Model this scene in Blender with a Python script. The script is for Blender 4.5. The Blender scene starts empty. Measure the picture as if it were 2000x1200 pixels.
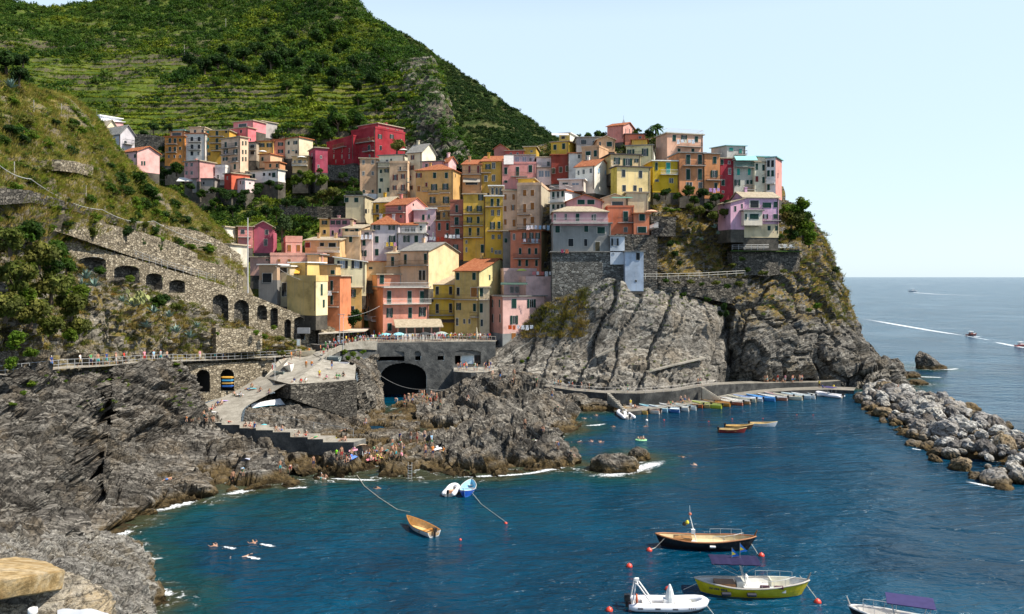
# camera, world, sun and exposure first; then terrain, walls, houses, plants, boats, people
import bpy,bmesh,math,random
import numpy as np
from mathutils import Vector,Matrix,Euler
from mathutils.bvhtree import BVHTree
from mathutils.kdtree import KDTree
from mathutils.geometry import tessellate_polygon
R=math.radians
S=bpy.context.scene
COL=S.collection
CAM_Z=26.0
FOC=1570.0
HOR=541.0
cd=bpy.data.cameras.new('camera')
cam=bpy.data.objects.new('camera',cd)
COL.objects.link(cam)
cam.location=(0,0,CAM_Z)
cam.rotation_euler=(R(90),0,0)
cd.sensor_width=36
cd.lens=FOC/2000*36
cd.shift_y=-(600-HOR)/2000
cd.clip_start=.2
cd.clip_end=60000
S.camera=cam
SUN_AZ=104.0
SUN_EL=52.0
w=bpy.data.worlds.new('World')
S.world=w
w.use_nodes=True
nt=w.node_tree
sky=nt.nodes.new('ShaderNodeTexSky')
sky.sky_type='NISHITA'
sky.sun_disc=False
sky.sun_elevation=R(SUN_EL)
sky.sun_rotation=R(SUN_AZ)
sky.air_density=1.0
sky.dust_density=.5
sky.ozone_density=1.0
hz=nt.nodes.new('ShaderNodeMixRGB')
tc=nt.nodes.new('ShaderNodeTexCoord')
sx_=nt.nodes.new('ShaderNodeSeparateXYZ')
nt.links.new(tc.outputs['Generated'],sx_.inputs[0])
rp=nt.nodes.new('ShaderNodeValToRGB')
for e_,(po_,v_)in zip(rp.color_ramp.elements,((.3,.76),(.52,.06))):
 e_.position=po_
 e_.color=(v_,v_,v_,1)
nt.links.new(sx_.outputs[2],rp.inputs[0])
nt.links.new(rp.outputs[0],hz.inputs[0])
hz.inputs[2].default_value=(4.9,6.1,7.0,1)
nt.links.new(sky.outputs[0],hz.inputs[1])
nt.links.new(hz.outputs[0],nt.nodes['Background'].inputs[0])
nt.nodes['Background'].inputs[1].default_value=.105
sl=bpy.data.lights.new('sun','SUN')
sl.energy=5.0
sl.angle=R(.5)
sl.color=(1,.925,.79)
sun=bpy.data.objects.new('sun',sl)
COL.objects.link(sun)
sdir=Vector((math.sin(R(SUN_AZ))*math.cos(R(SUN_EL)),math.cos(R(SUN_AZ))*math.cos(R(SUN_EL)),math.sin(R(SUN_EL))))
sun.rotation_euler=sdir.to_track_quat('Z','Y').to_euler()
S.view_settings.view_transform='Standard'
S.view_settings.look='None'
S.view_settings.exposure=.68
S.view_settings.gamma=1
S.cycles.max_bounces=6
S.cycles.transparent_max_bounces=8
rnd=random.Random(7)
rng=np.random.default_rng(7)
def P(px,py,d):
 return np.array([(px-1000)*d/FOC,d,CAM_Z-(py-HOR)*d/FOC])
def dz(py,z=0.0):
 """depth at which a point of height z shows on photo row py"""
 return(CAM_Z-z)*FOC/(py-HOR)
def PZ(px,py,z=0.0):
 return P(px,py,dz(py,z))
def proj(V):
 V=np.asarray(V)
 return 1000+V[...,0]*FOC/V[...,1],HOR+(CAM_Z-V[...,2])*FOC/V[...,1]
def hsh(ix,iy,iz,s=0):
 n=(ix.astype(np.int64)*73856093)^(iy.astype(np.int64)*19349663)^(iz.astype(np.int64)*83492791)^(s*2654435)
 n=(n^(n >> 13))*1274126177
 n=(n^(n >> 16))&0xFFFFFF
 n=(n*16807+(n >> 7))&0xFFFFFF
 return n/float(0xFFFFFF)
def vn(p,s=0):
 """value noise in -1..1"""
 i=np.floor(p)
 f=p-i
 f=f*f*f*(f*(f*6-15)+10)
 i=i.astype(np.int64)
 out=0
 for a in(0,1):
  for b in(0,1):
   for c in(0,1):
    wgt=(f[:,0]if a else 1-f[:,0])*(f[:,1]if b else 1-f[:,1])*(f[:,2]if c else 1-f[:,2])
    out=out+wgt*hsh(i[:,0]+a,i[:,1]+b,i[:,2]+c,s)
 return out*2-1
def fbm(p,o=4,s=0):
 t,a,n=0,1.,0
 for k in range(o):
  t=t+a*vn(p,s+k)
  n+=a
  p=p*2.03+11.7
  a*=.5
 return t/n
def ridged(p,o=4,s=0):
 t,a,n=0,1.,0
 for k in range(o):
  t=t+a*(1-2*np.abs(vn(p,s+k)))
  n+=a
  p=p*2.03+5.1
  a*=.5
 return t/n
def worley(p,s=0):
 i=np.floor(p).astype(np.int64)
 f1=np.full(len(p),9.)
 f2=np.full(len(p),9.)
 cid=np.zeros(len(p))
 for a in(-1,0,1):
  for b in(-1,0,1):
   for c in(-1,0,1):
    x,y,z=i[:,0]+a,i[:,1]+b,i[:,2]+c
    dx=x+hsh(x,y,z,s+1)-p[:,0]
    dy=y+hsh(x,y,z,s+2)-p[:,1]
    dzz=z+hsh(x,y,z,s+3)-p[:,2]
    dd=np.sqrt(dx*dx+dy*dy+dzz*dzz)
    m=dd<f1
    f2=np.where(m,f1,np.minimum(f2,dd))
    cid=np.where(m,hsh(x,y,z,s+4),cid)
    f1=np.where(m,dd,f1)
 return f1,f2,cid
def npmesh(name,V,F,mat=None,smooth=False,col=None,uv=None,mi=None):
 """mesh from arrays: V (n,3), F (m,3) or (m,4)"""
 V=np.asarray(V,dtype=np.float32)
 F=np.asarray(F,dtype=np.int32)
 me=bpy.data.meshes.new(name)
 k=F.shape[1]
 me.vertices.add(len(V))
 me.vertices.foreach_set('co',V.ravel())
 me.loops.add(F.size)
 me.loops.foreach_set('vertex_index',F.ravel())
 me.polygons.add(len(F))
 me.polygons.foreach_set('loop_start',np.arange(0,F.size,k,dtype=np.int32))
 me.polygons.foreach_set('loop_total',np.full(len(F),k,dtype=np.int32))
 if mi is not None:
  me.polygons.foreach_set('material_index',np.asarray(mi,dtype=np.int32))
 me.update(calc_edges=True)
 me.polygons.foreach_set('use_smooth',np.full(len(F),smooth))
 if col is not None:
  a=me.color_attributes.new('tint','FLOAT_COLOR','POINT')
  c=np.ones((len(V),4),dtype=np.float32)
  c[:,:3]=col
  a.data.foreach_set('color',c.ravel())
 if uv is not None:
  u=me.uv_layers.new(name='UVMap')
  u.data.foreach_set('uv',np.asarray(uv,dtype=np.float32)[F.ravel()].ravel())
 for m in(mat if isinstance(mat,(list,tuple))else[mat]if mat else[]):
  me.materials.append(m)
 return me
def link(name,me,parent=None,loc=None,rot=None,scale=None):
 o=bpy.data.objects.new(name,me)
 COL.objects.link(o)
 if parent:
  o.parent=parent
 if loc is not None:
  o.location=loc
 if rot is not None:
  o.rotation_euler=rot
 if scale is not None:
  o.scale=scale
 return o
def tag(o,label=None,cat=None,group=None,kind=None):
 if label:
  o['label']=label
 if cat:
  o['category']=cat
 if group:
  o['group']=group
 if kind:
  o['kind']=kind
 return o
def empty(name,loc=(0,0,0),rz=0.0):
 o=bpy.data.objects.new(name,None)
 COL.objects.link(o)
 o.location=loc
 o.rotation_euler=(0,0,rz)
 o.empty_display_size=.3
 return o
def copy_tree(o,parent=None):
 c=o.copy()
 COL.objects.link(c)
 if parent:
  c.parent=parent
 for ch in list(o.children):
  copy_tree(ch,c)
 return c
class MB:
 """collects simple solids into one mesh"""
 def __init__(self):
  self.v,self.f,self.m,self.uv=[],[],[],[]
 def add(self,vs,fs,mi=0):
  b=len(self.v)
  self.v+=[tuple(x)for x in vs]
  self.f+=[tuple(b+i for i in f)for f in fs]
  self.m+=[mi]*len(fs)
  return self
 def box(self,x0,x1,y0,y1,z0,z1,mi=0,M=None):
  vs=[(x,y,z)for z in(z0,z1)for y in(y0,y1)for x in(x0,x1)]
  if M is not None:
   vs=[M@Vector(v)for v in vs]
  return self.add(vs,[(0,2,3,1),(4,5,7,6),(0,1,5,4),(2,6,7,3),(0,4,6,2),(1,3,7,5)],mi)
 def tube(self,pts,r,n=6,mi=0,cap=True):
  pts=[Vector(p)for p in pts]
  rs=r if isinstance(r,(list,tuple))else[r]*len(pts)
  vs,fs=[],[]
  for i,p in enumerate(pts):
   a=pts[max(i-1,0)]
   b=pts[min(i+1,len(pts)-1)]
   t=(b-a).normalized()if(b-a).length>1e-9 else Vector((0,0,1))
   up=Vector((0,0,1))if abs(t.z)<.95 else Vector((1,0,0))
   x=t.cross(up).normalized()
   y=x.cross(t)
   for k in range(n):
    an=2*math.pi*k/n
    vs.append(p+(x*math.cos(an)+y*math.sin(an))*rs[i])
  for i in range(len(pts)-1):
   for k in range(n):
    k2=(k+1)%n
    fs.append((i*n+k,i*n+k2,(i+1)*n+k2,(i+1)*n+k))
  if cap:
   fs.append(tuple(range(n))[::-1])
   fs.append(tuple((len(pts)-1)*n+k for k in range(n)))
  return self.add(vs,fs,mi)
 def lathe(self,prof,n=12,mi=0,c=(0,0,0)):
  vs,fs=[],[]
  for r,z in prof:
   for k in range(n):
    a=2*math.pi*k/n
    vs.append((c[0]+r*math.cos(a),c[1]+r*math.sin(a),c[2]+z))
  for i in range(len(prof)-1):
   for k in range(n):
    k2=(k+1)%n
    fs.append((i*n+k,i*n+k2,(i+1)*n+k2,(i+1)*n+k))
  fs.append(tuple(range(n))[::-1])
  fs.append(tuple((len(prof)-1)*n+k for k in range(n)))
  return self.add(vs,fs,mi)
 def mesh(self,name,mat,smooth=False):
  me=bpy.data.meshes.new(name)
  me.from_pydata(self.v,[],self.f)
  for m in(mat if isinstance(mat,(list,tuple))else[mat]):
   me.materials.append(m)
  me.polygons.foreach_set('material_index',self.m)
  me.polygons.foreach_set('use_smooth',[smooth]*len(self.f))
  me.update()
  return me
 def build(self,name,mat,parent=None,loc=None,rot=None,smooth=False):
  return link(name,self.mesh(name,mat,smooth),parent,loc,rot)
class NT:
 def __init__(self,name):
  self.m=bpy.data.materials.new(name)
  self.m.use_nodes=True
  self.t=self.m.node_tree
  self.b=self.t.nodes['Principled BSDF']
  self.out=self.t.nodes['Material Output']
  self.b.inputs['Specular IOR Level'].default_value=.12
 def n(self,typ,**kw):
  x=self.t.nodes.new('ShaderNode'+typ)
  for k,v in kw.items():
   if k.startswith('i_'):
    k=k[2:].replace('_',' ')
    x.inputs[int(k)if k.isdigit()else k].default_value=v
   else:
    setattr(x,k,v)
  return x
 def l(self,a,b):
  self.t.links.new(a.outputs[0]if hasattr(a,'outputs')else a,b)
 def noise(self,scale,detail=4,rough=.55,vec=None,dist=0):
  x=self.n('TexNoise',i_Scale=scale,i_Detail=detail,i_Roughness=rough,i_Distortion=dist)
  if vec is not None:
   self.l(vec,x.inputs['Vector'])
  return x.outputs['Fac']
 def ramp(self,fac,*stops,interp='LINEAR'):
  x=self.n('ValToRGB')
  r=x.color_ramp
  r.interpolation=interp
  while len(r.elements)<len(stops):
   r.elements.new(.5)
  for e,(p,c)in zip(r.elements,stops):
   e.position=p
   e.color=(*c,1)if isinstance(c,(tuple,list))else(c,c,c,1)
  self.l(fac,x.inputs[0])
  return x.outputs[0]
 def mix(self,fac,a,b,mode='MIX'):
  x=self.n('MixRGB',blend_type=mode)
  for i,v in((0,fac),(1,a),(2,b)):
   if hasattr(v,'is_linked')or hasattr(v,'outputs'):
    self.l(v,x.inputs[i])
   elif i==0:
    x.inputs[0].default_value=v
   else:
    x.inputs[i].default_value=(*v,1)if isinstance(v,(tuple,list))else(v,v,v,1)
  return x.outputs[0]
 def math(self,op,a,b=0.0,clamp=False):
  x=self.n('Math',operation=op,use_clamp=clamp)
  for i,v in((0,a),(1,b)):
   if isinstance(v,(int,float)):
    x.inputs[i].default_value=v
   else:
    self.l(v,x.inputs[i])
  return x.outputs[0]
 def bump(self,h,strength,dist=.1):
  x=self.n('Bump',i_Strength=strength,i_Distance=dist)
  self.l(h,x.inputs['Height'])
  self.l(x,self.b.inputs['Normal'])
  return x
 def pos(self):
  return self.n('NewGeometry').outputs['Position']
 def mapped(self,vec,scale=(1,1,1),rot=(0,0,0)):
  x=self.n('Mapping')
  x.inputs['Scale'].default_value=scale
  x.inputs['Rotation'].default_value=rot
  self.l(vec,x.inputs['Vector'])
  return x.outputs[0]
 def base(self,c):
  if isinstance(c,(tuple,list)):
   self.b.inputs['Base Color'].default_value=(*c,1)
  else:
   self.l(c,self.b.inputs['Base Color'])
 def rough(self,r):
  self.b.inputs['Roughness'].default_value=r
  return self
MATS={}
def paint(c,rough=.6,name='paint',var=.12,metal=0.0):
 """plain painted / cloth / metal surface with slight uneven tone"""
 k=(tuple(c),rough,name,metal)
 if k in MATS:
  return MATS[k]
 m=NT(name)
 g=m.n('TexCoord').outputs['Object']
 f=m.noise(2.3,3,vec=g)
 lo=tuple(x*(1-var)for x in c)
 hi=tuple(min(1,x*(1+var))for x in c)
 m.base(m.ramp(f,(.3,lo),(.7,hi)))
 m.rough(rough)
 m.b.inputs['Metallic'].default_value=metal
 m.b.inputs['Specular IOR Level'].default_value=.5 if rough<.55 else .15
 MATS[k]=m.m
 return m.m
def plaster(c):
 """weathered stucco: blotches, rain streaks, fine grain"""
 c=tuple(.96*x+.04*(.3*c[0]+.59*c[1]+.11*c[2])for x in c)
 k=('plaster',c)
 if k in MATS:
  return MATS[k]
 m=NT('plaster')
 p=m.pos()
 f=m.noise(.35,5,.6,p)
 streak=m.noise(1.0,4,.6,m.mapped(p,(2.2,2.2,.13)))
 a=m.ramp(f,(.3,tuple(x*.62 for x in c)),(.5,c),(.7,tuple(min(1,x*1.12+.015)for x in c)))
 grey=tuple(.55*x+.45*(sum(c)/3*.62)for x in c)
 a=m.mix(m.ramp(streak,(.48,0),(.74,.7)),a,grey)
 sp=m.noise(1.3,5,.7,p)
 a=m.mix(m.ramp(sp,(.62,0),(.7,.5)),a,tuple(.5*x+.12 for x in c))
 m.base(a)
 m.rough(.9)
 m.bump(m.noise(6,4,.6,p),.25,.05)
 MATS[k]=m.m
 return m.m
def sepz(m,p):
 s=m.n('SeparateXYZ')
 m.l(p,s.inputs[0])
 return s.outputs[2]
def rockmat(name,dark,mid,light,warm,bed=(0,0,0),wet=True,scale=1.0,veg=None,zlim=0):
 m=NT(name)
 p=m.pos()
 q=m.mapped(p,(1,1,1),bed)
 st=m.mapped(q,(.16*scale,.16*scale,.9*scale))
 n1=m.noise(1.0,7,.65,st,.8)
 n2=m.noise(.22*scale,6,.6,p)
 n3=m.noise(2.2*scale,6,.7,p)
 c=m.ramp(n1,(.3,dark),(.48,mid),(.68,light))
 c=m.mix(m.ramp(n2,(.5,0),(.68,.6)),c,warm)
 c=m.mix(m.ramp(n3,(.36,.9),(.52,0)),c,tuple(x*.35 for x in dark))
 fr=m.n('TexVoronoi',feature='DISTANCE_TO_EDGE',i_Scale=1.0)
 m.l(m.mapped(q,(.35*scale,.35*scale,1.1*scale)),fr.inputs['Vector'])
 c=m.mix(m.ramp(fr.outputs['Distance'],(.0,.75),(.06,0)),c,tuple(x*.4 for x in dark))
 vein=m.noise(.5*scale,4,.5,st,2.5)
 c=m.mix(m.ramp(vein,(.485,0),(.5,.6),(.515,0)),c,tuple(min(1,x*1.7)for x in light))
 if veg:
  g=m.n('NewGeometry')
  sx=m.n('SeparateXYZ')
  m.l(g.outputs['True Normal'],sx.inputs[0])
  up=m.math('MULTIPLY',m.ramp(sx.outputs[2],(veg[0],0),(veg[0]+.25,1)),m.ramp(m.noise(.35,5,.6,p),(.42,0),(.56,1)))
  gc=m.ramp(m.noise(.9,5,.7,p),(.3,veg[1]),(.5,veg[2]),(.7,veg[3]))
  if zlim:
   up=m.math('MULTIPLY',up,m.ramp(m.math('DIVIDE',m.math('ADD',sepz(m,p),m.math('MULTIPLY',n2,8)),60.0),(zlim/60,0),(zlim/60+.15,1)))
  c=m.mix(up,c,gc)
 if wet:
  s=m.n('SeparateXYZ')
  m.l(p,s.inputs[0])
  z=m.math('ADD',s.outputs[2],m.math('MULTIPLY',m.math('SUBTRACT',n2,.5),3.0))
  c=m.mix(m.ramp(m.math('DIVIDE',z,4.0),(.0,1),(.2,.7),(.36,0)),c,m.ramp(n3,(.35,(.035,.026,.012)),(.6,(.13,.085,.03)),(.75,(.1,.09,.03))))
  c=m.mix(m.ramp(m.math('DIVIDE',z,4.0),(.02,.85),(.12,0)),c,(.03,.022,.012))
 m.base(c)
 m.rough(.85)
 h=m.math('ADD',m.math('MULTIPLY',n1,1.2),m.math('ADD',n3,m.math('MULTIPLY',m.noise(9*scale,4,.6,p),.3)))
 m.bump(h,.8,.4/scale)
 return m.m
def masonry(name,dark,mid,light,mortar,size=1.0):
 """dry stone walling: irregular courses, needs the UV map in metres"""
 m=NT(name)
 uv=m.n('UVMap').outputs[0]
 wob=m.n('TexNoise',i_Scale=1.2,i_Detail=3)
 m.l(uv,wob.inputs['Vector'])
 v=m.n('MixRGB',blend_type='ADD',i_0=.3)
 m.l(uv,v.inputs[1])
 m.l(wob.outputs['Color'],v.inputs[2])
 vo=m.n('TexVoronoi',i_Scale=1.0,i_Randomness=.9)
 m.l(m.mapped(v.outputs[0],(1.5/size,2.9/size,1)),vo.inputs['Vector'])
 ve=m.n('TexVoronoi',feature='DISTANCE_TO_EDGE',i_Scale=1.0,i_Randomness=.9)
 m.l(m.mapped(v.outputs[0],(1.5/size,2.9/size,1)),ve.inputs['Vector'])
 s=m.n('SeparateColor')
 m.l(vo.outputs['Color'],s.inputs[0])
 c=m.ramp(s.outputs[0],(.1,dark),(.5,mid),(.9,light))
 big=m.noise(.25,5,.6,m.pos())
 c=m.mix(m.ramp(big,(.4,0),(.65,.6)),c,mid)
 gr=m.noise(5,4,.65,m.pos())
 c=m.mix(m.ramp(gr,(.3,.5),(.55,0)),c,dark)
 ed=m.ramp(ve.outputs['Distance'],(.02,1),(.11,0))
 c=m.mix(ed,c,mortar)
 m.base(c)
 m.rough(.92)
 m.bump(m.math('SUBTRACT',m.math('MULTIPLY',gr,.5),ed),.8,.12)
 return m.m
def leafmat(name,trans=.35):
 m=NT(name)
 at=m.n('VertexColor',layer_name='tint')
 f=m.noise(1.1,4,.6,m.pos())
 c=m.mix(1.0,at.outputs[0],m.ramp(f,(.3,.7),(.7,1.25)),'MULTIPLY')
 m.base(c)
 m.rough(.6)
 m.b.inputs['Specular IOR Level'].default_value=.08
 tr=m.n('BsdfTranslucent')
 m.l(m.mix(1.0,c,(1.1,1.25,.6),'MULTIPLY'),tr.inputs[0])
 mx=m.n('MixShader',i_0=trans)
 m.l(m.b,mx.inputs[1])
 m.l(tr,mx.inputs[2])
 m.l(mx,m.out.inputs[0])
 return m.m
def groundmat(name,*cols,scale=.3,bumpd=.3,stone=None):
 m=NT(name)
 p=m.pos()
 f=m.noise(scale,8,.68,p)
 st=[(.3+.4*i/(len(cols)-1),c)for i,c in enumerate(cols)]
 c=m.ramp(f,*st)
 g=m.noise(scale*12,5,.7,p)
 c=m.mix(m.ramp(g,(.3,.55),(.55,0)),c,tuple(x*.4 for x in cols[0]))
 if stone:
  sx=m.n('SeparateXYZ')
  m.l(m.n('NewGeometry').outputs['True Normal'],sx.inputs[0])
  sc=m.ramp(m.noise(1.2,4,.7,p),(.35,tuple(x*.5 for x in stone)),(.65,stone))
  c=m.mix(m.ramp(sx.outputs[2],(.48,.92),(.72,0)),c,sc)
 m.base(c)
 m.rough(.95)
 m.bump(g,.8,bumpd)
 return m.m
M_ROCK=rockmat('rock_near',(.022,.021,.02),(.098,.089,.078),(.262,.243,.215),(.19,.148,.1),(R(25),R(12),0))
M_ROCK2=rockmat('rock_outcrop',(.022,.021,.02),(.098,.089,.077),(.255,.235,.203),(.2,.155,.105),(R(-15),R(-25),0),scale=1.1)
M_CLIFF=rockmat('rock_cliff',(.075,.069,.06),(.2,.184,.162),(.3,.282,.25),(.245,.2,.145),(R(70),R(20),0),scale=.7)
M_PALEROCK=rockmat('rock_pale',(.1,.09,.075),(.23,.205,.165),(.36,.33,.28),(.22,.17,.1),(R(15),0,0),wet=False)
M_SLOPE=rockmat('headland_ground',(.035,.033,.03),(.12,.112,.1),(.24,.225,.2),(.17,.135,.085),(R(20),R(20),0),wet=False,scale=.8,veg=(.1,(.06,.07,.02),(.21,.135,.035),(.08,.1,.02)),zlim=16)
M_HILL=groundmat('hill_ground',(.03,.05,.008),(.055,.09,.012),(.1,.13,.02),(.14,.125,.035),scale=.05,bumpd=1.0,stone=(.14,.115,.085))
M_DRY=groundmat('dry_slope',(.04,.06,.012),(.1,.1,.025),(.2,.165,.05),(.28,.22,.085),scale=.12,bumpd=.5,stone=(.2,.17,.13))
M_MASON=masonry('stone_wall',(.13,.108,.075),(.29,.245,.178),(.46,.405,.31),(.085,.072,.055))
M_MASON_D=masonry('dark_stone_wall',(.05,.047,.042),(.12,.11,.095),(.22,.2,.17),(.035,.032,.028))
M_LEAF=leafmat('leaves')
M_BARK=paint((.09,.065,.045),.9,'bark',.3)
M_CONC=groundmat('concrete',(.2,.18,.15),(.31,.29,.25),(.42,.39,.34),scale=.6,bumpd=.04)
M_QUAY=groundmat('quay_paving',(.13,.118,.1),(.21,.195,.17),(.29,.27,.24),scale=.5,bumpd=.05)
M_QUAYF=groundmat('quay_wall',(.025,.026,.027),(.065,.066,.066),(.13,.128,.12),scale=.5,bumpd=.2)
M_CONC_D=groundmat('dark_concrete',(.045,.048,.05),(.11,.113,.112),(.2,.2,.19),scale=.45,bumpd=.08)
M_METAL=paint((.42,.43,.44),.45,'railing_metal',.1,.3)
M_IRON=paint((.035,.035,.04),.5,'dark_iron')
M_GLASS=paint((.012,.015,.018),.08,'window_glass')
M_WHITE=paint((.75,.74,.72),.5,'white_paint',.06)
M_WOOD=paint((.28,.13,.045),.5,'varnished_wood',.25)
BV={}
LASTFR=[]
TFR={}
def cat1(A,t):
 """uniform Catmull-Rom along axis 0 of A at float indices t"""
 n=len(A)
 i=np.clip(np.floor(t).astype(int),0,n-2)
 f=(t-i).reshape(-1,*([1]*(A.ndim-1)))
 p0,p1,p2,p3=A[np.maximum(i-1,0)],A[i],A[i+1],A[np.minimum(i+2,n-1)]
 return .5*(2*p1+(p2-p0)*f+(2*p0-5*p1+4*p2-p3)*f**2+(3*p1-p0-3*p2+p3)*f**3)
def seg_t(L,step):
 t=[np.linspace(i,i+1,max(1,round(l/step)),endpoint=False)for i,l in enumerate(L)]
 return np.append(np.concatenate(t),len(L))
def loft_grid(rows,step):
 A=np.array([[p if isinstance(p,np.ndarray)else P(*p)for p in r]for r in rows],float)
 lu=np.linalg.norm(np.diff(A,axis=0),axis=2).mean(1)
 lv=np.linalg.norm(np.diff(A,axis=1),axis=2).mean(0)
 G=cat1(A,seg_t(lu,step))
 G=cat1(np.swapaxes(G,0,1),seg_t(lv,step))
 return np.swapaxes(G,0,1)
def grid_normals(G):
 du=np.gradient(G,axis=0)
 dv=np.gradient(G,axis=1)
 n=np.cross(du,dv)
 n/=np.linalg.norm(n,axis=2,keepdims=True)+1e-9
 s=np.sign(((np.array([0,0,CAM_Z+40])-G)*n).sum(2,keepdims=True).mean())
 return n*(s if s else 1)
def grid_faces(r,c):
 i=np.arange(r*c).reshape(r,c)
 return np.stack([i[:-1,:-1],i[:-1,1:],i[1:,1:],i[1:,:-1]],-1).reshape(-1,4)
def terrain(name,rows,step,disp,mat,kind='structure',smooth=False,post=None,**tg):
 G=loft_grid(rows,step)
 N=grid_normals(G)
 V=G.reshape(-1,3)
 n=N.reshape(-1,3)
 if disp:
  V=V+n*disp(V)[:,None]
 if post:
  V=post(V)
  if LASTFR:
   TFR[name]=LASTFR.pop()
 F=grid_faces(*G.shape[:2])
 a,b,c=V[F[0,0]],V[F[0,1]],V[F[0,3]]
 if np.dot(np.cross(b-a,c-a),n[F[0,0]])<0:
  F=F[:,::-1]
 o=link(name,npmesh(name,V,F,mat,smooth))
 tag(o,kind=kind if kind=='structure' else None,**tg)
 BV[name]=(BVHTree.FromPolygons(V.tolist(),F.tolist()),V,F)
 return o
def rot_bed(V,ax,ay):
 M=np.array(Euler((R(ax),R(ay),0)).to_matrix())
 return V@M.T
def rockdisp(amp=1.0,bed=(25,12),size=6.0,strata=.5,seed=1):
 def f(V):
  Q=rot_bed(V,*bed)
  Q=Q+1.6*np.stack([fbm(V/(size*1.6),3,seed+20),fbm(V/(size*1.6)+9,3,seed+30),fbm(V/(size*1.6)+17,3,seed+40)],1)*size*.3
  d=2.3*fbm(V/(size*2.5),4,seed)
  f1,f2,cid=worley(Q/np.array([size,size,size*.45]),seed)
  d+=2.0*(cid-.5)-1.3*np.clip(1-(f2-f1)/.11,0,1)
  f1,f2,cid=worley(Q/np.array([size*.4,size*.4,size*.14])+3.3,seed+5)
  d+=.4*(cid-.5)-.22*np.clip(1-(f2-f1)/.1,0,1)
  s=Q[:,2]/(size*.16)+.8*fbm(Q/size,3,seed+60)
  d+=strata*(s-np.floor(s)-.5)
  d+=.2*ridged(V/(size*.25),3,seed+70)
  return d*amp
 return f
def under(r,drop=3.0,fwd=1.5):
 return[P(*p)+np.array([0,-fwd,-drop])for p in r]
def ray(px,py,names=None):
 """first terrain point met by the sight line through a photo pixel"""
 d=Vector(((px-1000)/FOC,1,-(py-HOR)/FOC)).normalized()
 best=None
 for k,(b,_,_)in BV.items():
  if names and k not in names:
   continue
  h=b.ray_cast(Vector((0,0,CAM_Z)),d)
  if h[0]is not None and(best is None or h[3]<best[1]):
   best=(h[0],h[3],h[1])
 return best
def hilldisp(amp,size,seed):
 def f(V):
  return amp*(fbm(V/size,5,seed)+.5*ridged(V/(size*.6),4,seed+9))
 return f
def terraces(zlo,zhi,hgt,amt=.85,seed=3):
 """step the slope into cultivated terraces between two heights"""
 def f(V):
  z=V[:,2]+3.0*fbm(V*np.array([1,1,.2])/45,3,seed)
  k=z/hgt
  fr=k-np.floor(k)
  LASTFR.append(fr)
  st=(np.floor(k)+(np.clip((fr-.62)/.38,0,1)+fr*.12)/1.12)*hgt
  wgt=amt*np.clip((V[:,2]-zlo)/8,0,1)*np.clip((zhi-V[:,2])/15,0,1)*np.clip(.8+1.3*fbm(V/50+4,2,seed+7),0,1)
  V=V.copy()
  V[:,2]+=wgt*(st-z)
  return V
 return f
class nearer:
 def __init__(s,k):
  s.k=k
 def __getitem__(s,rows):
  return[[(x,y,d-s.k)for x,y,d in r]for r in rows]
terrain('back_hill',[[(-250,-10,560),(0,2,580),(70,16,590),(130,16,600),(220,-2,610),(340,-40,630),(480,-90,640),(620,-130,650)],[(-250,120,430),(0,120,440),(70,120,450),(130,120,460),(220,120,470),(340,110,480),(480,90,490),(620,80,500)],[(-250,235,330),(0,235,335),(70,235,340),(130,235,345),(220,235,350),(340,225,360),(480,215,370),(620,210,380)],[(-250,360,280),(0,360,282),(70,360,284),(130,360,286),(220,355,290),(340,350,295),(480,340,300),(620,340,310)]],1.1,hilldisp(5,50,3),M_HILL,post=terraces(85,190,4.2,1.0))
terrain('vineyard_hill',[[(470,40,445),(540,-10,465),(600,-50,475),(650,-60,470),(690,-6,462),(722,34,452)],[(390,114,390),(480,98,400),(570,85,405),(650,80,405),(722,72,402),(790,78,400)],[(310,162,345),(420,148,352),(530,140,355),(640,135,355),(740,128,352),(838,118,350)],[(235,215,305),(370,205,310),(500,200,310),(630,195,310),(760,185,308),(868,172,305)],[(200,270,275),(340,262,275),(490,255,275),(640,250,275),(780,245,275),(888,238,272)],[(200,330,262),(350,320,262),(500,315,262),(650,310,262),(790,305,258),(912,300,255)],[(200,420,235),(350,410,235),(500,405,235),(650,400,235),(790,390,232),(960,375,232)],[(200,520,205),(350,510,205),(500,505,205),(650,500,208),(790,490,210),(960,470,210)],[(200,680,184),(350,670,184),(500,665,184),(650,660,190),(790,655,192),(960,650,190)]],.75,hilldisp(3.2,34,11),M_HILL,post=terraces(42,140,3.2,1.0))
M_RIDGE=rockmat('ridge_rock',(.06,.055,.045),(.15,.13,.1),(.26,.235,.195),(.17,.125,.075),(R(80),R(20),0),wet=False,scale=.3,veg=(-.1,(.022,.045,.013),(.035,.065,.018),(.06,.085,.022)))
terrain('right_ridge',[[(730,50,520),(780,70,515),(830,92,510),(880,124,500),(940,166,485),(1000,212,470),(1040,238,460),(1078,266,450),(1120,310,440)],[(740,160,460),(790,170,455),(840,180,450),(890,205,440),(945,230,430),(1000,255,420),(1040,275,415),(1080,295,410),(1120,330,405)],[(750,250,400),(800,260,400),(850,270,395),(900,285,390),(950,295,385),(1000,305,380),(1040,315,375),(1080,325,370),(1120,345,370)],[(760,360,340),(810,360,340),(860,360,335),(910,360,330),(955,360,330),(1000,360,330),(1040,360,330),(1080,360,330),(1120,370,330)]],1.5,hilldisp(5,40,23),groundmat('ridge_ground',(.028,.05,.012),(.045,.07,.018),(.09,.095,.035),(.2,.16,.1),scale=.05,bumpd=1.0))
terrain('spur_crag',nearer(6)[[(560,0,466),(600,-28,462),(640,-25,458),(690,6,452),(725,45,444)],[(590,30,452),(630,20,445),(670,35,440),(705,45,436),(740,75,430)],[(640,62,430),(680,65,424),(710,72,420),(735,85,416),(765,100,412)]],1.2,rockdisp(1.2,(80,20),9,.6,8),M_RIDGE)
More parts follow.
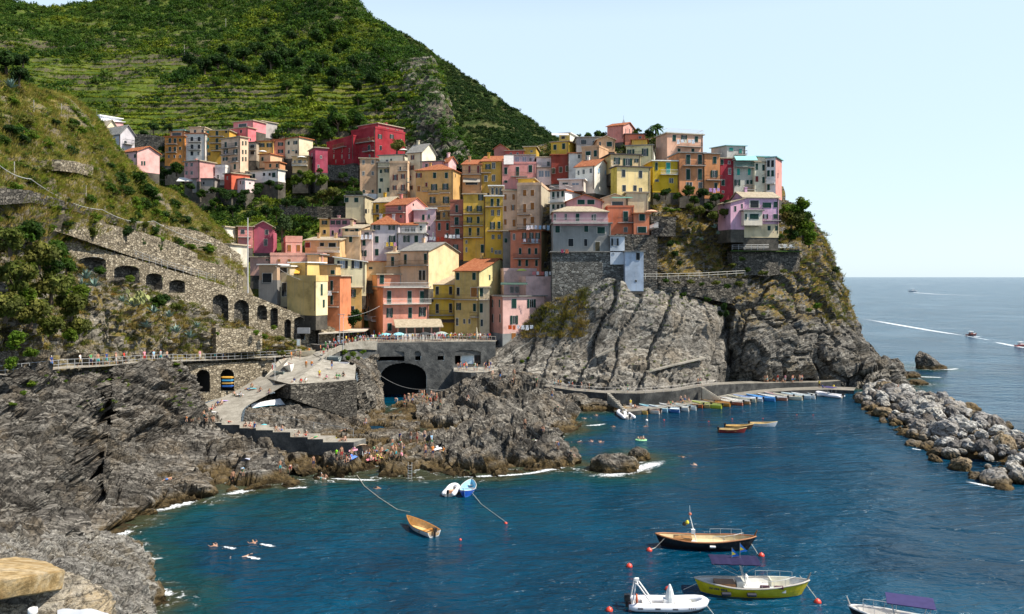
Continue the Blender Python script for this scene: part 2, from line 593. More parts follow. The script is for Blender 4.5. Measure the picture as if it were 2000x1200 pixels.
terrain('spur_crag',nearer(6)[[(770,120,352),(800,112,348),(838,114,346),(850,140,350)],[(785,190,312),(820,180,304),(858,172,302),(873,190,310)],[(780,250,280),(830,235,270),(870,232,266),(893,250,276)],[(800,300,258),(850,290,250),(895,290,246),(920,312,256)],[(850,345,242),(880,330,238),(915,325,238),(945,345,245)]],.9,rockdisp(1.0,(80,10),7,.6,9),M_RIDGE)
terrain('village_hill',[[(850,345,250),(940,312,250),(1060,284,246),(1180,270,243),(1290,270,236),(1340,310,226),(1410,340,220),(1530,365,214)],[(850,420,226),(940,400,226),(1060,380,222),(1180,365,215),(1290,360,212),(1340,375,210),(1410,385,209),(1530,400,210)],[(850,520,202),(940,510,200),(1060,500,196),(1180,480,193),(1270,470,191)]+[(1310,460,196),(1390,470,199),(1480,480,205)],[(850,660,192),(940,655,190),(1060,640,186),(1180,580,184),(1270,560,184),(1310,560,190),(1390,560,195),(1480,560,200)]],1.2,hilldisp(1.0,20,31),M_SLOPE)
SL=[[(-150,110,118),(-40,150,122),(20,180,128),(70,205,136),(140,226,145),(190,275,156),(230,325,166),(290,375,176),(340,396,182),(400,440,184),(450,480,186)],[(-150,90,100),(-40,130,105),(20,158,110),(70,183,118),(140,204,128),(190,252,138),(232,303,148),(292,355,158),(342,377,165),(402,424,172),(452,470,176)],[(-150,250,88),(-40,262,92),(20,270,97),(80,280,104),(150,300,114),(210,330,126),(260,365,138),(310,395,149),(350,415,157),(405,440,167),(452,478,174)],[(-150,380,80),(-40,385,84),(20,392,89),(80,400,95),(150,412,106),(220,425,120),(270,435,132),(330,450,146),(370,462,154),(420,475,164),(460,495,172)],[(-150,465,77),(-40,467,83),(20,470,89),(80,474,97),(130,480,107),(200,500,117),(270,520,128),(340,542,140),(400,556,149),(450,570,158),(500,587,167)]]
terrain('left_slope',SL,.55,hilldisp(1.1,9,41),M_DRY,post=terraces(30,60,2.6,.6,9))
PO=[(-80,745,80),(0,735,87),(60,728,93),(130,720,99),(200,716,107),(270,710,116),(330,707,125),(390,705,136),(440,703,143),(500,700,150),(545,698,155),(590,694,161)]
PO3=[P(*p)for p in PO]
PI3=[p+np.array([-2.0,2.2,.02])for p in PO3]
terrain('path_bank',[[(-80,440,84),(0,445,90),(60,455,96),(130,500,105.5),(200,540,114),(270,556,124),(330,578,134),(390,602,143),(440,628,149),(500,645,156),(560,660,161),(610,682,166)],[(-80,600,80),(0,605,86),(60,610,93),(130,612,101),(200,618,110),(270,625,120),(330,635,130),(390,648,139),(440,660,146),(500,670,153),(560,680,159),(610,692,164)],PI3,[p+np.array([0,0,-1.5])for p in PI3]],.42,rockdisp(.62,(15,10),4.5,.4,4),rockmat('bank_rock',(.075,.067,.055),(.19,.17,.14),(.33,.3,.25),(.2,.15,.085),(R(15),R(10),0),wet=False,veg=(.1,(.06,.065,.018),(.15,.11,.035),(.1,.105,.03))))
terrain('coast_path',[PI3,[(a+b)/2 for a,b in zip(PI3,PO3)],PO3],.8,lambda V:.03*fbm(V,3,2),M_CONC)
def crevice(V):
 px,py=proj(V)
 g=np.exp(-((px-(193+6*np.sin(py/31))-(py-900)*.0)/7.)**2)*np.clip((py-760)/40,0,1)*np.clip((1000-py)/30,0,1)
 g2=np.exp(-((px-(208-(py-760)*.03))/5.)**2)*np.clip((py-725)/15,0,1)*np.clip((850-py)/30,0,1)
 V=V.copy()
 V[:,1]+=4.5*g+2.5*g2
 V[:,0]-=1.2*g
 return V
r5=[(-80,1080,52),(0,1075,55.5),(60,1068,60),(130,1058,68),(205,1045,79),(262,1010,86.5),(345,978,93),(440,962,96.5),(580,939,102)]
terrain('left_cliff',[[p+np.array([0,.3,-.15])for p in PO3[:7]]+[(372,722,131),(388,775,136)],[(-80,830,76),(0,825,82),(60,815,88),(130,805,93),(195,800,101),(260,790,109),(320,785,116),(365,790,123),(388,815,128)],[(-80,900,70),(0,895,76),(60,890,81),(120,885,86),(195,885,96),(250,870,102),(310,865,109),(370,850,116),(450,850,119)],[(-80,960,62),(0,960,67),(60,955,73),(110,950,79),(192,950,89),(260,925,95),(330,915,101),(420,905,106),(540,895,110)],[(-80,1020,56),(0,1020,60),(50,1020,65),(100,1020,72),(182,1008,82),(250,985,88),(330,960,95),(430,946,99),(560,924,104)],r5,under(r5)],.34,rockdisp(1.15,(25,14),6,.85,1),M_ROCK,post=crevice)
r5=[(20,1330,33),(100,1300,39),(180,1262,45.5),(250,1215,54),(308,1168,64.5),(322,1182,63.7)]
terrain('near_rock',[[(-80,1030,51),(0,1032,55),(80,1040,61),(150,1040,68),(215,1052,76),(236,1058,78.5)],[(-80,1120,44),(0,1120,47),(80,1110,52),(160,1090,60),(238,1060,73),(266,1072,76)],[(-60,1230,36),(20,1220,40),(100,1200,46),(190,1150,55),(262,1100,68),(284,1108,71)],r5,under(r5,3,1)],.26,rockdisp(.55,(35,25),3.6,.5,12),rockmat('grey_rough_rock',(.065,.06,.055),(.17,.16,.145),(.33,.315,.285),(.16,.13,.085),(R(35),R(25),0),scale=1.5))
r3=[(620,937,103),(700,937,103),(780,938,102.8),(850,936,103.3),(920,932,104.4),(990,928,105.5),(1040,922,107.1),(1085,914,109.4),(1132,904,112.4)]
terrain('shore_rock',[[(450,862,122),(560,868,121),(700,862,122),(780,850,127),(850,850,129),(920,832,131),(990,822,132),(1050,835,128),(1100,868,122)],[(480,885,113),(590,885,113),(700,880,114),(780,862,118),(850,858,119),(920,840,121),(990,824,122),(1042,828,121),(1090,858,117)],[(540,912,107),(620,910,107),(700,905,107.5),(780,893,109),(850,890,110),(920,880,111),(990,872,112),(1045,875,112),(1112,888,113.5)],r3,under(r3)],.36,rockdisp(.85,(-12,-22),5,.9,2),M_ROCK2)
r3=[(815,865,127),(870,860,129),(920,848,132),(965,846,133),(1010,851,131.7),(1050,854,130.4),(1085,854,130.4),(1115,850,132.1),(1140,841,136)]
terrain('rock_outcrop',[[(815,800,153),(870,780,156),(920,760,159),(965,745,162),(1010,740,163),(1050,756,160),(1085,788,152),(1118,808,147),(1141,829,141)],[(815,802,146),(870,778,147),(920,753,148),(965,738,148),(1010,735,149),(1048,748,148),(1078,780,144),(1112,803,141),(1141,828,139)],[(815,830,140),(870,815,140),(920,795,141),(965,785,141),(1010,778,141),(1050,785,140),(1088,798,139),(1120,818,137.5),(1143,834,137.5)],r3,under(r3)],.4,rockdisp(1.0,(10,25),6.5,.4,3),M_ROCK2)
terrain('basin_rock',[[(492,778,139),(530,764,140),(590,770,140),(640,782,140),(690,800,141),(730,815,146),(780,813,148),(820,812,149)],[(481,800,131),(530,776,137),(590,784,135.5),(640,800,136.5),(690,816,138),(730,818,141),(780,818,143),(820,820,144)],[(474,828,124),(530,840,125),(590,848,124),(640,850,126),(690,848,128),(730,848,130),(780,848,131),(820,850,131)],[(470,880,116),(530,885,116),(590,890,116),(640,885,118),(690,880,120),(730,875,122),(780,868,124),(820,864,126)]],.4,rockdisp(.6,(60,-20),5,.5,5),M_ROCK2)
terrain('grotto_rock',[[(735,818,156),(800,775,165),(860,768,168),(920,770,168),(985,760,165)],[(742,812,152.5),(800,800,154),(860,790,156),(920,783,156),(985,773,156)],[(745,824,146),(800,824,146),(860,812,149),(920,802,150),(985,795,150)],under([(745,824,146),(800,824,146),(860,812,149),(920,802,150),(985,795,150)])],.4,rockdisp(.5,(10,10),4,.4,6),M_ROCK2)
r2=[(1050,812,150.6),(1100,806,154),(1150,803,155.8),(1222,803,155.8)]
terrain('yard_rock',[[(640,708,156),(690,700,161),(742,690,171)],[(694,716,149),(712,722,155),(744,720,168)],[(698,760,142),(718,765,147),(748,765,160)],[(700,812,142),(722,812,146),(752,805,153)]],.4,rockdisp(.45,(60,10),4,.4,15),M_ROCK2)
terrain('low_rock',[[(1050,768,164),(1100,772,163),(1150,775,162),(1222,792,158)],[(1050,782,157),(1100,782,157),(1150,783,158),(1222,797,157)],r2,under(r2)],.4,rockdisp(.5,(10,15),4,.4,7),M_ROCK2)
def slab(V):
 """big dipping joint planes of the quay cliff"""
 px,py=proj(V)
 sx=px+(py-650)*.36+14*fbm(V/7,3,77)
 d=0
 J=[(985,0),(1052,1.2),(1098,.7),(1172,2.4),(1222,1.0),(1288,2.0),(1322,.5),(1412,2.2),(1600,0)]
 for(a,k),(b,k2)in zip(J[:-1],J[1:]):
  m=(sx>=a)&(sx<b)
  fr=np.clip((sx-a)/(b-a),0,1)
  d=d+m*((.25+.45*k)*(1-fr)-.4-(.42*k2)*np.exp(-((b-sx)/3.0)**2)-.3*k*np.exp(-((sx-a)/3.)**2))
 Q=rot_bed(V,60,15)
 f1,f2,cid=worley(Q/np.array([7,7,2.4]),4)
 d+=.55*(cid-.5)-.2*np.clip(1-(f2-f1)/.05,0,1)
 d+=.35*fbm(V/6,5,2)+1.3*fbm(V/20,3,3)+.12*ridged(V/2.0,3,8)
 low=np.clip((py-690)/40,0,1)
 f1,f2,cid=worley(Q/np.array([3,3,1.5]),14)
 d+=(.15+low)*(.9*(cid-.5)-.5*np.clip(1-(f2-f1)/.12,0,1))
 return d
terrain('quay_cliff',[[(960,672,182),(1035,622,182),(1085,588,177.2),(1140,566,176.6),(1188,543,176),(1230,556,177),(1290,560,181),(1350,578,183),(1400,600,186),(1430,606,199)],[(955,705,174),(1030,660,176),(1085,622,175.6),(1140,605,175.2),(1190,590,174.6),(1230,595,175),(1290,600,177),(1350,615,179),(1399,630,182),(1430,630,198)],[(952,735,170),(1030,705,173),(1085,690,174),(1140,685,174),(1190,680,173),(1230,680,173),(1290,680,174),(1350,685,176),(1395,690,179),(1430,690,197)],[(952,762,168),(1040,748,168),(1085,752,168),(1140,758,168),(1190,764,167),(1230,768,166),(1290,768,167),(1350,760,170),(1388,755,175),(1428,748,196)],[(952,800,167),(1040,790,167),(1085,790,167),(1140,790,167),(1190,790,166),(1230,790,165),(1290,790,166),(1350,790,169),(1388,785,174),(1428,780,196)]],.42,slab,M_CLIFF)
terrain('headland',[[(1398,790,180),(1450,785,183),(1520,780,186),(1590,775,189),(1650,770,189),(1700,768,184),(1740,770,184),(1782,765,187)],[(1398,752,189),(1450,748,184),(1520,746,187),(1590,744,190),(1650,744,190),(1700,740,187),(1740,744,187),(1780,750,191)],[(1408,690,190),(1450,690,182),(1520,680,184),(1590,680,187),(1650,690,189),(1695,695,192),(1738,705,192),(1768,735,195)],[(1404,612,191),(1450,615,184),(1520,610,186),(1590,610,190),(1645,620,196),(1676,655,202),(1700,690,204),(1760,732,200)],[(1400,560,189),(1450,565,189),(1520,560,191),(1590,545,196),(1635,560,203),(1660,610,210),(1688,685,212),(1750,730,206)],[(1385,530,192),(1450,530,191),(1510,505,195),(1570,490,200),(1610,510,208),(1645,560,216),(1670,640,222),(1720,722,220)],[(1380,470,197),(1440,465,197),(1500,455,200),(1550,445,205),(1590,465,212),(1622,520,222),(1648,600,230),(1690,715,232)],[(1375,400,203),(1440,402,203),(1500,402,206),(1540,398,211),(1568,425,220),(1600,480,230),(1625,560,240),(1660,710,244)]],.45,rockdisp(1.15,(70,20),8,.3,10),M_SLOPE)
terrain('cliff_terrace',[[(1040,650,184.5),(1150,610,183.5),(1230,600,183.5),(1290,604,184.5),(1350,622,187),(1425,660,193)],[(1040,560,185),(1150,545,183),(1230,541,183),(1290,540,184),(1350,542,187),(1412,550,190)],[(1040,480,192),(1150,470,190),(1230,470,188),(1290,462,189),(1350,455,193),(1412,462,197)],[(1040,400,200),(1150,390,200),(1230,385,199),(1290,372,199),(1350,372,202),(1412,385,206)]],.5,rockdisp(.6,(70,20),5,.4,13),M_SLOPE)
def rockmesh(name,sx,sy,sz,seed,mat,n=40,amp=.22):
 u=np.linspace(0,np.pi,n)
 v=np.linspace(0,2*np.pi,n*2,endpoint=False)
 U,Vv=np.meshgrid(u,v,indexing='ij')
 D=np.stack([np.sin(U)*np.cos(Vv),np.sin(U)*np.sin(Vv),np.cos(U)],-1).reshape(-1,3)
 f1,f2,cid=worley(D*1.9+seed*7.7,seed)
 r=1+amp*1.5*(f1-.5)+amp*.5*fbm(D*3+seed,4,seed)-amp*.35*np.clip(1-(f2-f1)/.1,0,1)
 V=D*r[:,None]
 V=np.sign(V)*np.abs(V)**.85*np.array([sx,sy,sz])
 i=np.arange(n*2*n).reshape(n,2*n)
 j=np.roll(i,-1,1)
 F=np.stack([i[:-1],i[1:],j[1:],j[:-1]],-1).reshape(-1,4)
 return npmesh(name,V,F,mat)
def wedge(V):
 V=V.copy()
 f=(V[:,0]-V[:,0].min())/np.ptp(V[:,0])
 V[:,2]*=1.35-1.1*np.clip(f*1.25,0,1)**.8
 return V
def searock(label,px,pyw,wpx,hpx,depth,seed,lean=0,mat=None,group=None):
 d=dz(pyw)
 k=d/FOC
 o=link('sea_rock',rockmesh('sea_rock',wpx*k/2,depth/2,hpx*k,seed,mat or M_ROCK2,44,.3))
 o.location=Vector(PZ(px,pyw,0))+Vector((0,depth*.4,0))
 if lean<-.2:
  o.data.vertices.foreach_set('co',wedge(np.array([v.co for v in o.data.vertices])).astype(np.float32).ravel())
 o.rotation_euler=(0,max(lean,0),0)
 tag(o,label,'rock',group)
 V=np.array([o.matrix_world@v.co for v in o.data.vertices])if False else None
 return o
searock('low brown rock islet ringed by white surf in the middle of the bay',1205,924,95,30,5,3)
searock('small dark rock touching the right end of the bay islet',1252,900,40,20,4,5)
searock('dark wedge shaped rock standing alone in the open sea',1826,722,54,36,6,9,-.25,M_ROCK)
searock('dark jagged rock spike behind the tip of the headland',1712,705,34,40,6,11,-.3,M_ROCK)
searock('black rock lump at the foot of the headland by the breakwater',1745,740,70,38,9,13,0,M_ROCK)
searock('small low rock in the surf beyond the breakwater root',1785,738,34,11,4,15,0,M_ROCK)
searock('flat rock awash just behind the far end of the boulders',1797,752,40,9,4,17,0,M_ROCK)
searock('round grey boulder beside the green pool under the arch',715,808,58,42,7,21,.1,M_PALEROCK)
searock('small weedy rock just off the bathing ledge',565,951,32,9,2.5,23)
gx=np.concatenate([-np.geomspace(30000,86,16),np.arange(-85,150,.6),np.geomspace(151,30000,24)])
gy=np.concatenate([np.array([-200,-60,0,20]),np.arange(30,225,.6),np.geomspace(226,55000,40)])
GX,GY=np.meshgrid(gx,gy)
SV=np.stack([GX.ravel(),GY.ravel(),np.zeros(GX.size)],1)
shore=[]
for k in('left_cliff','near_rock','shore_rock','rock_outcrop','low_rock','headland','grotto_rock','quay_cliff'):
 v=BV[k][1]
 shore.append(v[np.abs(v[:,2])<.35])
for o in[o for o in COL.objects if o.name.startswith('sea_rock')]:
 bpy.context.view_layer.update()
 v=np.array([o.matrix_world@q.co for q in o.data.vertices])
 shore.append(v[np.abs(v[:,2])<.5])
shore=np.concatenate(shore)
kd=KDTree(len(shore))
for i,p in enumerate(shore):
 kd.insert((p[0],p[1],0),i)
kd.balance()
dist=np.full(len(SV),60.)
m=(np.abs(SV[:,0]-20)<120)&(SV[:,1]>28)&(SV[:,1]<240)
dist[m]=[kd.find(p)[2]for p in SV[m]]
cs=np.zeros((len(SV),3))
cs[:,0]=np.clip(1-dist/9,0,1)
cs[:,1]=np.clip(1-dist/2.6,0,1)
cs[:,2]=np.exp(-(((SV[:,0]+22)/22)**2+((SV[:,1]-90)/8)**2))+.8*np.exp(-(((SV[:,0]-14)/9)**2+((SV[:,1]-104)/5)**2))
mt=NT('sea_water')
p=mt.pos()
at=mt.n('VertexColor',layer_name='tint')
sc=mt.n('SeparateColor')
mt.l(at.outputs[0],sc.inputs[0])
big=mt.noise(.05,4,.5,p,1.2)
mid=mt.noise(.35,4,.6,mt.mapped(p,(.6,1.5,1)))
c=mt.ramp(big,(.3,(.0003,.024,.052)),(.7,(.0007,.047,.092)))
c=mt.mix(mt.math('MULTIPLY',sc.outputs[2],mt.ramp(mid,(.25,.35),(.7,1))),c,(.002,.05,.062))
sh=mt.math('ADD',sc.outputs[0],mt.math('MULTIPLY',mt.math('SUBTRACT',mid,.5),.7))
c=mt.mix(mt.ramp(sh,(.35,0),(.62,.85)),c,(.004,.04,.042))
c=mt.mix(mt.ramp(sh,(.74,0),(.95,.85)),c,(.045,.045,.02))
fo=mt.math('MULTIPLY',mt.ramp(sc.outputs[1],(.05,0),(.45,1)),mt.ramp(mt.noise(.9,8,.75,p,1.0),(.56,0),(.66,1)))
fo=mt.math('MULTIPLY',fo,mt.ramp(mt.noise(.11,3,.5,p),(.42,0),(.56,1)))
c=mt.mix(fo,c,(.75,.78,.8))
mt.base(c)
mt.b.inputs['IOR'].default_value=1.33
rg=mt.n('Mapping')
mt.b.inputs['Specular IOR Level'].default_value=.26
mt.l(mt.math('ADD',mt.math('MULTIPLY',fo,.6),.17),mt.b.inputs['Roughness'])
w1=mt.noise(.2,2,.5,mt.mapped(p,(.7,1.7,1),(0,0,R(18))),.8)
w2=mt.noise(.75,4,.6,mt.mapped(p,(.8,1.6,1),(0,0,R(-14))),.5)
w3=mt.noise(2.6,4,.6,mt.mapped(p,(.9,1.5,1),(0,0,R(30))))
ruf=mt.ramp(mt.noise(.022,3,.5,p,.8),(.34,.5),(.62,1.5))
h=mt.math('ADD',mt.math('MULTIPLY',w1,1.1),mt.math('ADD',mt.math('MULTIPLY',w2,.5),mt.math('MULTIPLY',w3,.1)))
mt.bump(mt.math('MULTIPLY',h,ruf),1.0,1.0)
tag(link('sea',npmesh('sea',SV,grid_faces(len(gy),len(gx)),mt.m,True,col=cs)),kind='structure')
def ipx(pts):
 x=[p[0]for p in pts]
 return lambda v,k=1:np.interp(v,x,[p[k]for p in pts])
def archpoly(x0,x1,yt,yb,rise=None):
 rise=rise or(x1-x0)*.45
 c,r=(x0+x1)/2,(x1-x0)/2
 return[(x0,yb)]+[(c-r*math.cos(a),yt+rise-rise*math.sin(a))for a in np.linspace(0,math.pi,11)]+[(x1,yb)]
def inpoly(x,y,poly):
 r=np.zeros(x.shape,bool)
 n=len(poly)
 for i in range(n):
  (xa,ya),(xb,yb)=poly[i],poly[(i+1)%n]
  c=((ya>y)!=(yb>y))&(x<(xb-xa)*(y-ya)/((yb-ya)or 1e-9)+xa)
  r^=c
 return r
def gridwall(name,label,cat,top,bot,dep,mat,arches=(),step=1.6,thick=1.0,recess=1.4,rmat=None,part='arch_recess',disp=.05,group=None):
 """upright wall following a line in plan; top/bot: [(px,py)], dep: [(px,d)], arches: polygons in photo px"""
 ft,fb,fd=ipx(top),ipx(bot),ipx(dep)
 x0,x1=top[0][0],top[-1][0]
 xs=np.linspace(x0,x1,max(3,int((x1-x0)/step)))
 rows=max(3,int(max(fb(xs)-ft(xs))/step))
 t=np.linspace(0,1,rows)
 X=np.repeat(xs[None],rows,0)
 Y=ft(xs)[None]*(1-t[:,None])+fb(xs)[None]*t[:,None]
 D=np.repeat(fd(xs)[None],rows,0)
 G=np.stack([(X-1000)*D/FOC,D,CAM_Z-(Y-HOR)*D/FOC],-1)
 base=G[0,:,:2]
 u=np.concatenate([[0],np.cumsum(np.linalg.norm(np.diff(base,axis=0),axis=1))])
 tan=np.gradient(base,axis=0)
 tan/=np.linalg.norm(tan,axis=1,keepdims=True)
 nb=np.stack([-tan[:,1],tan[:,0]],1)
 nb*=np.sign((nb*base).sum(1,keepdims=True))
 back=np.concatenate([nb,np.zeros((len(nb),1))],1)
 V=G.reshape(-1,3)
 V=V-np.repeat(back[None],rows,0).reshape(-1,3)*(disp*fbm(V/.8,3,5))[:,None]
 UV=np.stack([np.repeat(u[None],rows,0),G[...,2]],-1).reshape(-1,2)
 F=grid_faces(rows,len(xs))
 cx=X.reshape(-1)[F].mean(1)
 cy=Y.reshape(-1)[F].mean(1)
 keep=np.ones(len(F),bool)
 for a in arches:
  keep&=~inpoly(cx,cy,a)
 n=len(V)
 top_b=G[0]+back*thick
 end=[G[:,-1]+back[-1]*thick,G[:,0]+back[0]*thick]
 V=np.concatenate([V,top_b]+end)
 UV=np.concatenate([UV,np.stack([u,G[0,:,2]+thick],1)]+[np.stack([np.full(rows,uu),G[:,i,2]],1)for uu,i in((u[-1]+thick,-1),(-thick,0))])
 C=len(xs)
 i=np.arange(C)
 cap=np.stack([i[:-1],i[1:],n+i[1:],n+i[:-1]],1)
 r=np.arange(rows)
 e1=np.stack([r[:-1]*C+C-1,r[1:]*C+C-1,n+C+r[1:],n+C+r[:-1]],1)
 e2=np.stack([r[:-1]*C,r[1:]*C,n+C+rows+r[1:],n+C+rows+r[:-1]],1)
 o=link(name,npmesh(name,V,np.concatenate([F[keep],cap,e1,e2]),mat,uv=UV))
 tag(o,label,cat,group)
 for a in arches:
  vs,fs=[],[]
  for(x,y)in a:
   k=np.clip(np.interp(x,xs,np.arange(C)),0,C-1)
   p=P(x,y,fd(x))
   b=back[int(round(k))]
   vs+=[p-b*.02,p+b*recess]
  m=len(a)
  fs=[(2*q,2*((q+1)%m),2*((q+1)%m)+1,2*q+1)for q in range(m)]
  fs.append(tuple(2*q+1 for q in range(m)))
  me=bpy.data.meshes.new(part)
  me.from_pydata([tuple(v)for v in vs],[],fs)
  me.materials.append(rmat or M_MASON_D)  # recess lining darker than the wall, inner shade put into its colour
  ul=me.uv_layers.new(name='UVMap')
  for lp in me.loops:
   c=me.vertices[lp.vertex_index].co
   ul.data[lp.index].uv=(c.x+c.y,c.z)
  link(part,me,o)
 return o
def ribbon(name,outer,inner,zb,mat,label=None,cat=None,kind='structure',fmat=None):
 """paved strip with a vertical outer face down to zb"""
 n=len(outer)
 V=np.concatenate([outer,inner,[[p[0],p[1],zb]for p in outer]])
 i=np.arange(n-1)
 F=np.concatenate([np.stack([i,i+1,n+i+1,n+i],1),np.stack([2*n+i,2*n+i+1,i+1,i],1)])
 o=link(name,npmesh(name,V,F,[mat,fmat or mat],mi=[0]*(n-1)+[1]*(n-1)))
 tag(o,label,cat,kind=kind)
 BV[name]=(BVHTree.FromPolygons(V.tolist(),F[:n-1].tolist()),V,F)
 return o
POST={}
def railing(name,label,pts,h=1.05,gap=1.8,rails=(1.0,.55),r=.03,mat=None,bars=False,cat='railing',prob=1.0):
 mat=mat or M_METAL
 pts=[Vector(p)for p in pts]
 o=empty(name,pts[0])
 tag(o,label,cat)
 mb=MB()
 for f in rails:
  mb.tube([p-pts[0]+Vector((0,0,h*f))for p in pts],r,5)
 mb.build('rail',mat,o)
 k=(h,r,mat.name)
 if k not in POST:
  POST[k]=MB().tube([(0,0,-.1),(0,0,h)],r*1.25,5).mesh('post',mat)
 L=[0]
 for a,b in zip(pts[:-1],pts[1:]):
  L.append(L[-1]+(b-a).length)
 nn=min(95,max(2,int(L[-1]/gap)+1))
 for i in range(nn):
  s=L[-1]*i/(nn-1)
  j=max(q for q in range(len(L)-1)if L[q]<=s+1e-6)
  f=(s-L[j])/max(L[j+1]-L[j],1e-6)
  link('post',POST[k],o,pts[j].lerp(pts[j+1],f)-pts[0])
 return o
RW=[(128,105),(200,115),(270,126),(330,137),(400,147),(450,153),(500,159),(560,165),(610,169),(655,172)]
AR=[archpoly(153,207,502,548,9),archpoly(222,272,519,560,9),archpoly(285,317,534,566,8),archpoly(331,361,547,572,6),archpoly(415,446,575,652),archpoly(457,486,586,642),archpoly(502,521,596,625),archpoly(528,543,601,640),archpoly(556,568,624,668),archpoly(574,595,619,664),archpoly(603,623,631,672)]
RT=[(128,462),(160,475),(200,488),(270,508),(330,527),(390,543),(420,552),(450,562),(500,580),(560,604),(610,624),(655,642)]
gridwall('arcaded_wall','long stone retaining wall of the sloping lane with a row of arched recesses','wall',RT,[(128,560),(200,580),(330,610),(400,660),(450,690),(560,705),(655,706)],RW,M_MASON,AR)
railing('lane_railing','thin grey mesh railing on top of the arcaded stone wall',[P(x,y,np.interp(x,[a for a,b in RW],[b for a,b in RW])+.4)for x,y in RT[:7]],1.3,2.2,(1,.66,.33),.025)
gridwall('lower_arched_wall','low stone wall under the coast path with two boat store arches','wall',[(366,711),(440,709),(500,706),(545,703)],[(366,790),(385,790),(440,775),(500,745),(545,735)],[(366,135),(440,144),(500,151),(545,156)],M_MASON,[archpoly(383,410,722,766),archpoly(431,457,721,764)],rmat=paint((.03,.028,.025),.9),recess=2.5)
gridwall('path_wall','short dark stone wall holding up the coast path above the cliff','wall',[(243,712),(300,709),(345,708)],[(243,745),(300,742),(345,735)],[(243,111.5),(300,119.5),(345,128)],M_MASON_D)
gridwall('bank_wall','square patch of stone walling on the bank below the tall arches','wall',[(422,640),(470,643),(512,643)],[(422,690),(470,688),(512,686)],[(422,141),(470,146),(512,150)],M_MASON)
for i,(lab,t,b,d)in enumerate([('dark dry stone wall along the upper left of the grassy slope',[(-20,366),(60,372),(130,394),(200,416),(268,434)],[(-20,402),(60,396),(130,408),(200,430),(268,452)],[(-20,82),(60,92),(130,102),(200,116),(268,130)]),('long dry stone wall under the brown garden track',[(40,398),(110,412),(200,436),(270,452),(330,470),(385,495)],[(40,450),(110,452),(200,482),(270,505),(330,520),(385,540)],[(40,91),(110,101),(200,115),(270,128),(330,140),(385,149)]),('pale rubble wall below the dry grass next to the vine hut',[(268,431),(330,441),(390,452),(432,472),(470,498)],[(268,470),(330,480),(390,490),(432,505),(470,520)],[(268,131),(330,145),(390,156),(432,164),(470,171)]),('short dry stone wall high up in the middle of the grassy slope',[(118,312),(150,316),(182,326)],[(118,334),(150,338),(182,346)],[(118,103),(150,109),(182,117)]),('rubble wall above the upper arches beside the hut',[(355,500),(400,510),(440,520),(475,540)],[(355,545),(400,553),(440,562),(475,580)],[(355,146),(400,152),(440,158),(475,164)])]):
 gridwall('terrace_wall',lab,'wall',t,b,[(x_,y_-1.6)for x_,y_ in d],M_MASON_D if i<1 else M_MASON,disp=.2,group='dry stone terrace walls')
for lab,t,b,d in[('dark retaining wall under the gardens behind the village',[(468,372),(530,374),(560,384)],[(468,396),(530,396),(560,400)],[(468,243),(530,243),(560,243)]),('brown retaining wall beside the pale tree under the gardens',[(545,400),(620,404),(690,402)],[(545,428),(620,430),(690,428)],[(545,226),(620,224),(690,224)]),('garden wall below the big crimson building',[(640,322),(700,324)],[(640,352),(700,354)],[(640,238),(700,232)]),('grey retaining wall left of the burnt orange house',[(264,262),(300,264),(322,268)],[(264,290),(300,292),(322,294)],[(264,255),(300,255),(322,255)])]:
 gridwall('garden_wall',lab,'wall',t,b,d,M_MASON_D,group='garden walls behind the village')
TE=[P(630,702,151),P(645,689,157),P(665,678,163),P(700,671,168),P(738,669.5,171),P(800,669,172),P(880,668,173),P(968,667,175)]
TI=[P(604,688,164),P(608,676,171),P(612,664,178),P(650,655,190),P(720,646,196),P(800,646,200),P(880,646,200),P(990,646,200)]
for p in TI[3:]:
 p[2]=12.1
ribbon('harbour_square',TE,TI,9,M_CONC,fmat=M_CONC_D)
gridwall('terrace_wall','tall dark concrete wall under the square with a big grotto arch','wall',[(733,673),(800,672.5),(880,672),(968,671)],[(733,800),(800,800),(880,785),(968,772)],[(733,171.3),(800,171.7),(968,174.5)],M_CONC_D,[archpoly(743,833,709,800,26),archpoly(737,790,686,705,3),archpoly(810,821.5,686,704),archpoly(855,867,687,704),archpoly(888,939,684,712,5)],rmat=paint((.02,.021,.022),.9,'dark_opening'),recess=6,part='opening')  # grotto and openings lined near black, their dimness painted in
gridwall('curved_wall','low pale curved parapet wall leading from the slipway to the square','wall',[(628,699),(645,686),(665,675),(700,667),(736,666)],[(628,706),(645,696),(665,686),(700,682),(736,684)],[(628,150.5),(645,156.6),(665,162.5),(700,167.5),(736,170.5)],M_CONC,thick=.3)
railing('square_railing','wooden baluster railing along the front of the crowded square',[p+np.array([0,.25,0])for p in TE[3:]],1.05,.9,(1,.15),.045,paint((.3,.27,.24),.8,'grey_wood'))
PL=[P(886,726,168),P(920,728,163),P(962,727,163),P(1002,735,164)]
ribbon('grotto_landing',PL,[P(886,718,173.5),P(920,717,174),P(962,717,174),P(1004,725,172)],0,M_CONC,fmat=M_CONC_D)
railing('landing_railing','pale handrail round the landing beside the grotto',PL[:3],1.05,1.6,(1,.5),.03)
dd=empty('boathouse_front',P(916,711,174.3))
tag(dd,'white boathouse doors in the wide opening under the square','door')
MB().box(-1.6,1.0,0,.12,0,2.5).build('door',paint((.5,.6,.68),.6),dd)
MB().box(1.1,2.4,.02,.1,.2,1.9).build('window',M_GLASS,dd)
MB().box(-1.8,-1.62,-.1,.1,0,2.7).box(1.02,1.1,-.1,.1,0,2.7).box(-1.62,1.02,-.1,.1,2.51,2.7).build('frame',M_WHITE,dd)
YO=[P(516,738,148),P(540,744,138),P(567,751,133.5),P(630,747,137),P(693,743,139)]
YI=[P(545,703,155),P(565,698,158),P(600,689,164),P(631,702,151.2),P(695,715,148)]
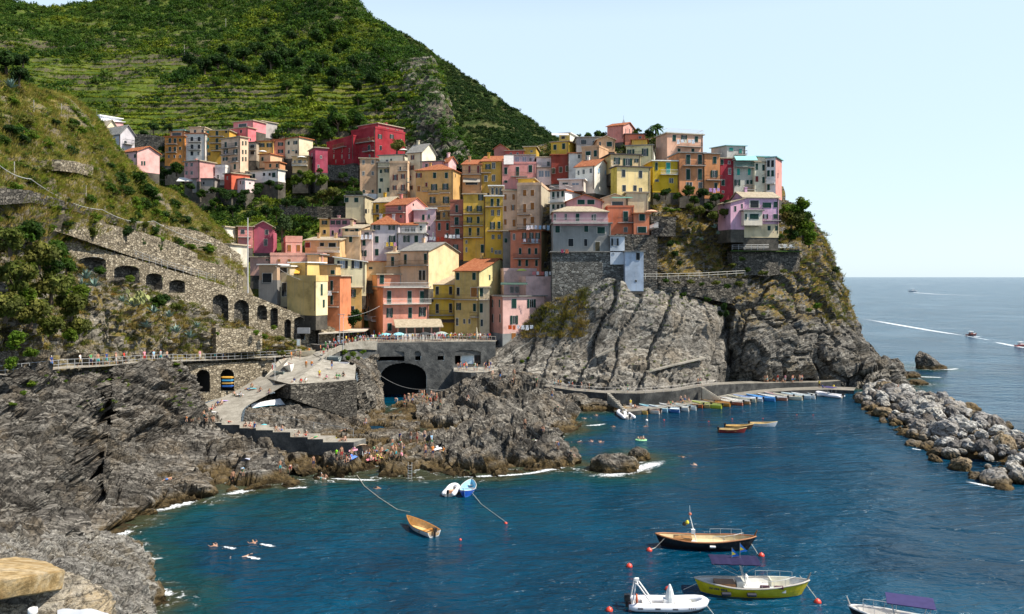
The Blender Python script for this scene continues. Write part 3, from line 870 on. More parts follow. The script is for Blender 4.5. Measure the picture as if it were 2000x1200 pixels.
ribbon('marina_yard',YO,YI,6,M_CONC)
gridwall('basin_wall','dark stone wall of the boat yard rising over folded rock','wall',[(537,744),(567,751),(630,747.5),(697,742.5)],[(537,776),(567,779),(630,800),(697,822)],[(537,138.3),(567,133.3),(630,136.8),(697,138.8)],M_MASON_D,thick=1.2)
gridwall('yard_kerb','pale concrete kerb along the right side of the boat yard','wall',[(662,737),(680,728),(695,711)],[(662,742),(680,733),(698,742)],[(662,139),(680,144),(695,150)],M_CONC,thick=.3)
rows=[[(509,735,150),(530,742,143),(560,750,134.5)],[(452,768,140),(490,769,137),(524,771,134)],[(384,797,133),(430,797,131),(478,797,129.5)],[(380,822,127),(425,824,125),(470,826,123)]]
terrain('slipway',rows,.8,lambda V:.02*fbm(V,3,1),M_CONC)
SX=[(358,826),(433,826),(433,830),(468,830),(468,836.5),(500,836.5),(500,840.5),(533,840.5),(533,844.5),(567,844.5),(567,854),(601,854),(601,858),(631,858),(631,864),(691,864)]
fd=lambda x:np.interp(x,[358,440,691],[123,120,110.5])
bot=[(358,838),(440,860),(500,882),(560,886),(691,893)]
zt=[(P(x,y,fd(x)))for x,y in SX]
vs,fs,k=[],[],len(SX)
bk=np.array([1.2,2.6,0])
for(x,y),p in zip(SX,zt):
 vs+=[p,P(x,np.interp(x,[b[0]for b in bot],[b[1]for b in bot]),fd(x)),p+bk]
for i in range(k-1):
 fs+=[(3*i+1,3*i+4,3*i+3,3*i),(3*i,3*i+3,3*i+5,3*i+2)]
vs.append(vs[3*k-2]+bk)
fs.append((3*k-3,3*k-2,len(vs)-1,3*k-1))
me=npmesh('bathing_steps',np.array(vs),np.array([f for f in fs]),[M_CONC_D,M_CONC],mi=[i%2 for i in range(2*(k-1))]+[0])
tag(link('bathing_steps',me),'wide concrete bathing terrace stepping down to the rocks','steps')
BV['bathing_steps']=(BVHTree.FromPolygons([tuple(v)for v in vs],fs),None,None)
railing('path_railing','long grey railing along the outer edge of the coast path',[p+np.array([-.15,.15,0])for p in PO3],1.1,1.6,(1,.52),.03)
railing('steps_handrail','sagging rope handrail down beside the bathing steps',[P(472,820,128),P(530,822,127),P(600,836,122),P(690,852,118)],1.0,6,(1,),.03)
UO=[P(990,740,164),P(1040,749,163.5),P(1066,755,163),P(1120,763,161.5),P(1180,768,160),P(1250,769,159),P(1320,764,161.5),P(1360,757,165),P(1400,752,170),P(1450,749.5,177),P(1520,748,182),P(1600,747,185.5),P(1642,744,187)]
UI=[p+np.array([0,3.6,0])for p in UO]
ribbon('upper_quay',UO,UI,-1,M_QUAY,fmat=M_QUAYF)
LO=[PZ(x,y,.8)for x,y in[(1213,806),(1260,801),(1320,794),(1390,784),(1440,774),(1500,766),(1560,762.5),(1620,761),(1668,763)]]
LI=[PZ(x,y,.8)for x,y in[(1222,792),(1260,794),(1320,786),(1390,776),(1440,767),(1500,759.5),(1560,756.5),(1620,755),(1672,757)]]
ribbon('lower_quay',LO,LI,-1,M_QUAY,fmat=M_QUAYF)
railing('quay_railing','long pale handrail along the walkway at the foot of the cliff',UO[2:9],1.05,2.0,(1,.5),.035,paint((.5,.46,.42),.6,'pale_metal'))
railing('landing_rail','dark double handrail from the grotto landing down to the quay',[P(1004,731,165),P(1035,742,164),P(1066,752,163.3)],1.05,1.6,(1,.5),.03)
for lab,a,b in[('concrete stairs from the walkway down to the lower quay near the big dinghy',(1186,768,159.7),(1214,797,152.5)),('concrete stairs in the middle of the quay wall beside the sunbathers',(1370,757,165),(1400,777,164.5))]:
 A,B=P(*a),P(*b)
 mb=MB()
 for i in range(10):
  q=A+(B-A)*i/9
  mb.box(q[0]-.05,q[0]+.55,q[1]-1.2,q[1]+.1,min(A[2],B[2])-.3,q[2])
 tag(mb.build('quay_stairs',M_CONC),lab,'stairs','stairs of the quay')
gridwall('cliff_parapet','pale sloping ledge wall climbing across the cliff face','wall',[(1265,726),(1320,712),(1380,698)],[(1265,728.5),(1320,714.5),(1380,700.5)],[(1265,169),(1320,171),(1380,174)],M_CONC,thick=1.2)
gridwall('cliff_parapet','short pale ledge wall on the left of the cliff face','wall',[(1166,696),(1200,680)],[(1166,699),(1200,683)],[(1166,170),(1200,170.5)],M_CONC,thick=1.5)
for lab,t,b,d in[('stone wall under the crimson shrubs below the pink villa',[(1430,490),(1500,489),(1562,487)],[(1430,535),(1500,540),(1562,530)],[(1430,189.5),(1500,190.5),(1562,195)]),('dark stone wall right of the blue house above the cliff',[(1286,541),(1350,541),(1460,545)],[(1286,566),(1350,578),(1460,600)],[(1286,179.5),(1350,182),(1460,188)]),('tall grey stone wall between the blue house and the slope',[(1204,457),(1240,458),(1284,460)],[(1204,566),(1240,566),(1284,566)],[(1204,178.5),(1240,178.5),(1284,179)]),('grey garden wall under the yellow and orange houses on the point',[(1262,362),(1330,366),(1425,382)],[(1262,400),(1330,405),(1425,412)],[(1262,195.5),(1330,197),(1425,200)]),('rough stone wall on the slope below the garden umbrella',[(1272,422),(1320,424)],[(1272,462),(1320,462)],[(1272,186),(1320,187)])]:
 gridwall('headland_wall',lab,'wall',t,b,d,M_MASON_D,thick=3,disp=.15,group='stone walls on the headland')
railing('cliff_railing','white wooden railing along the terrace above the cliff',[P(1238,545,178),P(1290,545,178.5),P(1370,543,181),P(1455,538,186)],1.1,2.5,(1,.5),.05,paint((.5,.47,.42),.7))
railing('villa_railing','grey metal railing round the lawn below the pink villa',[P(1430,488,187.6),P(1500,487.5,188.6),P(1560,486,193)],1.1,1.5,(1,.66,.33),.03)
railing('villa_step_railing','white railing of the stairs left of the pink villa',[P(1424,462,189),P(1440,452,189),P(1480,452,189.5),P(1528,455,192)],1.1,1.2,(1,.5),.04,M_WHITE)
pts=[(-40,1095,3.6),(30,1087,4.1),(92,1097,4.0),(128,1113,3.6),(60,1124,3.35),(-40,1140,3.15)]
top=[P(*p)for p in pts]
c=sum(top)/len(top)
mb=bmesh.new()
vt=[mb.verts.new(p)for p in top]
vb=[mb.verts.new(c+(p-c)*np.array([.92,.92,1])-np.array([0,0,.092]))for p in top]
mb.faces.new(vt)
mb.faces.new(vb[::-1])
for i in range(len(top)):
 j=(i+1)%len(top)
 mb.faces.new((vt[i],vb[i],vb[j],vt[j]))
bmesh.ops.recalc_face_normals(mb,faces=mb.faces[:])
bmesh.ops.bevel(mb,geom=mb.edges[:],offset=.006,segments=2,affect='EDGES')
bmesh.ops.triangulate(mb,faces=mb.faces[:])
bmesh.ops.subdivide_edges(mb,edges=mb.edges[:],cuts=5,use_grid_fill=True)
for v in mb.verts:
 p=np.array([v.co])
 v.co+=v.normal*float(.006*fbm(p/.09,4,3)[0])
me=bpy.data.meshes.new('parapet_stone')
mb.to_mesh(me)
m=NT('ochre_sandstone')
p=m.pos()
f=m.noise(9,8,.7,p)
m.base(m.mix(m.ramp(m.noise(30,5,.6,p),(.35,.6),(.6,0)),m.ramp(f,(.3,(.2,.12,.045)),(.5,(.42,.3,.15)),(.7,(.5,.42,.3))),(.12,.08,.03)))
m.rough(.9)
m.bump(m.noise(60,6,.65,p),.6,.01)
me.materials.append(m.m)
tag(link('parapet_stone',me),'ochre sandstone slab on the parapet in the bottom left corner','stone')
o=link('rubble_wall',rockmesh('rubble_wall',.34,.3,.3,4,rockmat('mortar_rubble',(.1,.085,.07),(.3,.26,.2),(.46,.42,.36),(.36,.26,.13),scale=18,wet=False),90,.55),loc=P(45,1290,3.6))
tag(o,'pale mortared rubble under the ochre parapet slab','wall')
mb=MB()
n=8
for i in range(n):
 for j in range(n):
  pass
sh=np.array([P(112+100*a/9,1192+5*a/9+60*b/9-5*math.sin(a/9*3.1),3.3-.35*b/9)+np.array([0,0,.004*math.sin(a*1.3+b)])for b in range(10)for a in range(10)])
V=np.concatenate([sh,sh-np.array([0,0,.01])])
F=np.concatenate([grid_faces(10,10),grid_faces(10,10)[:,::-1]+100])
tag(link('plastic_sheet',npmesh('plastic_sheet',V,F,paint((.5,.52,.56),.5),True)),'white plastic sheet at the bottom edge beside the rubble','sheet')
mb=MB().lathe([(.012,0),(.018,.012),(.018,.03),(.013,.032),(.011,.01)],14)
tag(mb.build('pipe_end',M_WHITE,loc=P(64,1203,3.25),smooth=True),'short white pipe end lying by the rubble at the bottom edge','pipe')
def tilemat(name,a,b,c,sc=2.2):
 m=NT(name)
 g=m.n('TexCoord').outputs['Object']
 f=m.noise(1.6,6,.7,g)
 v=m.n('TexVoronoi',i_Scale=sc*1.6)
 m.l(g,v.inputs['Vector'])
 s=m.n('SeparateColor')
 m.l(v.outputs['Color'],s.inputs[0])
 col=m.ramp(f,(.3,a),(.5,b),(.7,c))
 col=m.mix(m.math('MULTIPLY',s.outputs[0],.45),col,a)
 wv=m.n('TexWave',i_Scale=sc,i_Distortion=.6,i_Detail=1)
 m.l(g,wv.inputs['Vector'])
 col=m.mix(m.ramp(wv.outputs['Fac'],(.0,.35),(.35,0)),col,tuple(x*.5 for x in a))
 m.base(col)
 m.rough(.9)
 m.bump(m.math('ADD',wv.outputs['Fac'],f),.8,.08)
 return m.m
RM={'t':tilemat('roof_tile',(.24,.075,.035),(.42,.15,.07),(.5,.24,.13)),'s':tilemat('roof_slate',(.16,.16,.15),(.26,.25,.235),(.36,.345,.32),1.4),'c':tilemat('roof_cream',(.3,.25,.18),(.45,.38,.28),(.55,.48,.37),1.4),'w':paint((.72,.72,.7),.6,'roof_white'),'d':paint((.07,.06,.06),.7,'roof_dark'),'q':paint((.2,.42,.4),.6,'roof_turquoise')}
SC={'g':(.010,.042,.034),'b':(.27,.115,.035),'r':(.15,.03,.028),'t':(.03,.26,.22),'n':(.018,.022,.026),'l':(.25,.42,.58),'k':(.07,.06,.035)}
SHM={k:paint(v,.6,'shutter_'+k,.2)for k,v in SC.items()}
M_SILL=paint((.55,.53,.49),.7,'window_surround')
M_PANE2=paint((.16,.2,.26),.15,'bright_glass')
WM={}
def winmesh(kind,fr):
 """unit window seen from -y: pane with a thin surround; kind pane material"""
 k=(kind,fr)
 if k not in WM:
  mb=MB()
  t=.1 if fr else .05
  mb.box(-.5+t,.5-t,-.03,.05,-.5+t*.6,.5-t*.6,0)
  for b in((-.5,.5,.5-t*.6,.5),(-.5,.5,-.5,-.5+t*.6),(-.5,-.5+t,-.5+t*.6,.5-t*.6),(.5-t,.5,-.5+t*.6,.5-t*.6)):
   mb.box(b[0],b[1],-.06,.05,b[2],b[3],1)
  if kind!='n':
   mb.box(-.03,.03,-.045,.05,-.5+t*.6,.5-t*.6,1)
  WM[k]=mb.mesh('window',[M_PANE2 if kind=='l' else M_GLASS,M_SILL])
 return WM[k]
def shmesh(c):
 if('s',c)not in WM:
  mb=MB().box(-.5,.5,-.1,-.062,-.5,.5)
  for i in range(6):
   z=-.42+i*.15
   mb.box(-.42,.42,-.115,-.1,z,z+.09)
  WM[('s',c)]=mb.mesh('shutter',SHM[c])
 return WM[('s',c)]
def railmesh(L,dp,solid=False):
 mb=MB()
 h=1.0
 if solid:
  mb.box(0,L,-dp,-dp+.12,.12,h)
  mb.box(0,.12,-dp+.12,-.02,.12,h)
  mb.box(L-.12,L,-dp+.12,-.02,.12,h)
  return mb
 for z in(.2,h):
  mb.box(0,L,-dp,-dp+.05,z,z+.06)
  mb.box(0,.05,-dp+.05,-.02,z,z+.06)
  mb.box(L-.05,L,-dp+.05,-.02,z,z+.06)
 n=max(2,int(L/.28))
 for i in range(n+1):
  x=(L-.03)*i/n
  mb.box(x,x+.03,-dp+.01,-dp+.04,.1,h)
 return mb
RAILM={'d':M_IRON,'w':paint((.62,.6,.58),.5,'white_rail'),'s':None,'t':paint((.08,.3,.28),.6,'green_rail'),'o':paint((.25,.14,.06),.7,'rusty_rail')}
M_FOUND=groundmat('foundation_stone',(.05,.045,.04),(.1,.09,.075),(.17,.15,.125),scale=.5,bumpd=.1)
M_BASTION=masonry('bastion_stone',(.09,.088,.08),(.19,.185,.17),(.33,.32,.29),(.07,.066,.06),1.3)
PIPE=paint((.12,.09,.07),.6,'drainpipe')
HOUSES=[]
BAR={}
def facet(px,py,O,n):
 """point where the sight line of a pixel meets the plane (O, n)"""
 d=np.array([(px-1000)/FOC,1,-(py-HOR)/FOC])
 C=np.array([0,0,CAM_Z])
 return C+d*(np.dot(O-C,n)/np.dot(d,n))
def H(label,col,xL,xR,yT,yB,d,a=0,xs=None,roof='f:s',wins='',balc='',D=8.0,drop=1.0,found=0,sidecol=None,cat='house',name='house',group='houses of the village',mat=None,chim=0,par='',base=None):
 ar=R(a)
 u=np.array([math.cos(ar),math.sin(ar),0])
 v=np.array([-math.sin(ar),math.cos(ar),0])
 O=P(xL,yB,d)
 zt=P(xL,yT,d)[2]-O[2]
 k=(xR-1000)/FOC
 wd=(k*O[1]-O[0])/(math.cos(ar)-k*math.sin(ar))
 right=True
 if xs is not None:
  k=(xs-1000)/FOC
  right=xs>xR
  c=O+u*wd if right else O
  D=(c[0]-k*c[1])/(math.sin(ar)+k*math.cos(ar))
  if not(2.5<D<26):
   D=6.0 if D<2.5 else 26.0
 root=empty(name,O,ar)
 tag(root,label,cat,group)
 HOUSES.append((label,root,wd,D,zt))
 rq=roof.split(':')+['','']
 rk,rm,rh=rq[0],rq[1]or 's',float(rq[2]or 0)
 mb=MB()
 b=-drop
 if col[1]>.62*col[0]and col[2]<.5*col[0]:
  col=(col[0],col[1]*.87,col[2])
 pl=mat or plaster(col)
 mats=[pl,plaster(sidecol)if sidecol else pl]  # real second colours, and ends painted lighter where the sun falls
 c4=[(0,0),(wd,0),(wd,D),(0,D)]
 hts=[zt]*4
 if rk=='sh':
  hts=[zt,zt,zt+rh,zt+rh]
 if rk=='shl':
  hts=[zt,zt+rh,zt+rh,zt]
 vs=[(x,y,b)for x,y in c4]+[(x,y,h)for(x,y),h in zip(c4,hts)]
 fs=[(0,1,5,4),(1,2,6,5),(2,3,7,6),(3,0,4,7),(4,5,6,7)]
 if rk=='gx':
  vs+=[(0,D/2,zt+rh),(wd,D/2,zt+rh)]
  fs+=[(1+4,6,9),(7,4,8)]
 if rk=='gy':
  vs+=[(wd/2,0,zt+rh),(wd/2,D,zt+rh)]
  fs+=[(4,5,8),(6,7,9)]
 mb.add(vs,fs[:1]+fs[4:5],0)
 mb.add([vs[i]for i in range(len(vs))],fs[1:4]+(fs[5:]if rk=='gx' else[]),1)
 if rk=='gy':
  mb.add(vs,fs[5:],0)
 wl=mb.build('wall',mats,root)
 uvl=wl.data.uv_layers.new(name='UVMap')
 for p in wl.data.polygons:
  for li in p.loop_indices:
   c=wl.data.vertices[wl.data.loops[li].vertex_index].co
   uvl.data[li].uv=((c.x+(1 if abs(p.normal.x)>.5 else 0)*c.y),c.z)
 if base:
  mb=MB().box(-.06,wd+.06,-.06,D+.06,-drop,base[0])
  mb.build('plinth',plaster(base[1]),root)
 if drop==1.0:
  MB().box(.04,wd-.04,.04,D-.04,-(found or(7 if group=='houses behind the vineyard slope' else 4)),-drop).build('foundation',M_FOUND,root)
 if wd>4.5 and drop>=1 and name=='house':
  MB().box(wd-.32,wd-.2,-.14,-.01,0,zt).build('drainpipe',PIPE,root)
 mb=MB()
 e=.4
 th=.18
 if rk=='f':
  mb.box(-e,wd+e,-e,D+e,zt+.002,zt+.25)
 elif rk=='p':
  t=.25
  hp=rh or .7
  mb.box(-.08,wd+.08,-.08,t,zt+.002,zt+hp).box(-.08,wd+.08,D-t,D+.08,zt+.002,zt+hp).box(-.08,t,t,D-t,zt+.002,zt+hp).box(wd-t,wd+.08,t,D-t,zt+.002,zt+hp)
 elif rk in('gx','gy','sh','shl','hip'):
  if rk=='gx':
   s=rh/(D/2)
   q=[[(-e,-e,zt-e*s),(wd+e,-e,zt-e*s),(wd+e,D/2,zt+rh),(-e,D/2,zt+rh)],[(-e,D/2,zt+rh),(wd+e,D/2,zt+rh),(wd+e,D+e,zt-e*s),(-e,D+e,zt-e*s)]]
  elif rk=='gy':
   s=rh/(wd/2)
   q=[[(-e,-e,zt-e*s),(wd/2,-e,zt+rh),(wd/2,D+e,zt+rh),(-e,D+e,zt-e*s)],[(wd/2,-e,zt+rh),(wd+e,-e,zt-e*s),(wd+e,D+e,zt-e*s),(wd/2,D+e,zt+rh)]]
  elif rk=='sh':
   s=rh/D
   q=[[(-e,-e,zt-e*s),(wd+e,-e,zt-e*s),(wd+e,D+e,zt+rh+e*s),(-e,D+e,zt+rh+e*s)]]
  elif rk=='shl':
   s=rh/wd
   q=[[(-e,-e,zt-e*s),(wd+e,-e,zt+rh+e*s),(wd+e,D+e,zt+rh+e*s),(-e,D+e,zt-e*s)]]
  else:
   g=min(wd,D)/2
   r0,r1=((g,D/2),(wd-g,D/2))if wd>D else((wd/2,g),(wd/2,D-g))
   A,B_,C_,E_=(-e,-e,zt-.1),(wd+e,-e,zt-.1),(wd+e,D+e,zt-.1),(-e,D+e,zt-.1)
   r0,r1=(*r0,zt+rh),(*r1,zt+rh)
   q=[[A,B_,r1,r0],[C_,E_,r0,r1],[B_,C_,r1],[E_,A,r0]]if wd>D else[[A,B_,r0],[B_,C_,r1,r0],[C_,E_,r1],[E_,A,r0,r1]]
  for f in q:
   m=len(f)
   lo=[(x,y,z+.01)for x,y,z in f]
   hi=[(x,y,z+th)for x,y,z in f]
   mb.add(lo+hi,[tuple(range(m))[::-1],tuple(range(m,2*m))]+[(i,(i+1)%m,m+(i+1)%m,m+i)for i in range(m)])
 rf=mb.build('roof',plaster(col)if rk=='p' else RM[rm],root)
 if not chim and rk in('gx','hip','sh')and zt>4:
  chim=1
 if chim:
  for i in range(int(chim)):
   cx,cy=wd*(.25+.5*i),D*.5
   cz=zt+(rh if rk in('gx',)else rh*.7 if rk in('sh','hip')else rh*.4)
   MB().box(cx-.3,cx+.3,cy-.3,cy+.3,cz-.6,cz+1.1).box(cx-.4,cx+.4,cy-.4,cy+.4,cz+1.1,cz+1.25).build('chimney',pl,rf)
 if par:
  railmesh(wd+.2,D*.5).build('roof_railing',RAILM[par],root,(-.1,D*.5-.05,zt+.25))
 n1,n2=-v,(u if right else-u)
 O2=O+u*wd if right else O
 def place(px,py):
  X=facet(px,py,O,n1)
  lx=np.dot(X-O,u)
  if-.3<=lx<=wd+.3:
   return(lx,0,X[2]-O[2]),0.0
  X=facet(px,py,O2,n2)
  return((wd if right else 0),np.dot(X-O,v),X[2]-O[2]),(R(90)if right else R(-90))
 for part in[q for q in wins.replace(' ','').split(';')if q]:
  ty,X,Y=part.split(':')
  cc,st,sz=ty[0],ty[1],ty[2:]
  w0,h0=[float(q)for q in(sz.split('x')if sz else('8','12'))]
  for px in map(float,X.split(',')):
   for py in map(float,Y.split(',')):
    loc,rz=place(px,py)
    sc=d/FOC
    W_,H_=w0*sc,h0*sc
    if rz:
     W_=min(W_,1.1)
    if st=='c':
     wo=link('window',winmesh('n',True),root,loc,(0,0,rz),(W_*1.14,1,H_*1.06))
     for s in(-1,1):
      link('shutter',shmesh(cc),wo,(s*.222,0,0),None,(.43,1,.93))
    elif st=='o':
     wo=link('window',winmesh('l' if cc=='l' else 'g',False),root,loc,(0,0,rz),(W_,1,H_))
     for s in(-1,1):
      link('shutter',shmesh('n' if cc=='l' else cc),wo,(s*.77,0,0),None,(.5,1,1.0))
    else:
     link('window',winmesh('l' if cc=='l' else 'n' if cc=='n' else 'g',cc=='w'),root,loc,(0,0,rz),(W_,1,H_))  # plain dark panes also stand in for shaded loggias and openings
 for q in[q for q in balc.replace(' ','').split(';')if q]:
  xx,yy=q.split('@')
  x0,x1=map(float,xx.split('-'))
  ct=yy[-1]
  y=float(yy[:-1])
  loc,rz=place((x0+x1)/2,y)
  la,_=place(x0,y)
  lb,_=place(x1,y)
  L=max(.8,lb[0]-la[0])if not rz else max(.8,abs(lb[1]-la[1]))
  lx=(la[0],0,loc[2])if not rz else(loc[0],loc[1]-(L/2 if right else-L/2),loc[2])
  bo=MB().box(0,L,-1.05,-.01,-.16,0).build('balcony',M_SILL if ct in 'ws' else paint((.3,.28,.26),.8,'balcony_slab'),root,lx,(0,0,rz))
  railmesh(L,1.0,ct=='s').build('railing',pl if ct=='s' else RAILM[ct],bo)
 return root
def awn(label,col,xL,xR,y0,y1,d,out=2.0,a=0,cat='awning',name='awning'):
 """sloping canopy: y0 back edge row, y1 front edge row"""
 A,B=P(xL,y0,d),P(xR,y0,d)
 k=out
 n=np.array([math.sin(R(a)),-math.cos(R(a)),0])
 z1=CAM_Z-(y1-HOR)*(d-out)/FOC
 C_,E_=A+n*k,B+n*k
 C_[2]=E_[2]=z1
 mb=MB()
 q=[A,B,E_,C_]
 mb.add([tuple(p)for p in q]+[tuple(p-np.array([0,0,.07]))for p in q],[(0,1,2,3),(7,6,5,4),(0,4,5,1),(1,5,6,2),(2,6,7,3),(3,7,4,0)])
 return mb,paint(col,.7,'canvas')
def awning(label,*a,**k):
 mb,m=awn(label,*a,**k)
 o=mb.build('awning',m)
 tag(o,label,'awning',k.get('group','awnings of the village'))
 return o
V_='houses behind the vineyard slope'
H('tiny white cottage standing highest at the left edge of the village',(.68,.68,.74),184,196,229,246,222,-35,213,'f:w','nh3x4:205:236',group=V_)
H('small plain pink house just below the tiny white cottage',(.68,.34,.33),175,203,238,252,216,-10,None,'sh:w:1.2',group=V_)
H('small cream house with two dark windows under the plain pink house',(.7,.6,.42),183,209,249,264,210,-30,227,'gx:c:1.5','nh4x6:194,203:256',group=V_)
H('grey white house with slate gable and side balcony at the valley edge',(.5,.47,.5),194,235,267,294,203,-32,263,'gx:s:2.2','rc5x7:204,224:273;nh6x7:245:279','240-258@282d',group=V_)
H('little two storey pink and cream house half hidden by the grassy ridge',(.68,.38,.35),236,268,299,330,193,-30,285,'gx:t:1.4','gc5x7:249,264:305;go5x8:256:317;gc3x8:277,282:319',group=V_)
H('burnt orange four storey house with turquoise canopy on its roof',(.6,.22,.04),322,361,268,318,250,-6,None,'f:t','gc5x9:332,342:275,292;nh4x6:330,341,352:306;gc4x6:352:274,290','327-347@282d;326-346@298d',D=11,group=V_)
H('rooftop room with a turquoise shade above the burnt orange house',(.5,.32,.14),332,360,256,268,253,-6,None,'f:q','nh20x7:345:263',group=V_,drop=1.01)
H('white five storey house with blue shutters beside the burnt orange house',(.68,.62,.56),361,401,262,312,250,-4,None,'f:t','nc5x8:375,389:272,287;nc5x8:375:300;wh5x7:388:300','368-394@278d;368-393@293d',D=11,group=V_)
H('small cream attic house on top of the white five storey house',(.62,.5,.33),371,399,250,262,253,-4,None,'f:c','nh5x6:381,396:257',group=V_,chim=1,drop=1.01)
H('ochre yellow four storey house with three long balconies',(.56,.36,.04),401,448,256,315,251,-3,None,'f:c','tc4x7:406:258,273,287;gc5x9:424:261,275,288;go5x6:406:301;nc4x6:442:257','411-438@267d;411-438@280d;414-436@295d',D=11,chim=1,group=V_)
H('hot pink house stepping up behind the ochre yellow house',(.64,.16,.18),448,484,253,278,258,-25,500,'f:c','nc5x8:454:259;nc4x6:471:257;nh3x5:489:273',group=V_)
H('upper storey block of bright pink plaster with a dark loggia',(.66,.22,.24),456,494,240,254,262,-25,500,'f:c','nh22x8:474:246',group=V_)
H('bare concrete cube house right of the hot pink house',(.42,.38,.36),501,511,239,264,266,-38,523,'f:c','nh5x7:506:244',group=V_)
H('tall cream tower house with laundry balconies and a sunlit right side',(.68,.53,.32),432,469,273,334,243,-33,485,'f:c','gc6x10:441,461:283;go6x8:441,460:296;go7x7:440,459:311;gc6x10:459:326;gc3x8:474,480:280,297,311','433-466@289d;435-464@303d;450-467@317d',group=V_)
H('narrow shaded house squeezed between the cream tower and the yellow terrace',(.4,.33,.25),486,501,279,308,250,-5,None,'f:d','nh9x7:493:286,299','486-500@293d',group=V_)
H('yellow terrace house with two pairs of green shutters',(.66,.46,.11),501,534,277,306,252,-5,None,'f:t','go5x8:512,526:284',group=V_)
H('salmon terrace house between the yellow and the cream one',(.58,.23,.14),534,556,274,303,252,-5,None,'f:t','go5x7:548:282;go5x7:548:296',group=V_)
H('cream terrace house with arched doors at the right end of its row',(.68,.57,.39),556,584,272,305,252,-30,594,'f:t','gc5x7:564:280;go5x7:577:279;nh6x7:564,579:297',group=V_)
H('small tan house with a white parasol on its roof',(.62,.46,.24),507,528,303,322,247,-25,539,'f:t','gc5x7:513:311',group=V_)
H('low orange house with two green windows and a flat roof',(.62,.3,.15),517,546,318,335,244,-10,557,'f:t','gc4x7:528,541:324',group=V_)
H('low white house with a sunlit end wall above the stone heap',(.7,.65,.6),484,543,336,352,241,-25,558,'f:c','gc6x8:490,496:344;nh6x6:516,527:341;gc8x9:535:342',group=V_)
H('small pink cottage with a brown roof and chimney above the white awning',(.66,.32,.29),360,390,317,350,236,-25,402,'f:c','nh7x7:364.5,374.5:322;nh7x7:364.5,374.5:338',chim=1,group=V_)
H('low grey stone house in the shade left of the red house',(.27,.24,.22),376,420,350,370,234,0,None,'f:d','nh4x6:386,398:358',group=V_)
H('white terrace house with outside stairs left of the red house',(.68,.65,.62),420,440,328,356,238,-10,449,'p:w:.8','nh5x8:426:346','420-437@352w',group=V_)
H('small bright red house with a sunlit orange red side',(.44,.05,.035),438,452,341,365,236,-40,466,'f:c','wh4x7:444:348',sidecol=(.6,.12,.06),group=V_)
H('small pinkish white house beside the red house',(.7,.54,.53),464,479,351,370,235,-35,497,'f:c','nh4x7:470,475:357;nh4x3:488:358',group=V_)
H('small grey house above the pinkish white house',(.36,.33,.31),464,484,336,352,240,0,None,'f:c','nh6x6:470,478:342',group=V_)
H('small yellow house with a white parasol left of the dark red house',(.62,.46,.18),571,602,306,332,240,-5,None,'f:c','nh8x6:586:316;nh3x5:596,576:316','572-601@324w',group=V_)
H('narrow magenta house against the end of the crimson building',(.36,.06,.1),616,640,289,330,239,28,603,'f:c','wh4x6:627:307;wh4x8:609.5:303,316;wh4x6:622:325',group=V_)
CR=(.29,.022,.032)
H('long low wing of the crimson building receding to the left',CR,638,690,281,324,253,-50,None,'p::.5','rc4x8:652,668,682:294;bh4x8:652,668,682:306;nh3x7:656,672:316','655-677@289o',D=9,group=V_)
H('big crimson apartment building with long balconies above the gardens',CR,686,733,259,318,243,-38,791,'p:c:.6','rc5x9:695,720:273;wh6x8:696:291;gc6x10:721:289;nc4x8:743,744:289;go5x8:742,765:267;wh4x7:783:276;nh4x7:694,722:306','688-732@279o;712-732@296d',D=12,group=V_)
H('set back crimson top storey with cream trim on the crimson building',(.36,.06,.07),700,738,248,260,247,-38,788,'f:c','wh6x7:712,728:254;gc5x8:748,757:255;go5x8:775:258','738-780@263w',chim=2,group=V_)
H('beige house with peeling plaster and a white ground floor',(.46,.34,.18),703,738,310,392,222,8,None,'f:c','wh5x8:710,728:317,339;gc4x6:711,728:374',base=(1.9,(.62,.62,.62)),D=10)
H('slim pale cream house with green shutters beside the beige one',(.62,.56,.38),738,761,318,396,222,5,None,'f:s','gc4x7:744:335;go4x7:755:334;gc6x7:745:352;gc5x9:742:373;gc4x8:758:371','738-760@327d',D=10)
H('set back cream attic house with a slate roof behind the slim cream house',(.66,.61,.47),740,790,305,322,228,-15,797,'f:s','gh6x8:756:316;gc3x5:764:313')
H('cream yellow house with dark red shutters and turquoise balcony',(.64,.5,.27),761,796,319,390,219,-6,None,'p::.6','ro5x11:772:347;ro4x9:787:345;ro4x9:771:367;ro4x12:787:367;nh4x9:782:330','758-778@357t;776-796@378d;778-796@334d',D=10)
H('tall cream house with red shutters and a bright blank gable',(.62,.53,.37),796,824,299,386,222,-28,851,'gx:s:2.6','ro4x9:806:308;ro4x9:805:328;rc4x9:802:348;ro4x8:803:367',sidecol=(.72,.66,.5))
H('low pink house with a slate roof above the ochre house',(.62,.33,.34),824,866,317,336,220,-15,None,'f:s','nh6x8:833:324;nh3x3:843:321')
H('small pink gabled house with a white chimney behind the ochre house',(.68,.42,.42),866,876,317,336,219,-40,891,'gx:t:1.4','',chim=1)
H('big ochre house with four rows of windows and an orange roof',(.57,.38,.11),812,885,334,408,213,-12,903,'hip:t:2.0','ro6x9:818:343;gc6x11:849,872:343;bc6x11:818:369;go6x12:848:366;go6x12:870:365;go6x12:845:391;go6x13:871:391;rc4x8:833:361;nc3x7:889:343','838-857@379d;860-879@377d;836-880@403d;826-836@374d',D=10,chim=1)
H('low greyish cream house with an iron terrace rail at the garden edge',(.52,.45,.29),675,713,384,428,212,-4,731,'f:s','gc8x9:696,677:391;nh5x8:720:412;nh4x9:715,726:413',par='d')
H('mustard yellow house with a slate roof and one tall green shutter',(.6,.4,.03),729,760,396,434,207,-22,789,'gx:c:1.6','gc6x16:737:408;gc5x5:738:427','729-746@418o')
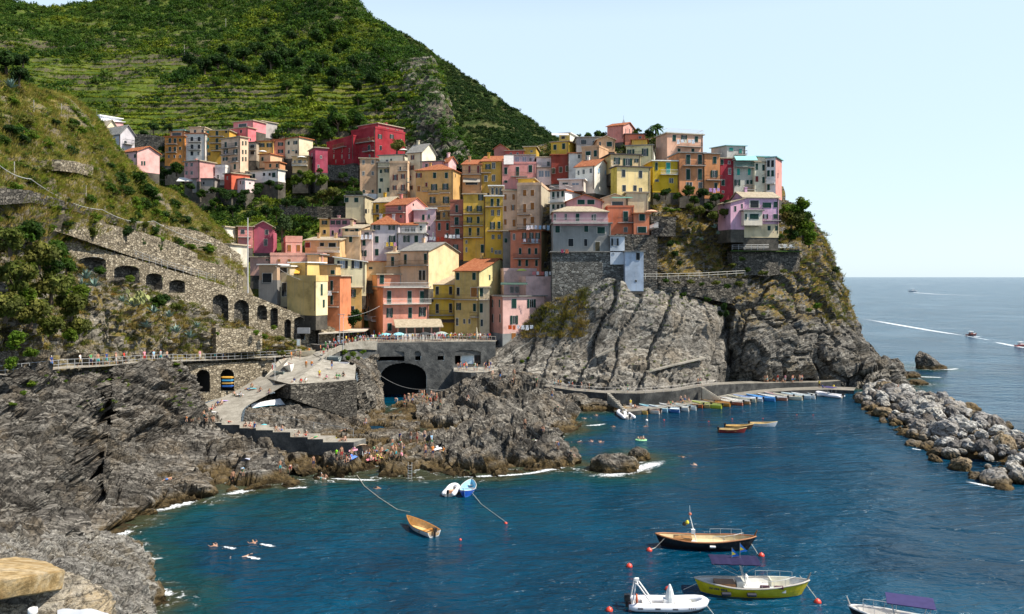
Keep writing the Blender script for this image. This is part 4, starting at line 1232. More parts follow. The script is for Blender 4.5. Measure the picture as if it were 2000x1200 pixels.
H('salmon pink house with a terracotta roof and a sunlit pink gable',(.6,.21,.18),753,793,402,438,203,-28,833,'gx:t:2.0','nh8x8:781:407;nh5x6:783:423;nh5x5:807:400','753-792@416d',sidecol=(.64,.28,.26))
H('pink house with one green door beside the salmon gable',(.6,.34,.36),808,833,411,440,201,0,None,'f:w','gc5x11:827:425')
H('narrow lilac house with a white cornice',(.56,.39,.45),833,851,408,468,201,5,None,'f:w','gc3x8:838:423;gc3x8:838:446',D=9)
H('brick red house with a terrace garden and green shutters',(.45,.13,.08),851,879,432,488,200,0,None,'f:c','gc5x14:858,874:443;gc4x10:846,873:461',par='o')
H('ochre attic room with a terrace full of plants above the brick red house',(.5,.31,.1),860,879,413,430,203,0,None,'f:c','nh5x10:867:420;bc3x9:876:419')
H('dark salmon tower house with three iron balconies',(.43,.15,.1),879,905,394,500,198,0,None,'p:c:.5','gc5x14:892:408;gc8x15:892:432;gc8x14:893:454;go5x10:890:483','879-903@420d;880-903@442d;880-903@466d',D=10)
H('golden yellow tower house with paired green shutters and long balconies',(.6,.42,.05),905,948,380,502,197,0,None,'f:c','go5x11:917,936:408;go5x11:917:430;gc5x13:934:430;gc5x15:918,934:453;wh4x7:911:473;wh4x10:911:488;gc6x16:942:486;go5x12:939:386','905-943@418d;905-943@441d;905-943@464o',D=10)
H('deep yellow tower house with a dark loggia at the top',(.62,.44,.035),948,982,384,502,196,0,None,'f:w','gc5x15:961,973:396;gh6x12:962,974:416;go5x14:962:441;gc5x14:975:440;gh6x9:963,975:463;wh4x10:961:489;wh6x8:976,969:493','948-981@404d;952-980@451d',D=10)
H('dark loggia room with a white canvas roof on the deep yellow tower',(.3,.24,.1),956,982,364,383,198,0,None,'f:w','nh5x14:962,970,978:374','950-982@382d',drop=.5)
H('slim cream tower house with brown shutters next to the yellow towers',(.62,.46,.26),982,1010,373,455,196,0,None,'f:c','bc5x11:987,1003:385;bc5x11:987:408;bo4x11:1002:406;bc5x11:987:434;bc6x14:1004:436',D=10)
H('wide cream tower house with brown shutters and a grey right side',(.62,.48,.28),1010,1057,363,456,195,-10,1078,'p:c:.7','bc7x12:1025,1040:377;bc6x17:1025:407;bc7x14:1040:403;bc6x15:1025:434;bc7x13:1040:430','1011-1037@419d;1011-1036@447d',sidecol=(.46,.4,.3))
H('yellow rooftop hut on the wide cream tower',(.6,.45,.05),1012,1042,350,362,199,-10,None,'f:c','',drop=1.01)
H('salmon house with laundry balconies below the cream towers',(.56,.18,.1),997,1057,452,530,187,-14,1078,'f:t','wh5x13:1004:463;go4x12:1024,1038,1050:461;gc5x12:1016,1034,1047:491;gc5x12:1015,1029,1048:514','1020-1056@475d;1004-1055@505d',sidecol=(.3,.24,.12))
H('narrow grey stone house in the gap beside the salmon house',(.24,.22,.2),982,998,452,520,191,0,None,'f:c','gc6x9:988:470')
H('peach house with red doors under the long orange roof',(.56,.33,.17),903,940,322,372,218,-6,None,'sh:t:2.4','rc4x14:917,934:331;nh26x7:921:358','903-940@341d',D=9)
H('yellow house with white window frames under the long orange roof',(.57,.4,.06),940,981,316,370,218,-6,None,'sh:t:2.6','go5x10:953:326;wh7x13:964:324;wh7x13:949:349;wh7x13:964:348','940-959@338d',D=9)
H('pink house with white framed green shutters and a glazed roof terrace',(.6,.25,.23),981,1047,320,362,215,0,None,'p::.5','gc6x13:988:334;gc6x18:1011:335;gc7x14:1036:330;gc6x5:988:355','998-1030@345o')
H('glazed grey veranda on the roof of the pink house',(.42,.4,.42),990,1044,304,319,218,0,None,'f:s','lh8x10:1010,1024:312;wh5x8:1036:312;lh7x8:998:312',drop=.5)
H('white and pink house with a flowered balcony left of the dark red house',(.66,.56,.54),1048,1077,308,354,216,0,None,'f:c','nh6x9:1071:320;lh10x12:1057,1069:340','1048-1077@327d')
H('dark oxblood red house with yellow brown shutters',(.24,.045,.03),1077,1111,303,352,214,0,None,'f:t','kc6x11:1081:334;kc6x11:1095:332;kc6x11:1108:330')
H('plain white house with a plant terrace right of the dark red house',(.64,.62,.58),1111,1136,300,352,213,0,None,'f:t','nh5x8:1131:306',sidecol=(.6,.6,.58))
H('brick pink gabled house at the back left of the hill top',(.52,.2,.16),965,990,291,306,230,-10,None,'gy:t:1.2','')
H('low red house with white window frames on the hill top',(.48,.1,.08),987,1023,295,312,228,-8,None,'sh:c:.9','wh4x5:998,1011:301')
H('small yellow hut beside the low red house on the hill top',(.56,.4,.05),1023,1047,288,304,228,-8,None,'f:c','wh5x4:1038:296')
H('yellow house with a white pergola at the top of the village',(.58,.46,.04),1076,1111,279,302,226,-22,1126,'f:c','gc6x10:1084:288;gc6x11:1101:286')
H('set back yellow storey with a white flat roof above the pergola house',(.6,.5,.1),1092,1113,262,280,229,-22,1142,'f:w','nh8x6:1100:269',sidecol=(.7,.66,.55))
H('grey house with a dark porch on the ridge of the village',(.36,.34,.32),1126,1172,269,296,224,0,None,'f:s','nh12x9:1140:278;nh6x8:1160:279')
H('tan house with two green doors and an orange pillared terrace',(.52,.36,.18),1136,1170,290,322,212,-25,1221,'p:t:.5','gc10x16:1149:304;gc6x12:1163:300')
H('little cream gabled hut with a green window on the pillared terrace',(.58,.42,.2),1166,1201,273,290,217,0,None,'gy:c:.9','gc10x9:1190:282;nh4x9:1172:282')
H('pink chapel like house crowning the village',(.58,.21,.17),1186,1217,248,274,235,-30,1240,'gx:t:1.5','nh3x9:1222,1229,1235:256',sidecol=(.62,.3,.25))
H('low brick orange house right of the pink chapel like house',(.5,.17,.1),1221,1260,263,280,232,0,None,'f:d','nh6x5:1250:269')
H('low yellow house peeping out below the brick orange house',(.6,.42,.06),1234,1264,274,288,228,-10,None,'f:t','')
H('pale yellow house with a strip of sunlit wall and grey balcony',(.6,.53,.3),1223,1275,286,330,208,-12,1285,'f:s','go4x9:1229:297;gc4x10:1237:297;go6x15:1260:298','1239-1256@305d',sidecol=(.75,.72,.62))
H('terrace storey of the lemon yellow house under a wide dark roof slab',(.64,.53,.24),1193,1251,302,330,194,10,1172,'f:d','go6x13:1205:315;go9x14:1226:317;go4x7:1243:314','1193-1268@327w',sidecol=(.6,.45,.18))
H('lemon yellow house with white corner bands facing the sea',(.7,.62,.25),1205,1270,326,384,189,14,1193,'f:d','nh8x15:1218:339;nh8x15:1251:341;nh8x13:1219:368;nh8x12:1240:368;bh7x8:1251:371',sidecol=(.56,.45,.08))
H('white gabled house with pale blue windows and a terracotta roof',(.64,.6,.53),1124,1161,327,372,195,-33,1192,'gx:t:2.0','th4x9:1130:338;th5x9:1140:336;th5x9:1154:334;lc5x9:1169:334;lc4x8:1182:337',sidecol=(.7,.67,.6))
H('white and grey house with a roof terrace and dark tall windows',(.6,.56,.49),1074,1104,374,420,187,-26,1168,'f:t','gc5x14:1081:382;nh6x14:1090:381;gc5x11:1099:379;gc5x9:1081:404;nh5x9:1090:404;gc4x9:1098:404','1074-1104@395w',sidecol=(.72,.72,.72),par='w')
H('white awning pavilion on the roof terrace of the white and grey house',(.6,.52,.45),1092,1140,352,366,190,-12,None,'f:w','nh12x4:1104:359;lh14x4:1124:360',drop=1.01)
H('pink gable house with two big white framed triangular windows',(.54,.24,.24),1107,1177,394,412,182,0,None,'gy:t:1.5','gc14x9:1135,1154:395',D=6)
H('cream gabled house with a green canopy beside the triangular windows',(.62,.52,.32),1176,1226,388,408,186,0,None,'gy:c:1.0','nh24x8:1206:398',D=5)
H('pink flat under a stone weighted cream roof on the round grey tower',(.54,.3,.32),1081,1187,414,437,178.7,0,None,'hip:c:1.8','wh5x14:1084:425;gh5x13:1105:424;gc7x15:1128:425;wh5x14:1162:425;nh4x12:1157:425','1080-1192@436w',D=9,drop=.5)
H('big grey rendered tower house above the cliff',(.25,.25,.24),1080,1193,437,494,178.9,0,None,'f:s','gc9x14:1089:448;gc8x13:1145:447;gc15x13:1174:450;nc10x15:1115:474;nc6x14:1144:474;kc9x19:1167:482',D=9)
H('massive old stone bastion carrying the grey tower house',(.2,.2,.2),1078,1222,493,575,178.4,0,None,'f:s','',D=9,cat='bastion',name='bastion',mat=M_BASTION,drop=8)
H('pale blue white house clinging to the right of the grey tower',(.52,.58,.66),1192,1220,462,508,178,0,None,'f:s','lo7x14:1201:473;lh4x4:1198:496',D=7,drop=1.01)
H('narrow light blue house standing out over the cliff edge',(.4,.48,.6),1221,1257,492,560,176.2,0,None,'f:s','nc7x14:1246:501;nh4x4:1242:549',D=5,found=1.6)
H('orange red house with a green door above the stone garden terrace',(.54,.16,.08),1187,1238,405,462,182,0,None,'p::.4','gc9x20:1222:423;nh8x10:1222:449','1206-1240@435d',D=6)
H('orange red corner block with a wide green ground floor window',(.55,.18,.09),1238,1268,418,462,180.5,0,None,'f:t','gc11x13:1254:425;gc16x12:1254:449','1192-1268@460w',D=7)
H('blank pale yellow block above the orange red house',(.58,.51,.32),1224,1266,377,420,186,0,None,'f:c','',D=7)
H('peach house with a railed roof and laundry at the upper right of the village',(.66,.38,.26),1303,1373,261,305,205,16,1281,'f:c','gc7x12:1317:270;go6x11:1336:270;gc7x11:1360:272;gc6x7:1326,1353:294','1322-1369@287d',sidecol=(.6,.36,.25),par='w')
H('mustard yellow house with a turquoise balcony door on the point',(.54,.41,.01),1275,1326,315,368,195,6,None,'f:w','tc8x22:1305:329;gc5x15:1282:325;nh8x5:1283:353;kh9x10:1311:353','1289-1322@341w')
H('tall orange house with four tall green shutters and a long balcony',(.55,.23,.1),1327,1376,299,374,195,8,None,'f:s','gc8x19:1344,1367:312;gc8x21:1344,1367:341;kh13x8:1346:360;nh8x12:1368:362','1333-1379@324d')
H('orange house with an open balcony window left of the dark red house',(.53,.22,.085),1376,1406,301,380,195.5,8,None,'f:s','gc7x13:1396:313;go7x14:1395:340;gc6x11:1398:363','1378-1408@352d')
H('slim dark red house with white window frames on the point',(.3,.03,.045),1407,1432,310,386,197,8,None,'f:c','gc6x10:1410:317;wh5x7:1424:318;wh6x13:1425:335;gc7x12:1412:357;wh5x5:1412:375')
H('grey green house with turquoise shutters, balcony and awning',(.38,.38,.34),1434,1474,314,390,197,12,None,'f:s','tc6x13:1442,1463:336;go6x12:1440:357;gc5x8:1460,1467:356;nc5x8:1443:379','1434-1475@327t;1452-1474@371o')
H('grey top storey with a turquoise roof on the grey green house',(.46,.45,.42),1420,1456,285,314,201,10,1389,'sh:q:.8','tc8x6:1428:292;tc6x9:1446:296','1434-1456@303d')
H('cream house with dark shutters near the end of the point',(.64,.6,.46),1474,1498,317,388,197,12,None,'f:c','gc5x12:1478:326;gc5x12:1491:328;rc6x11:1478:350;gc5x12:1491:352;nh7x6:1492:377')
H('pale attic house with a slate roof above the cream house on the point',(.6,.56,.45),1476,1500,307,320,201,8,1470,'f:q','')
H('white house with a pink side wall at the very end of the point',(.62,.6,.6),1497,1515,309,380,197,-30,1527,'f:q','nc5x13:1501:320;nc5x13:1509:320;gc5x12:1501,1509:339;gc5x12:1501:366;nc3x10:1519:343','1497-1514@359w',sidecol=(.62,.27,.23))
PV='parts of the pink villa'
H('lilac pink villa with blue balconies on its own ledge of the headland',(.58,.35,.5),1452,1521,386,456,188,6,None,'gx:c:1.6','gc9x10:1494,1502:401;gc8x11:1515:400;lo5x9:1495:423;gc9x9:1515:423;nh20x15:1473,1474:399;nh24x10:1474:445;gc6x9:1502,1517:446','1457-1489@410d;1490-1522@431d',D=8,base=(2.2,(.58,.48,.3)))
H('low pink wing with a lean-to roof on the left of the villa',(.6,.34,.45),1427,1454,396,440,187,14,None,'shl:c:1.0','nh5x11:1436:408;nh4x10:1449:403',D=6)
H('cream bay with a wide window in front of the lilac villa',(.66,.58,.46),1453,1489,412,438,186,6,None,'f:s','gc18x10:1473:423;gc4x10:1457:423',D=3,drop=.3)
H('small cream house with a striped shade at the left edge of the lower village',(.62,.5,.33),402,438,444,466,178,-10,None,'f:c','bh6x6:421,431:457',sidecol=(.66,.6,.5))
H('house with a pink front and an ochre side above the lane',(.52,.19,.18),465,494,443,476,181,24,440,'sh:c:1.0','nh8x9:474:453;nh8x10:445:456','464-490@463d',sidecol=(.55,.36,.1))
H('magenta gabled house beside the big pale tree',(.38,.085,.13),495,533,443,486,183,10,None,'gy:c:1.2','nh7x10:521:454;nh7x14:519:474')
H('yellow house with a washing line at the back of the lower village',(.6,.43,.11),624,644,428,466,206,0,None,'f:c','go5x8:634:435;nh6x8:634:453',D=9)
H('mauve house with three pairs of green shutters at the back',(.5,.25,.27),644,686,428,466,206,0,None,'f:c','go4x8:650,661,673:435;nh5x10:650:455;gc3x7:664:451',chim=1,D=9)
H('pink house with a parapet roof and brown shutters',(.64,.3,.24),558,590,473,512,183,18,542,'p::1.4','bc7x13:565,583:485;bc4x11:553:486;bh8x4:564:510',chim=1)
H('low pink terrace building running below the parapet roof house',(.62,.31,.24),528,630,499,520,180,5,None,'p::.6','bc6x5:545,565:509;kh6x7:602:508',D=7)
H('low house with a pale tin roof behind the lamp pole',(.58,.38,.26),488,528,503,530,181,0,None,'f:c','nh8x4:523:508',D=7)
H('cream house with a wide roof and white balustrade terrace',(.58,.42,.17),596,664,470,494,189,-5,None,'sh:c:1.0','rc10x10:601:479;nh9x7:629:478;nh16x9:649:479','622-688@492w',chim=2,D=7)
H('pale yellow house with a projecting slate roof and corner balcony',(.62,.5,.26),668,703,447,505,193,-5,None,'sh:c:1.4','gc6x11:667,685:468;gc6x7:677,697:449;nh9x9:688:454','673-702@461s',D=9)
H('narrow rose white house with laundry under its upper window',(.64,.5,.46),703,727,451,510,194,0,None,'f:c','gc6x11:711:475;go6x12:710:495;nh10x6:716:457','705-726@467d',D=8)
H('lilac grey house with a hipped orange roof and green shutters',(.47,.44,.47),727,778,439,520,195,0,727,'hip:t:2.2','go6x9:736,765:445;gc7x13:736:468;go6x13:766:467;gc7x13:736:493;nh8x8:768:495','752-779@483d',D=9,chim=2)
H('lilac grey wing with a furnished roof terrace',(.47,.44,.47),778,830,457,510,194,0,None,'f:s','go6x13:794:467;gc7x13:813:467','786-828@455w',D=8)
H('glazed attic room under the orange roof of the lilac grey house',(.42,.4,.4),778,814,440,457,198,0,None,'sh:t:1.3','th10x9:795,807:449',D=6,drop=.3)
H('small white cottage with a green shutter behind the lilac grey wing',(.66,.62,.56),812,832,436,458,199,0,None,'f:c','gc4x9:822:446',D=6)
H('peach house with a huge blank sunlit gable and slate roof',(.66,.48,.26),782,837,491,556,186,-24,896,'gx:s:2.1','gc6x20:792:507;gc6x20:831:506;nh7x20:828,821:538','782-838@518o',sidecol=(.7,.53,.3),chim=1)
H('low peach annexe with one tall green door left of the blank gable',(.64,.46,.25),755,783,496,530,187,-10,None,'sh:c:.9','gc6x18:767:511','755-782@520o',D=7)
H('low tan wall house with brown roof tiles below the peach annexe',(.6,.43,.2),714,780,512,540,189,0,None,'f:t','nh8x5:724:524',D=6)
H('coral house with white balconies facing the harbour square',(.66,.27,.19),748,838,562,662,180,22,704,'f:s','gc8x25:760,800,824:581;go6x18:761:611;gc7x20:801:611;go7x18:825:609;gc8x15:761:639;gc5x16:721:576;nc7x16:720:607','748-840@593w;748-838@561w;708-734@624w',sidecol=(.58,.24,.1))
H('set back top storey of the coral house under a pale slab roof',(.6,.24,.14),737,825,537,562,184,22,706,'f:c','gc8x17:746,786,810:546;gc6x13:720:544',sidecol=(.58,.25,.11),drop=.5)
H('marigold yellow house with two brown railed balconies',(.63,.39,.04),838,889,556,660,185,6,None,'sh:c:1.8','nc6x16:854,880:568;nc6x18:854:603;nc6x18:880:602','838-888@583o;838-887@615o',D=7)
H('olive yellow house with a bright orange tiled roof and big gable',(.55,.44,.13),888,936,530,660,183,-22,1010,'gx:t:3.0','gc7x14:894,926:540;nc6x16:895:570;bc13x18:926:571;go5x14:896:599;gc6x15:927:601;wh6x16:893:629;wh5x10:907,917:628;lc6x14:984:519;gc6x10:956:542','886-934@585o;921-946@619d',sidecol=(.6,.54,.26))
H('rose pink house on the corner of the square with many green shutters',(.66,.4,.36),982,1066,580,672,177,24,945,'f:s','gc10x18:1004:593;go9x17:1038:593;go8x17:1004:625;gc10x18:1040:624;bc9x17:1003:659;gc5x15:949,962,976:593;gc5x16:950.6,963,977:622',sidecol=(.6,.3,.24),base=(2.2,(.24,.25,.25)))
H('upper pink storey with a parapet terrace behind the rose pink house',(.66,.43,.4),1027,1102,548,610,181,20,None,'p::.9','gc8x15:1079:557','983-1027@578s',D=7)
H('pale pink back wing with a striped parasol terrace above the rose pink house',(.6,.4,.36),984,1050,530,582,184.5,8,None,'p::.7','nh8x13:1000,1010:566;gc5x14:1018:562',D=6)
H('small cream annexe with dark windows between the yellow and pink houses',(.58,.46,.3),936,956,562,660,181,6,None,'f:c','gc7x16:940:571;gc6x18:940:602;nh5x14:941:631','936-955@585d',D=6)
H('tan house with one big dark shutter at the left end of the front row',(.44,.34,.19),506,541,518,586,171,-6,None,'f:w','nc18x18:522:543',base=(4.2,(.2,.19,.18)),D=8)
H('cream balcony house with a dark ground floor opening',(.5,.42,.27),540,566,521,590,172.5,-6,None,'f:w','nh20x10:552:528;nh10x28:555:566','537-566@546s',D=7)
H('sunlit yellow stair house with an orange cloth shade',(.66,.52,.15),566,600,514,560,177,-25,None,'f:w','nh8x12:572:532',D=6)
H('plain yellow house with a blank wall and cream sunlit end',(.62,.51,.17),561,617,550,606,170,-28,640,'p::1.3','gc5x22:628:566;gc5x15:632:593',sidecol=(.72,.62,.36))
H('narrow terracotta orange house with green shutters and drying laundry',(.57,.2,.09),639,664,540,640,174,-8,None,'f:c','gc5x19:648:558;gc5x18:648:586','640-662@570d;640-662@599d',D=7)
H('cream white house with blue white windows and black shutters',(.68,.62,.4),653,714,503,570,182,8,None,'shl:w:-1.0','lo10x15:669,697:517;go6x14:681:546',D=7)
H('low tan house with a flat dark roof left of the cream white house',(.55,.4,.15),622,656,518,545,179,-5,None,'f:s','gc8x8:650:532',D=6)
H('brownish yellow house with a tall brown shutter pair',(.48,.3,.12),600,623,498,545,179.5,-5,None,'f:s','kc6x12:609:518;kh4x8:617:517',D=6)
H('lower yellow house with a tiled lean-to roof behind the green tree',(.55,.41,.11),668,706,562,640,182,5,None,'sh:c:1.0','go7x15:688:573;nh9x10:688:603',D=6)
H('stone hut with green doors and a long pale roof above the arched wall',(.56,.52,.42),418,450,478,512,166,-5,None,'f:c','tc5x14:430,441:488',D=9)
def leaf_tpl(n,seed,size=.28,flat=1.0,lobes=5):
 """unit clump of n leaf quads gathered in a few lobes; returns quads (n,4,3) and a tone per quad"""
 g=np.random.default_rng(seed)
 c=g.normal(size=(lobes,3))
 c/=np.linalg.norm(c,axis=1,keepdims=True)
 c[:,2]=np.abs(c[:,2])*.8
 c*=g.uniform(.3,.62,(lobes,1))
 lr=g.uniform(.36,.6,lobes)
 k=g.integers(0,lobes,n)
 d=g.normal(size=(n,3))
 d/=np.linalg.norm(d,axis=1,keepdims=True)
 p=c[k]+d*(lr[k]*g.uniform(.7,1.1,n))[:,None]
 nr=d+g.normal(size=(n,3))*.45+np.array([0,0,.25])
 nr/=np.linalg.norm(nr,axis=1,keepdims=True)
 t=np.cross(nr,g.normal(size=(n,3)))
 t/=np.linalg.norm(t,axis=1,keepdims=True)
 b=np.cross(nr,t)
 s=size*g.uniform(.6,1.3,n)[:,None]
 q=np.stack([p-t*s*.5,p+b*s*.35,p+t*s*.5,p-b*s*.35],1)
 if flat<2:
  q[:,:,2]=np.maximum(q[:,:,2],-.25)*flat
 return q,(.8+.35*g.random(lobes))[k]*g.uniform(.8,1.2,n)
def grass_tpl(n,seed,h=1.0):
 g=np.random.default_rng(seed)
 r=g.normal(size=(n,2))*.45
 a=g.uniform(0,6.28,n)
 w_=.07
 hh=h*g.uniform(.5,1.1,n)
 p0=np.stack([r[:,0],r[:,1],np.full(n,-.1)],1)
 tip=p0+np.stack([r[:,0]*.6+g.normal(size=n)*.2,r[:,1]*.6+g.normal(size=n)*.2,hh],1)
 side=np.stack([np.cos(a)*w_,np.sin(a)*w_,np.zeros(n)],1)
 q=np.stack([p0-side,p0+side,tip+side*.3,tip-side*.3],1)
 return q,g.uniform(.75,1.25,n)
TPL={'bush':[leaf_tpl(70,i,.34)for i in range(5)],'fine':[leaf_tpl(120,20+i,.24,.9)for i in range(4)],'vine':[leaf_tpl(34,40+i,.42,.8,3)for i in range(4)],'grass':[grass_tpl(26,60+i)for i in range(4)]}
def pick(names,n,mask=None,seed=1):
 """random points on terrain faces, area weighted, kept where mask(px, py, z, nz) says so"""
 g=np.random.default_rng(seed)
 out=[]
 for nm in names:
  for key in[k for k in BV if k==nm]:
   _,V,F=BV[key]
   A,B,C_=V[F[:,0]],V[F[:,1]],V[F[:,2]]
   cr=np.cross(B-A,C_-A)
   ar=np.linalg.norm(cr,axis=1)
   nz=np.abs(cr[:,2])/(ar+1e-9)
   cen=(A+C_)/2
   px,py=proj(cen)
   wgt=ar*((px>-60)&(px<2060)&(py>-60))
   if mask:
    wgt=wgt*mask(px,py,cen[:,2],nz,cen)
   if wgt.sum()<=0:
    continue
   i=g.choice(len(F),n,p=wgt/wgt.sum())
   u,v=g.random((2,n,1))
   out.append(A[i]+(B[i]-A[i])*u+(V[F[i,3]]-A[i])*v)
 return np.concatenate(out)
def scatter(name,pts,size,cols,tpl='bush',seed=1,squash=(.7,1.1),label=None,patch=25.,kind='stuff'):
 g=np.random.default_rng(seed)
 n=len(pts)
 sz=g.uniform(size[0],size[1],n)*(1+.3*fbm(pts/20,2,seed))
 cols=np.array(cols)
 f=np.clip(.5+.9*fbm(pts/patch,3,seed+3)+g.normal(size=n)*.13,0,.999)*(len(cols)-1)
 i=f.astype(int)
 base=cols[i]*(1-(f-i))[:,None]+cols[i+1]*(f-i)[:,None]if len(cols)>1 else np.repeat(cols,n,0)
 base=base*g.uniform(.75,1.25,(n,1))
 an=g.uniform(0,6.28,n)
 ti=g.integers(0,len(TPL[tpl]),n)
 VS,CS=[],[]
 for k,(q,tone)in enumerate(TPL[tpl]):
  m=ti==k
  if not m.any():
   continue
  c,s=np.cos(an[m]),np.sin(an[m])
  Q=np.repeat(q[None],m.sum(),0)
  X=Q[...,0]*c[:,None,None]-Q[...,1]*s[:,None,None]
  Y=Q[...,0]*s[:,None,None]+Q[...,1]*c[:,None,None]
  sq=g.uniform(*squash,m.sum())[:,None,None]
  Q=np.stack([X,Y,Q[...,2]*sq],-1)*sz[m][:,None,None,None]+pts[m][:,None,None,:]
  VS.append(Q.reshape(-1,3))
  CS.append(np.repeat((base[m][:,None,:]*tone[None,:,None]).reshape(-1,3),4,0))
 V=np.concatenate(VS)
 F=np.arange(len(V)).reshape(-1,4)
 o=link(name,npmesh(name,V,F,M_LEAF,col=np.concatenate(CS)))
 return tag(o,label,None,None,kind)
DG,MG,YG,LG=(.022,.05,.011),(.045,.09,.012),(.15,.18,.016),(.085,.15,.016)
DRY,ORG,OLV=(.30,.21,.07),(.20,.11,.028),(.07,.075,.028)
def nzmask(lo=0,hi=1,x=(-99,3000),y=(-99,3000),sc=None,th=0,seed=2):
 def f(px,py,z,nz,c):
  m=(nz>=lo)&(nz<=hi)&(px>x[0])&(px<x[1])&(py>y[0])&(py<y[1])
  if sc:
   m=m&(fbm(c/sc,3,seed)>th)
  return m.astype(float)
 return f
scatter('hillside_scrub',np.concatenate([pick(['vineyard_hill'],4200,nzmask(y=(-60,166)),1),pick(['vineyard_hill'],700,nzmask(y=(150,420),sc=30,th=.12),2)]),(1.0,3.4),[DG,(.03,.07,.012),MG,(.06,.1,.016),YG,MG],'bush',3,patch=16)
scatter('hillside_forest',np.concatenate([pick(['back_hill'],5200,nzmask(y=(-60,112)),5),pick(['back_hill'],1300,nzmask(y=(110,300),sc=40,th=.02),6)]),(1.2,4.0),[DG,MG,(.03,.07,.012),(.07,.11,.018),MG,YG],'bush',7,patch=20)
def terrmask(nm,lo,hi,base):
 fr=TFR[nm][BV[nm][2][:,0]]
 return lambda px,py,z,nz,c:base(px,py,z,nz,c)*((fr>lo)&(fr<hi))
scatter('vineyard',np.concatenate([pick(['vineyard_hill'],14000,terrmask('vineyard_hill',.0,.2,nzmask(0,1,y=(140,345),sc=45,th=-.6)),8),pick(['back_hill'],9000,terrmask('back_hill',0,.2,nzmask(0,1,x=(20,520),y=(90,290),sc=50,th=-.6)),9)]),(.8,1.5),[(.1,.16,.016),YG,(.2,.23,.02),(.17,.2,.02),LG],'vine',11,(.7,1.0),patch=18)
scatter('valley_garden',np.concatenate([pick(['vineyard_hill'],2400,nzmask(y=(325,470),x=(290,720)),12)]),(.7,1.9),[DG,MG,DG,LG,YG],'bush',13,patch=10)
scatter('ridge_scrub',pick(['right_ridge'],9000,nzmask(sc=26,th=-.7),14),(.9,2.3),[DG,(.02,.045,.014),(.035,.06,.016),MG],'bush',15)
scatter('crag_scrub',pick(['spur_crag'],480,nzmask(0,1,sc=12,th=-.05),16),(.9,2.2),[DG,MG,OLV],'bush',17)
scatter('slope_grass',pick(['left_slope'],9000,nzmask(sc=9,th=-.12),18),(.3,.7),[YG,DRY,(.2,.22,.045),(.32,.24,.07),(.17,.2,.025),(.34,.27,.08)],'grass',19,patch=9)
scatter('slope_scrub',pick(['left_slope'],3600,nzmask(sc=8,th=-.06,seed=5),20),(.35,1.0),[MG,YG,LG,(.2,.18,.045),DG,LG,YG],'fine',21,(.5,.9),patch=7)
scatter('bank_scrub',np.concatenate([pick(['path_bank'],900,nzmask(.15,1,y=(470,690),sc=7,th=-.05),22),pick(['path_bank'],300,nzmask(0,1,x=(400,640),y=(620,700)),23)]),(.3,.9),[YG,OLV,DRY,LG,ORG,MG],'fine',23,(.5,.9),patch=6)
scatter('bank_grass',pick(['path_bank'],1600,nzmask(.3,1,y=(470,690)),24),(.3,.7),[DRY,OLV,YG],'grass',25,patch=6)
scatter('headland_scrub',np.concatenate([pick(['headland'],1700,nzmask(.25,1,y=(380,625),sc=9,th=-.05),26),pick(['cliff_terrace'],700,nzmask(0,1,x=(1255,1440),y=(370,600),sc=7,th=-.1),27)]),(.3,.95),[(.2,.13,.035),(.24,.16,.045),OLV,MG,LG,(.12,.14,.03),(.22,.14,.035)],'fine',28,(.5,.9),patch=8)
scatter('headland_grass',np.concatenate([pick(['headland'],2200,nzmask(.35,1,y=(420,640),sc=10,th=-.1),29),pick(['cliff_terrace'],900,nzmask(.1,1,x=(1255,1440)),30),pick(['quay_cliff'],500,nzmask(0,1,x=(1020,1150),y=(560,660)),31)]),(.35,.8),[(.2,.15,.045),DRY,(.16,.15,.04),OLV],'grass',32,patch=8)
scatter('cliff_tufts',np.concatenate([pick(['quay_cliff'],120,nzmask(.3,1,sc=5,th=0),33),pick(['left_cliff'],120,nzmask(.35,1,y=(715,800),sc=4,th=.05),34),pick(['quay_cliff'],130,nzmask(0,1,x=(1020,1420),y=(540,606)),35)]),(.25,.6),[YG,LG,OLV],'fine',36,(.5,.8),patch=4)
scatter('summit_scrub',pick(['village_hill'],900,nzmask(0,1,y=(260,352)),51),(.8,1.9),[DG,MG,OLV,MG],'bush',52)
for p_ in('village_hill',):
 scatter('village_greenery',pick([p_],700,nzmask(.2,1),37),(.4,1.1),[MG,DG,OLV,LG],'fine',38,patch=8)
scatter('meadow_scrub',np.concatenate([pick(['vineyard_hill'],1500,nzmask(0,1,x=(200,900),y=(140,260),sc=18,th=.0),71),pick(['back_hill'],1200,nzmask(0,1,x=(20,480),y=(100,290),sc=18,th=.0),72)]),(.5,1.6),[MG,LG,DG,YG],'bush',73,patch=12)
def crown_mesh(name,seed,cols,n=16,leaf=.16,spread=(1,1,.85),lobes=11,per=190,mean=.46):
 g=np.random.default_rng(seed)
 VS,CS=[],[]
 for k in range(lobes):
  q,tone=leaf_tpl(per,seed*31+k,leaf/mean,2,5)
  d=g.normal(size=3)
  d/=np.linalg.norm(d)
  c=d*np.array(spread)*g.uniform(.3,.62)
  VS.append((q*mean*g.uniform(.8,1.25)+c).reshape(-1,3))
  col=np.array(cols[g.integers(0,len(cols))])*g.uniform(.8,1.25)
  CS.append(np.repeat(col[None]*tone[:,None],4,0))
 V=np.concatenate(VS)
 return npmesh(name,V,np.arange(len(V)).reshape(-1,4),M_LEAF,col=np.concatenate(CS))
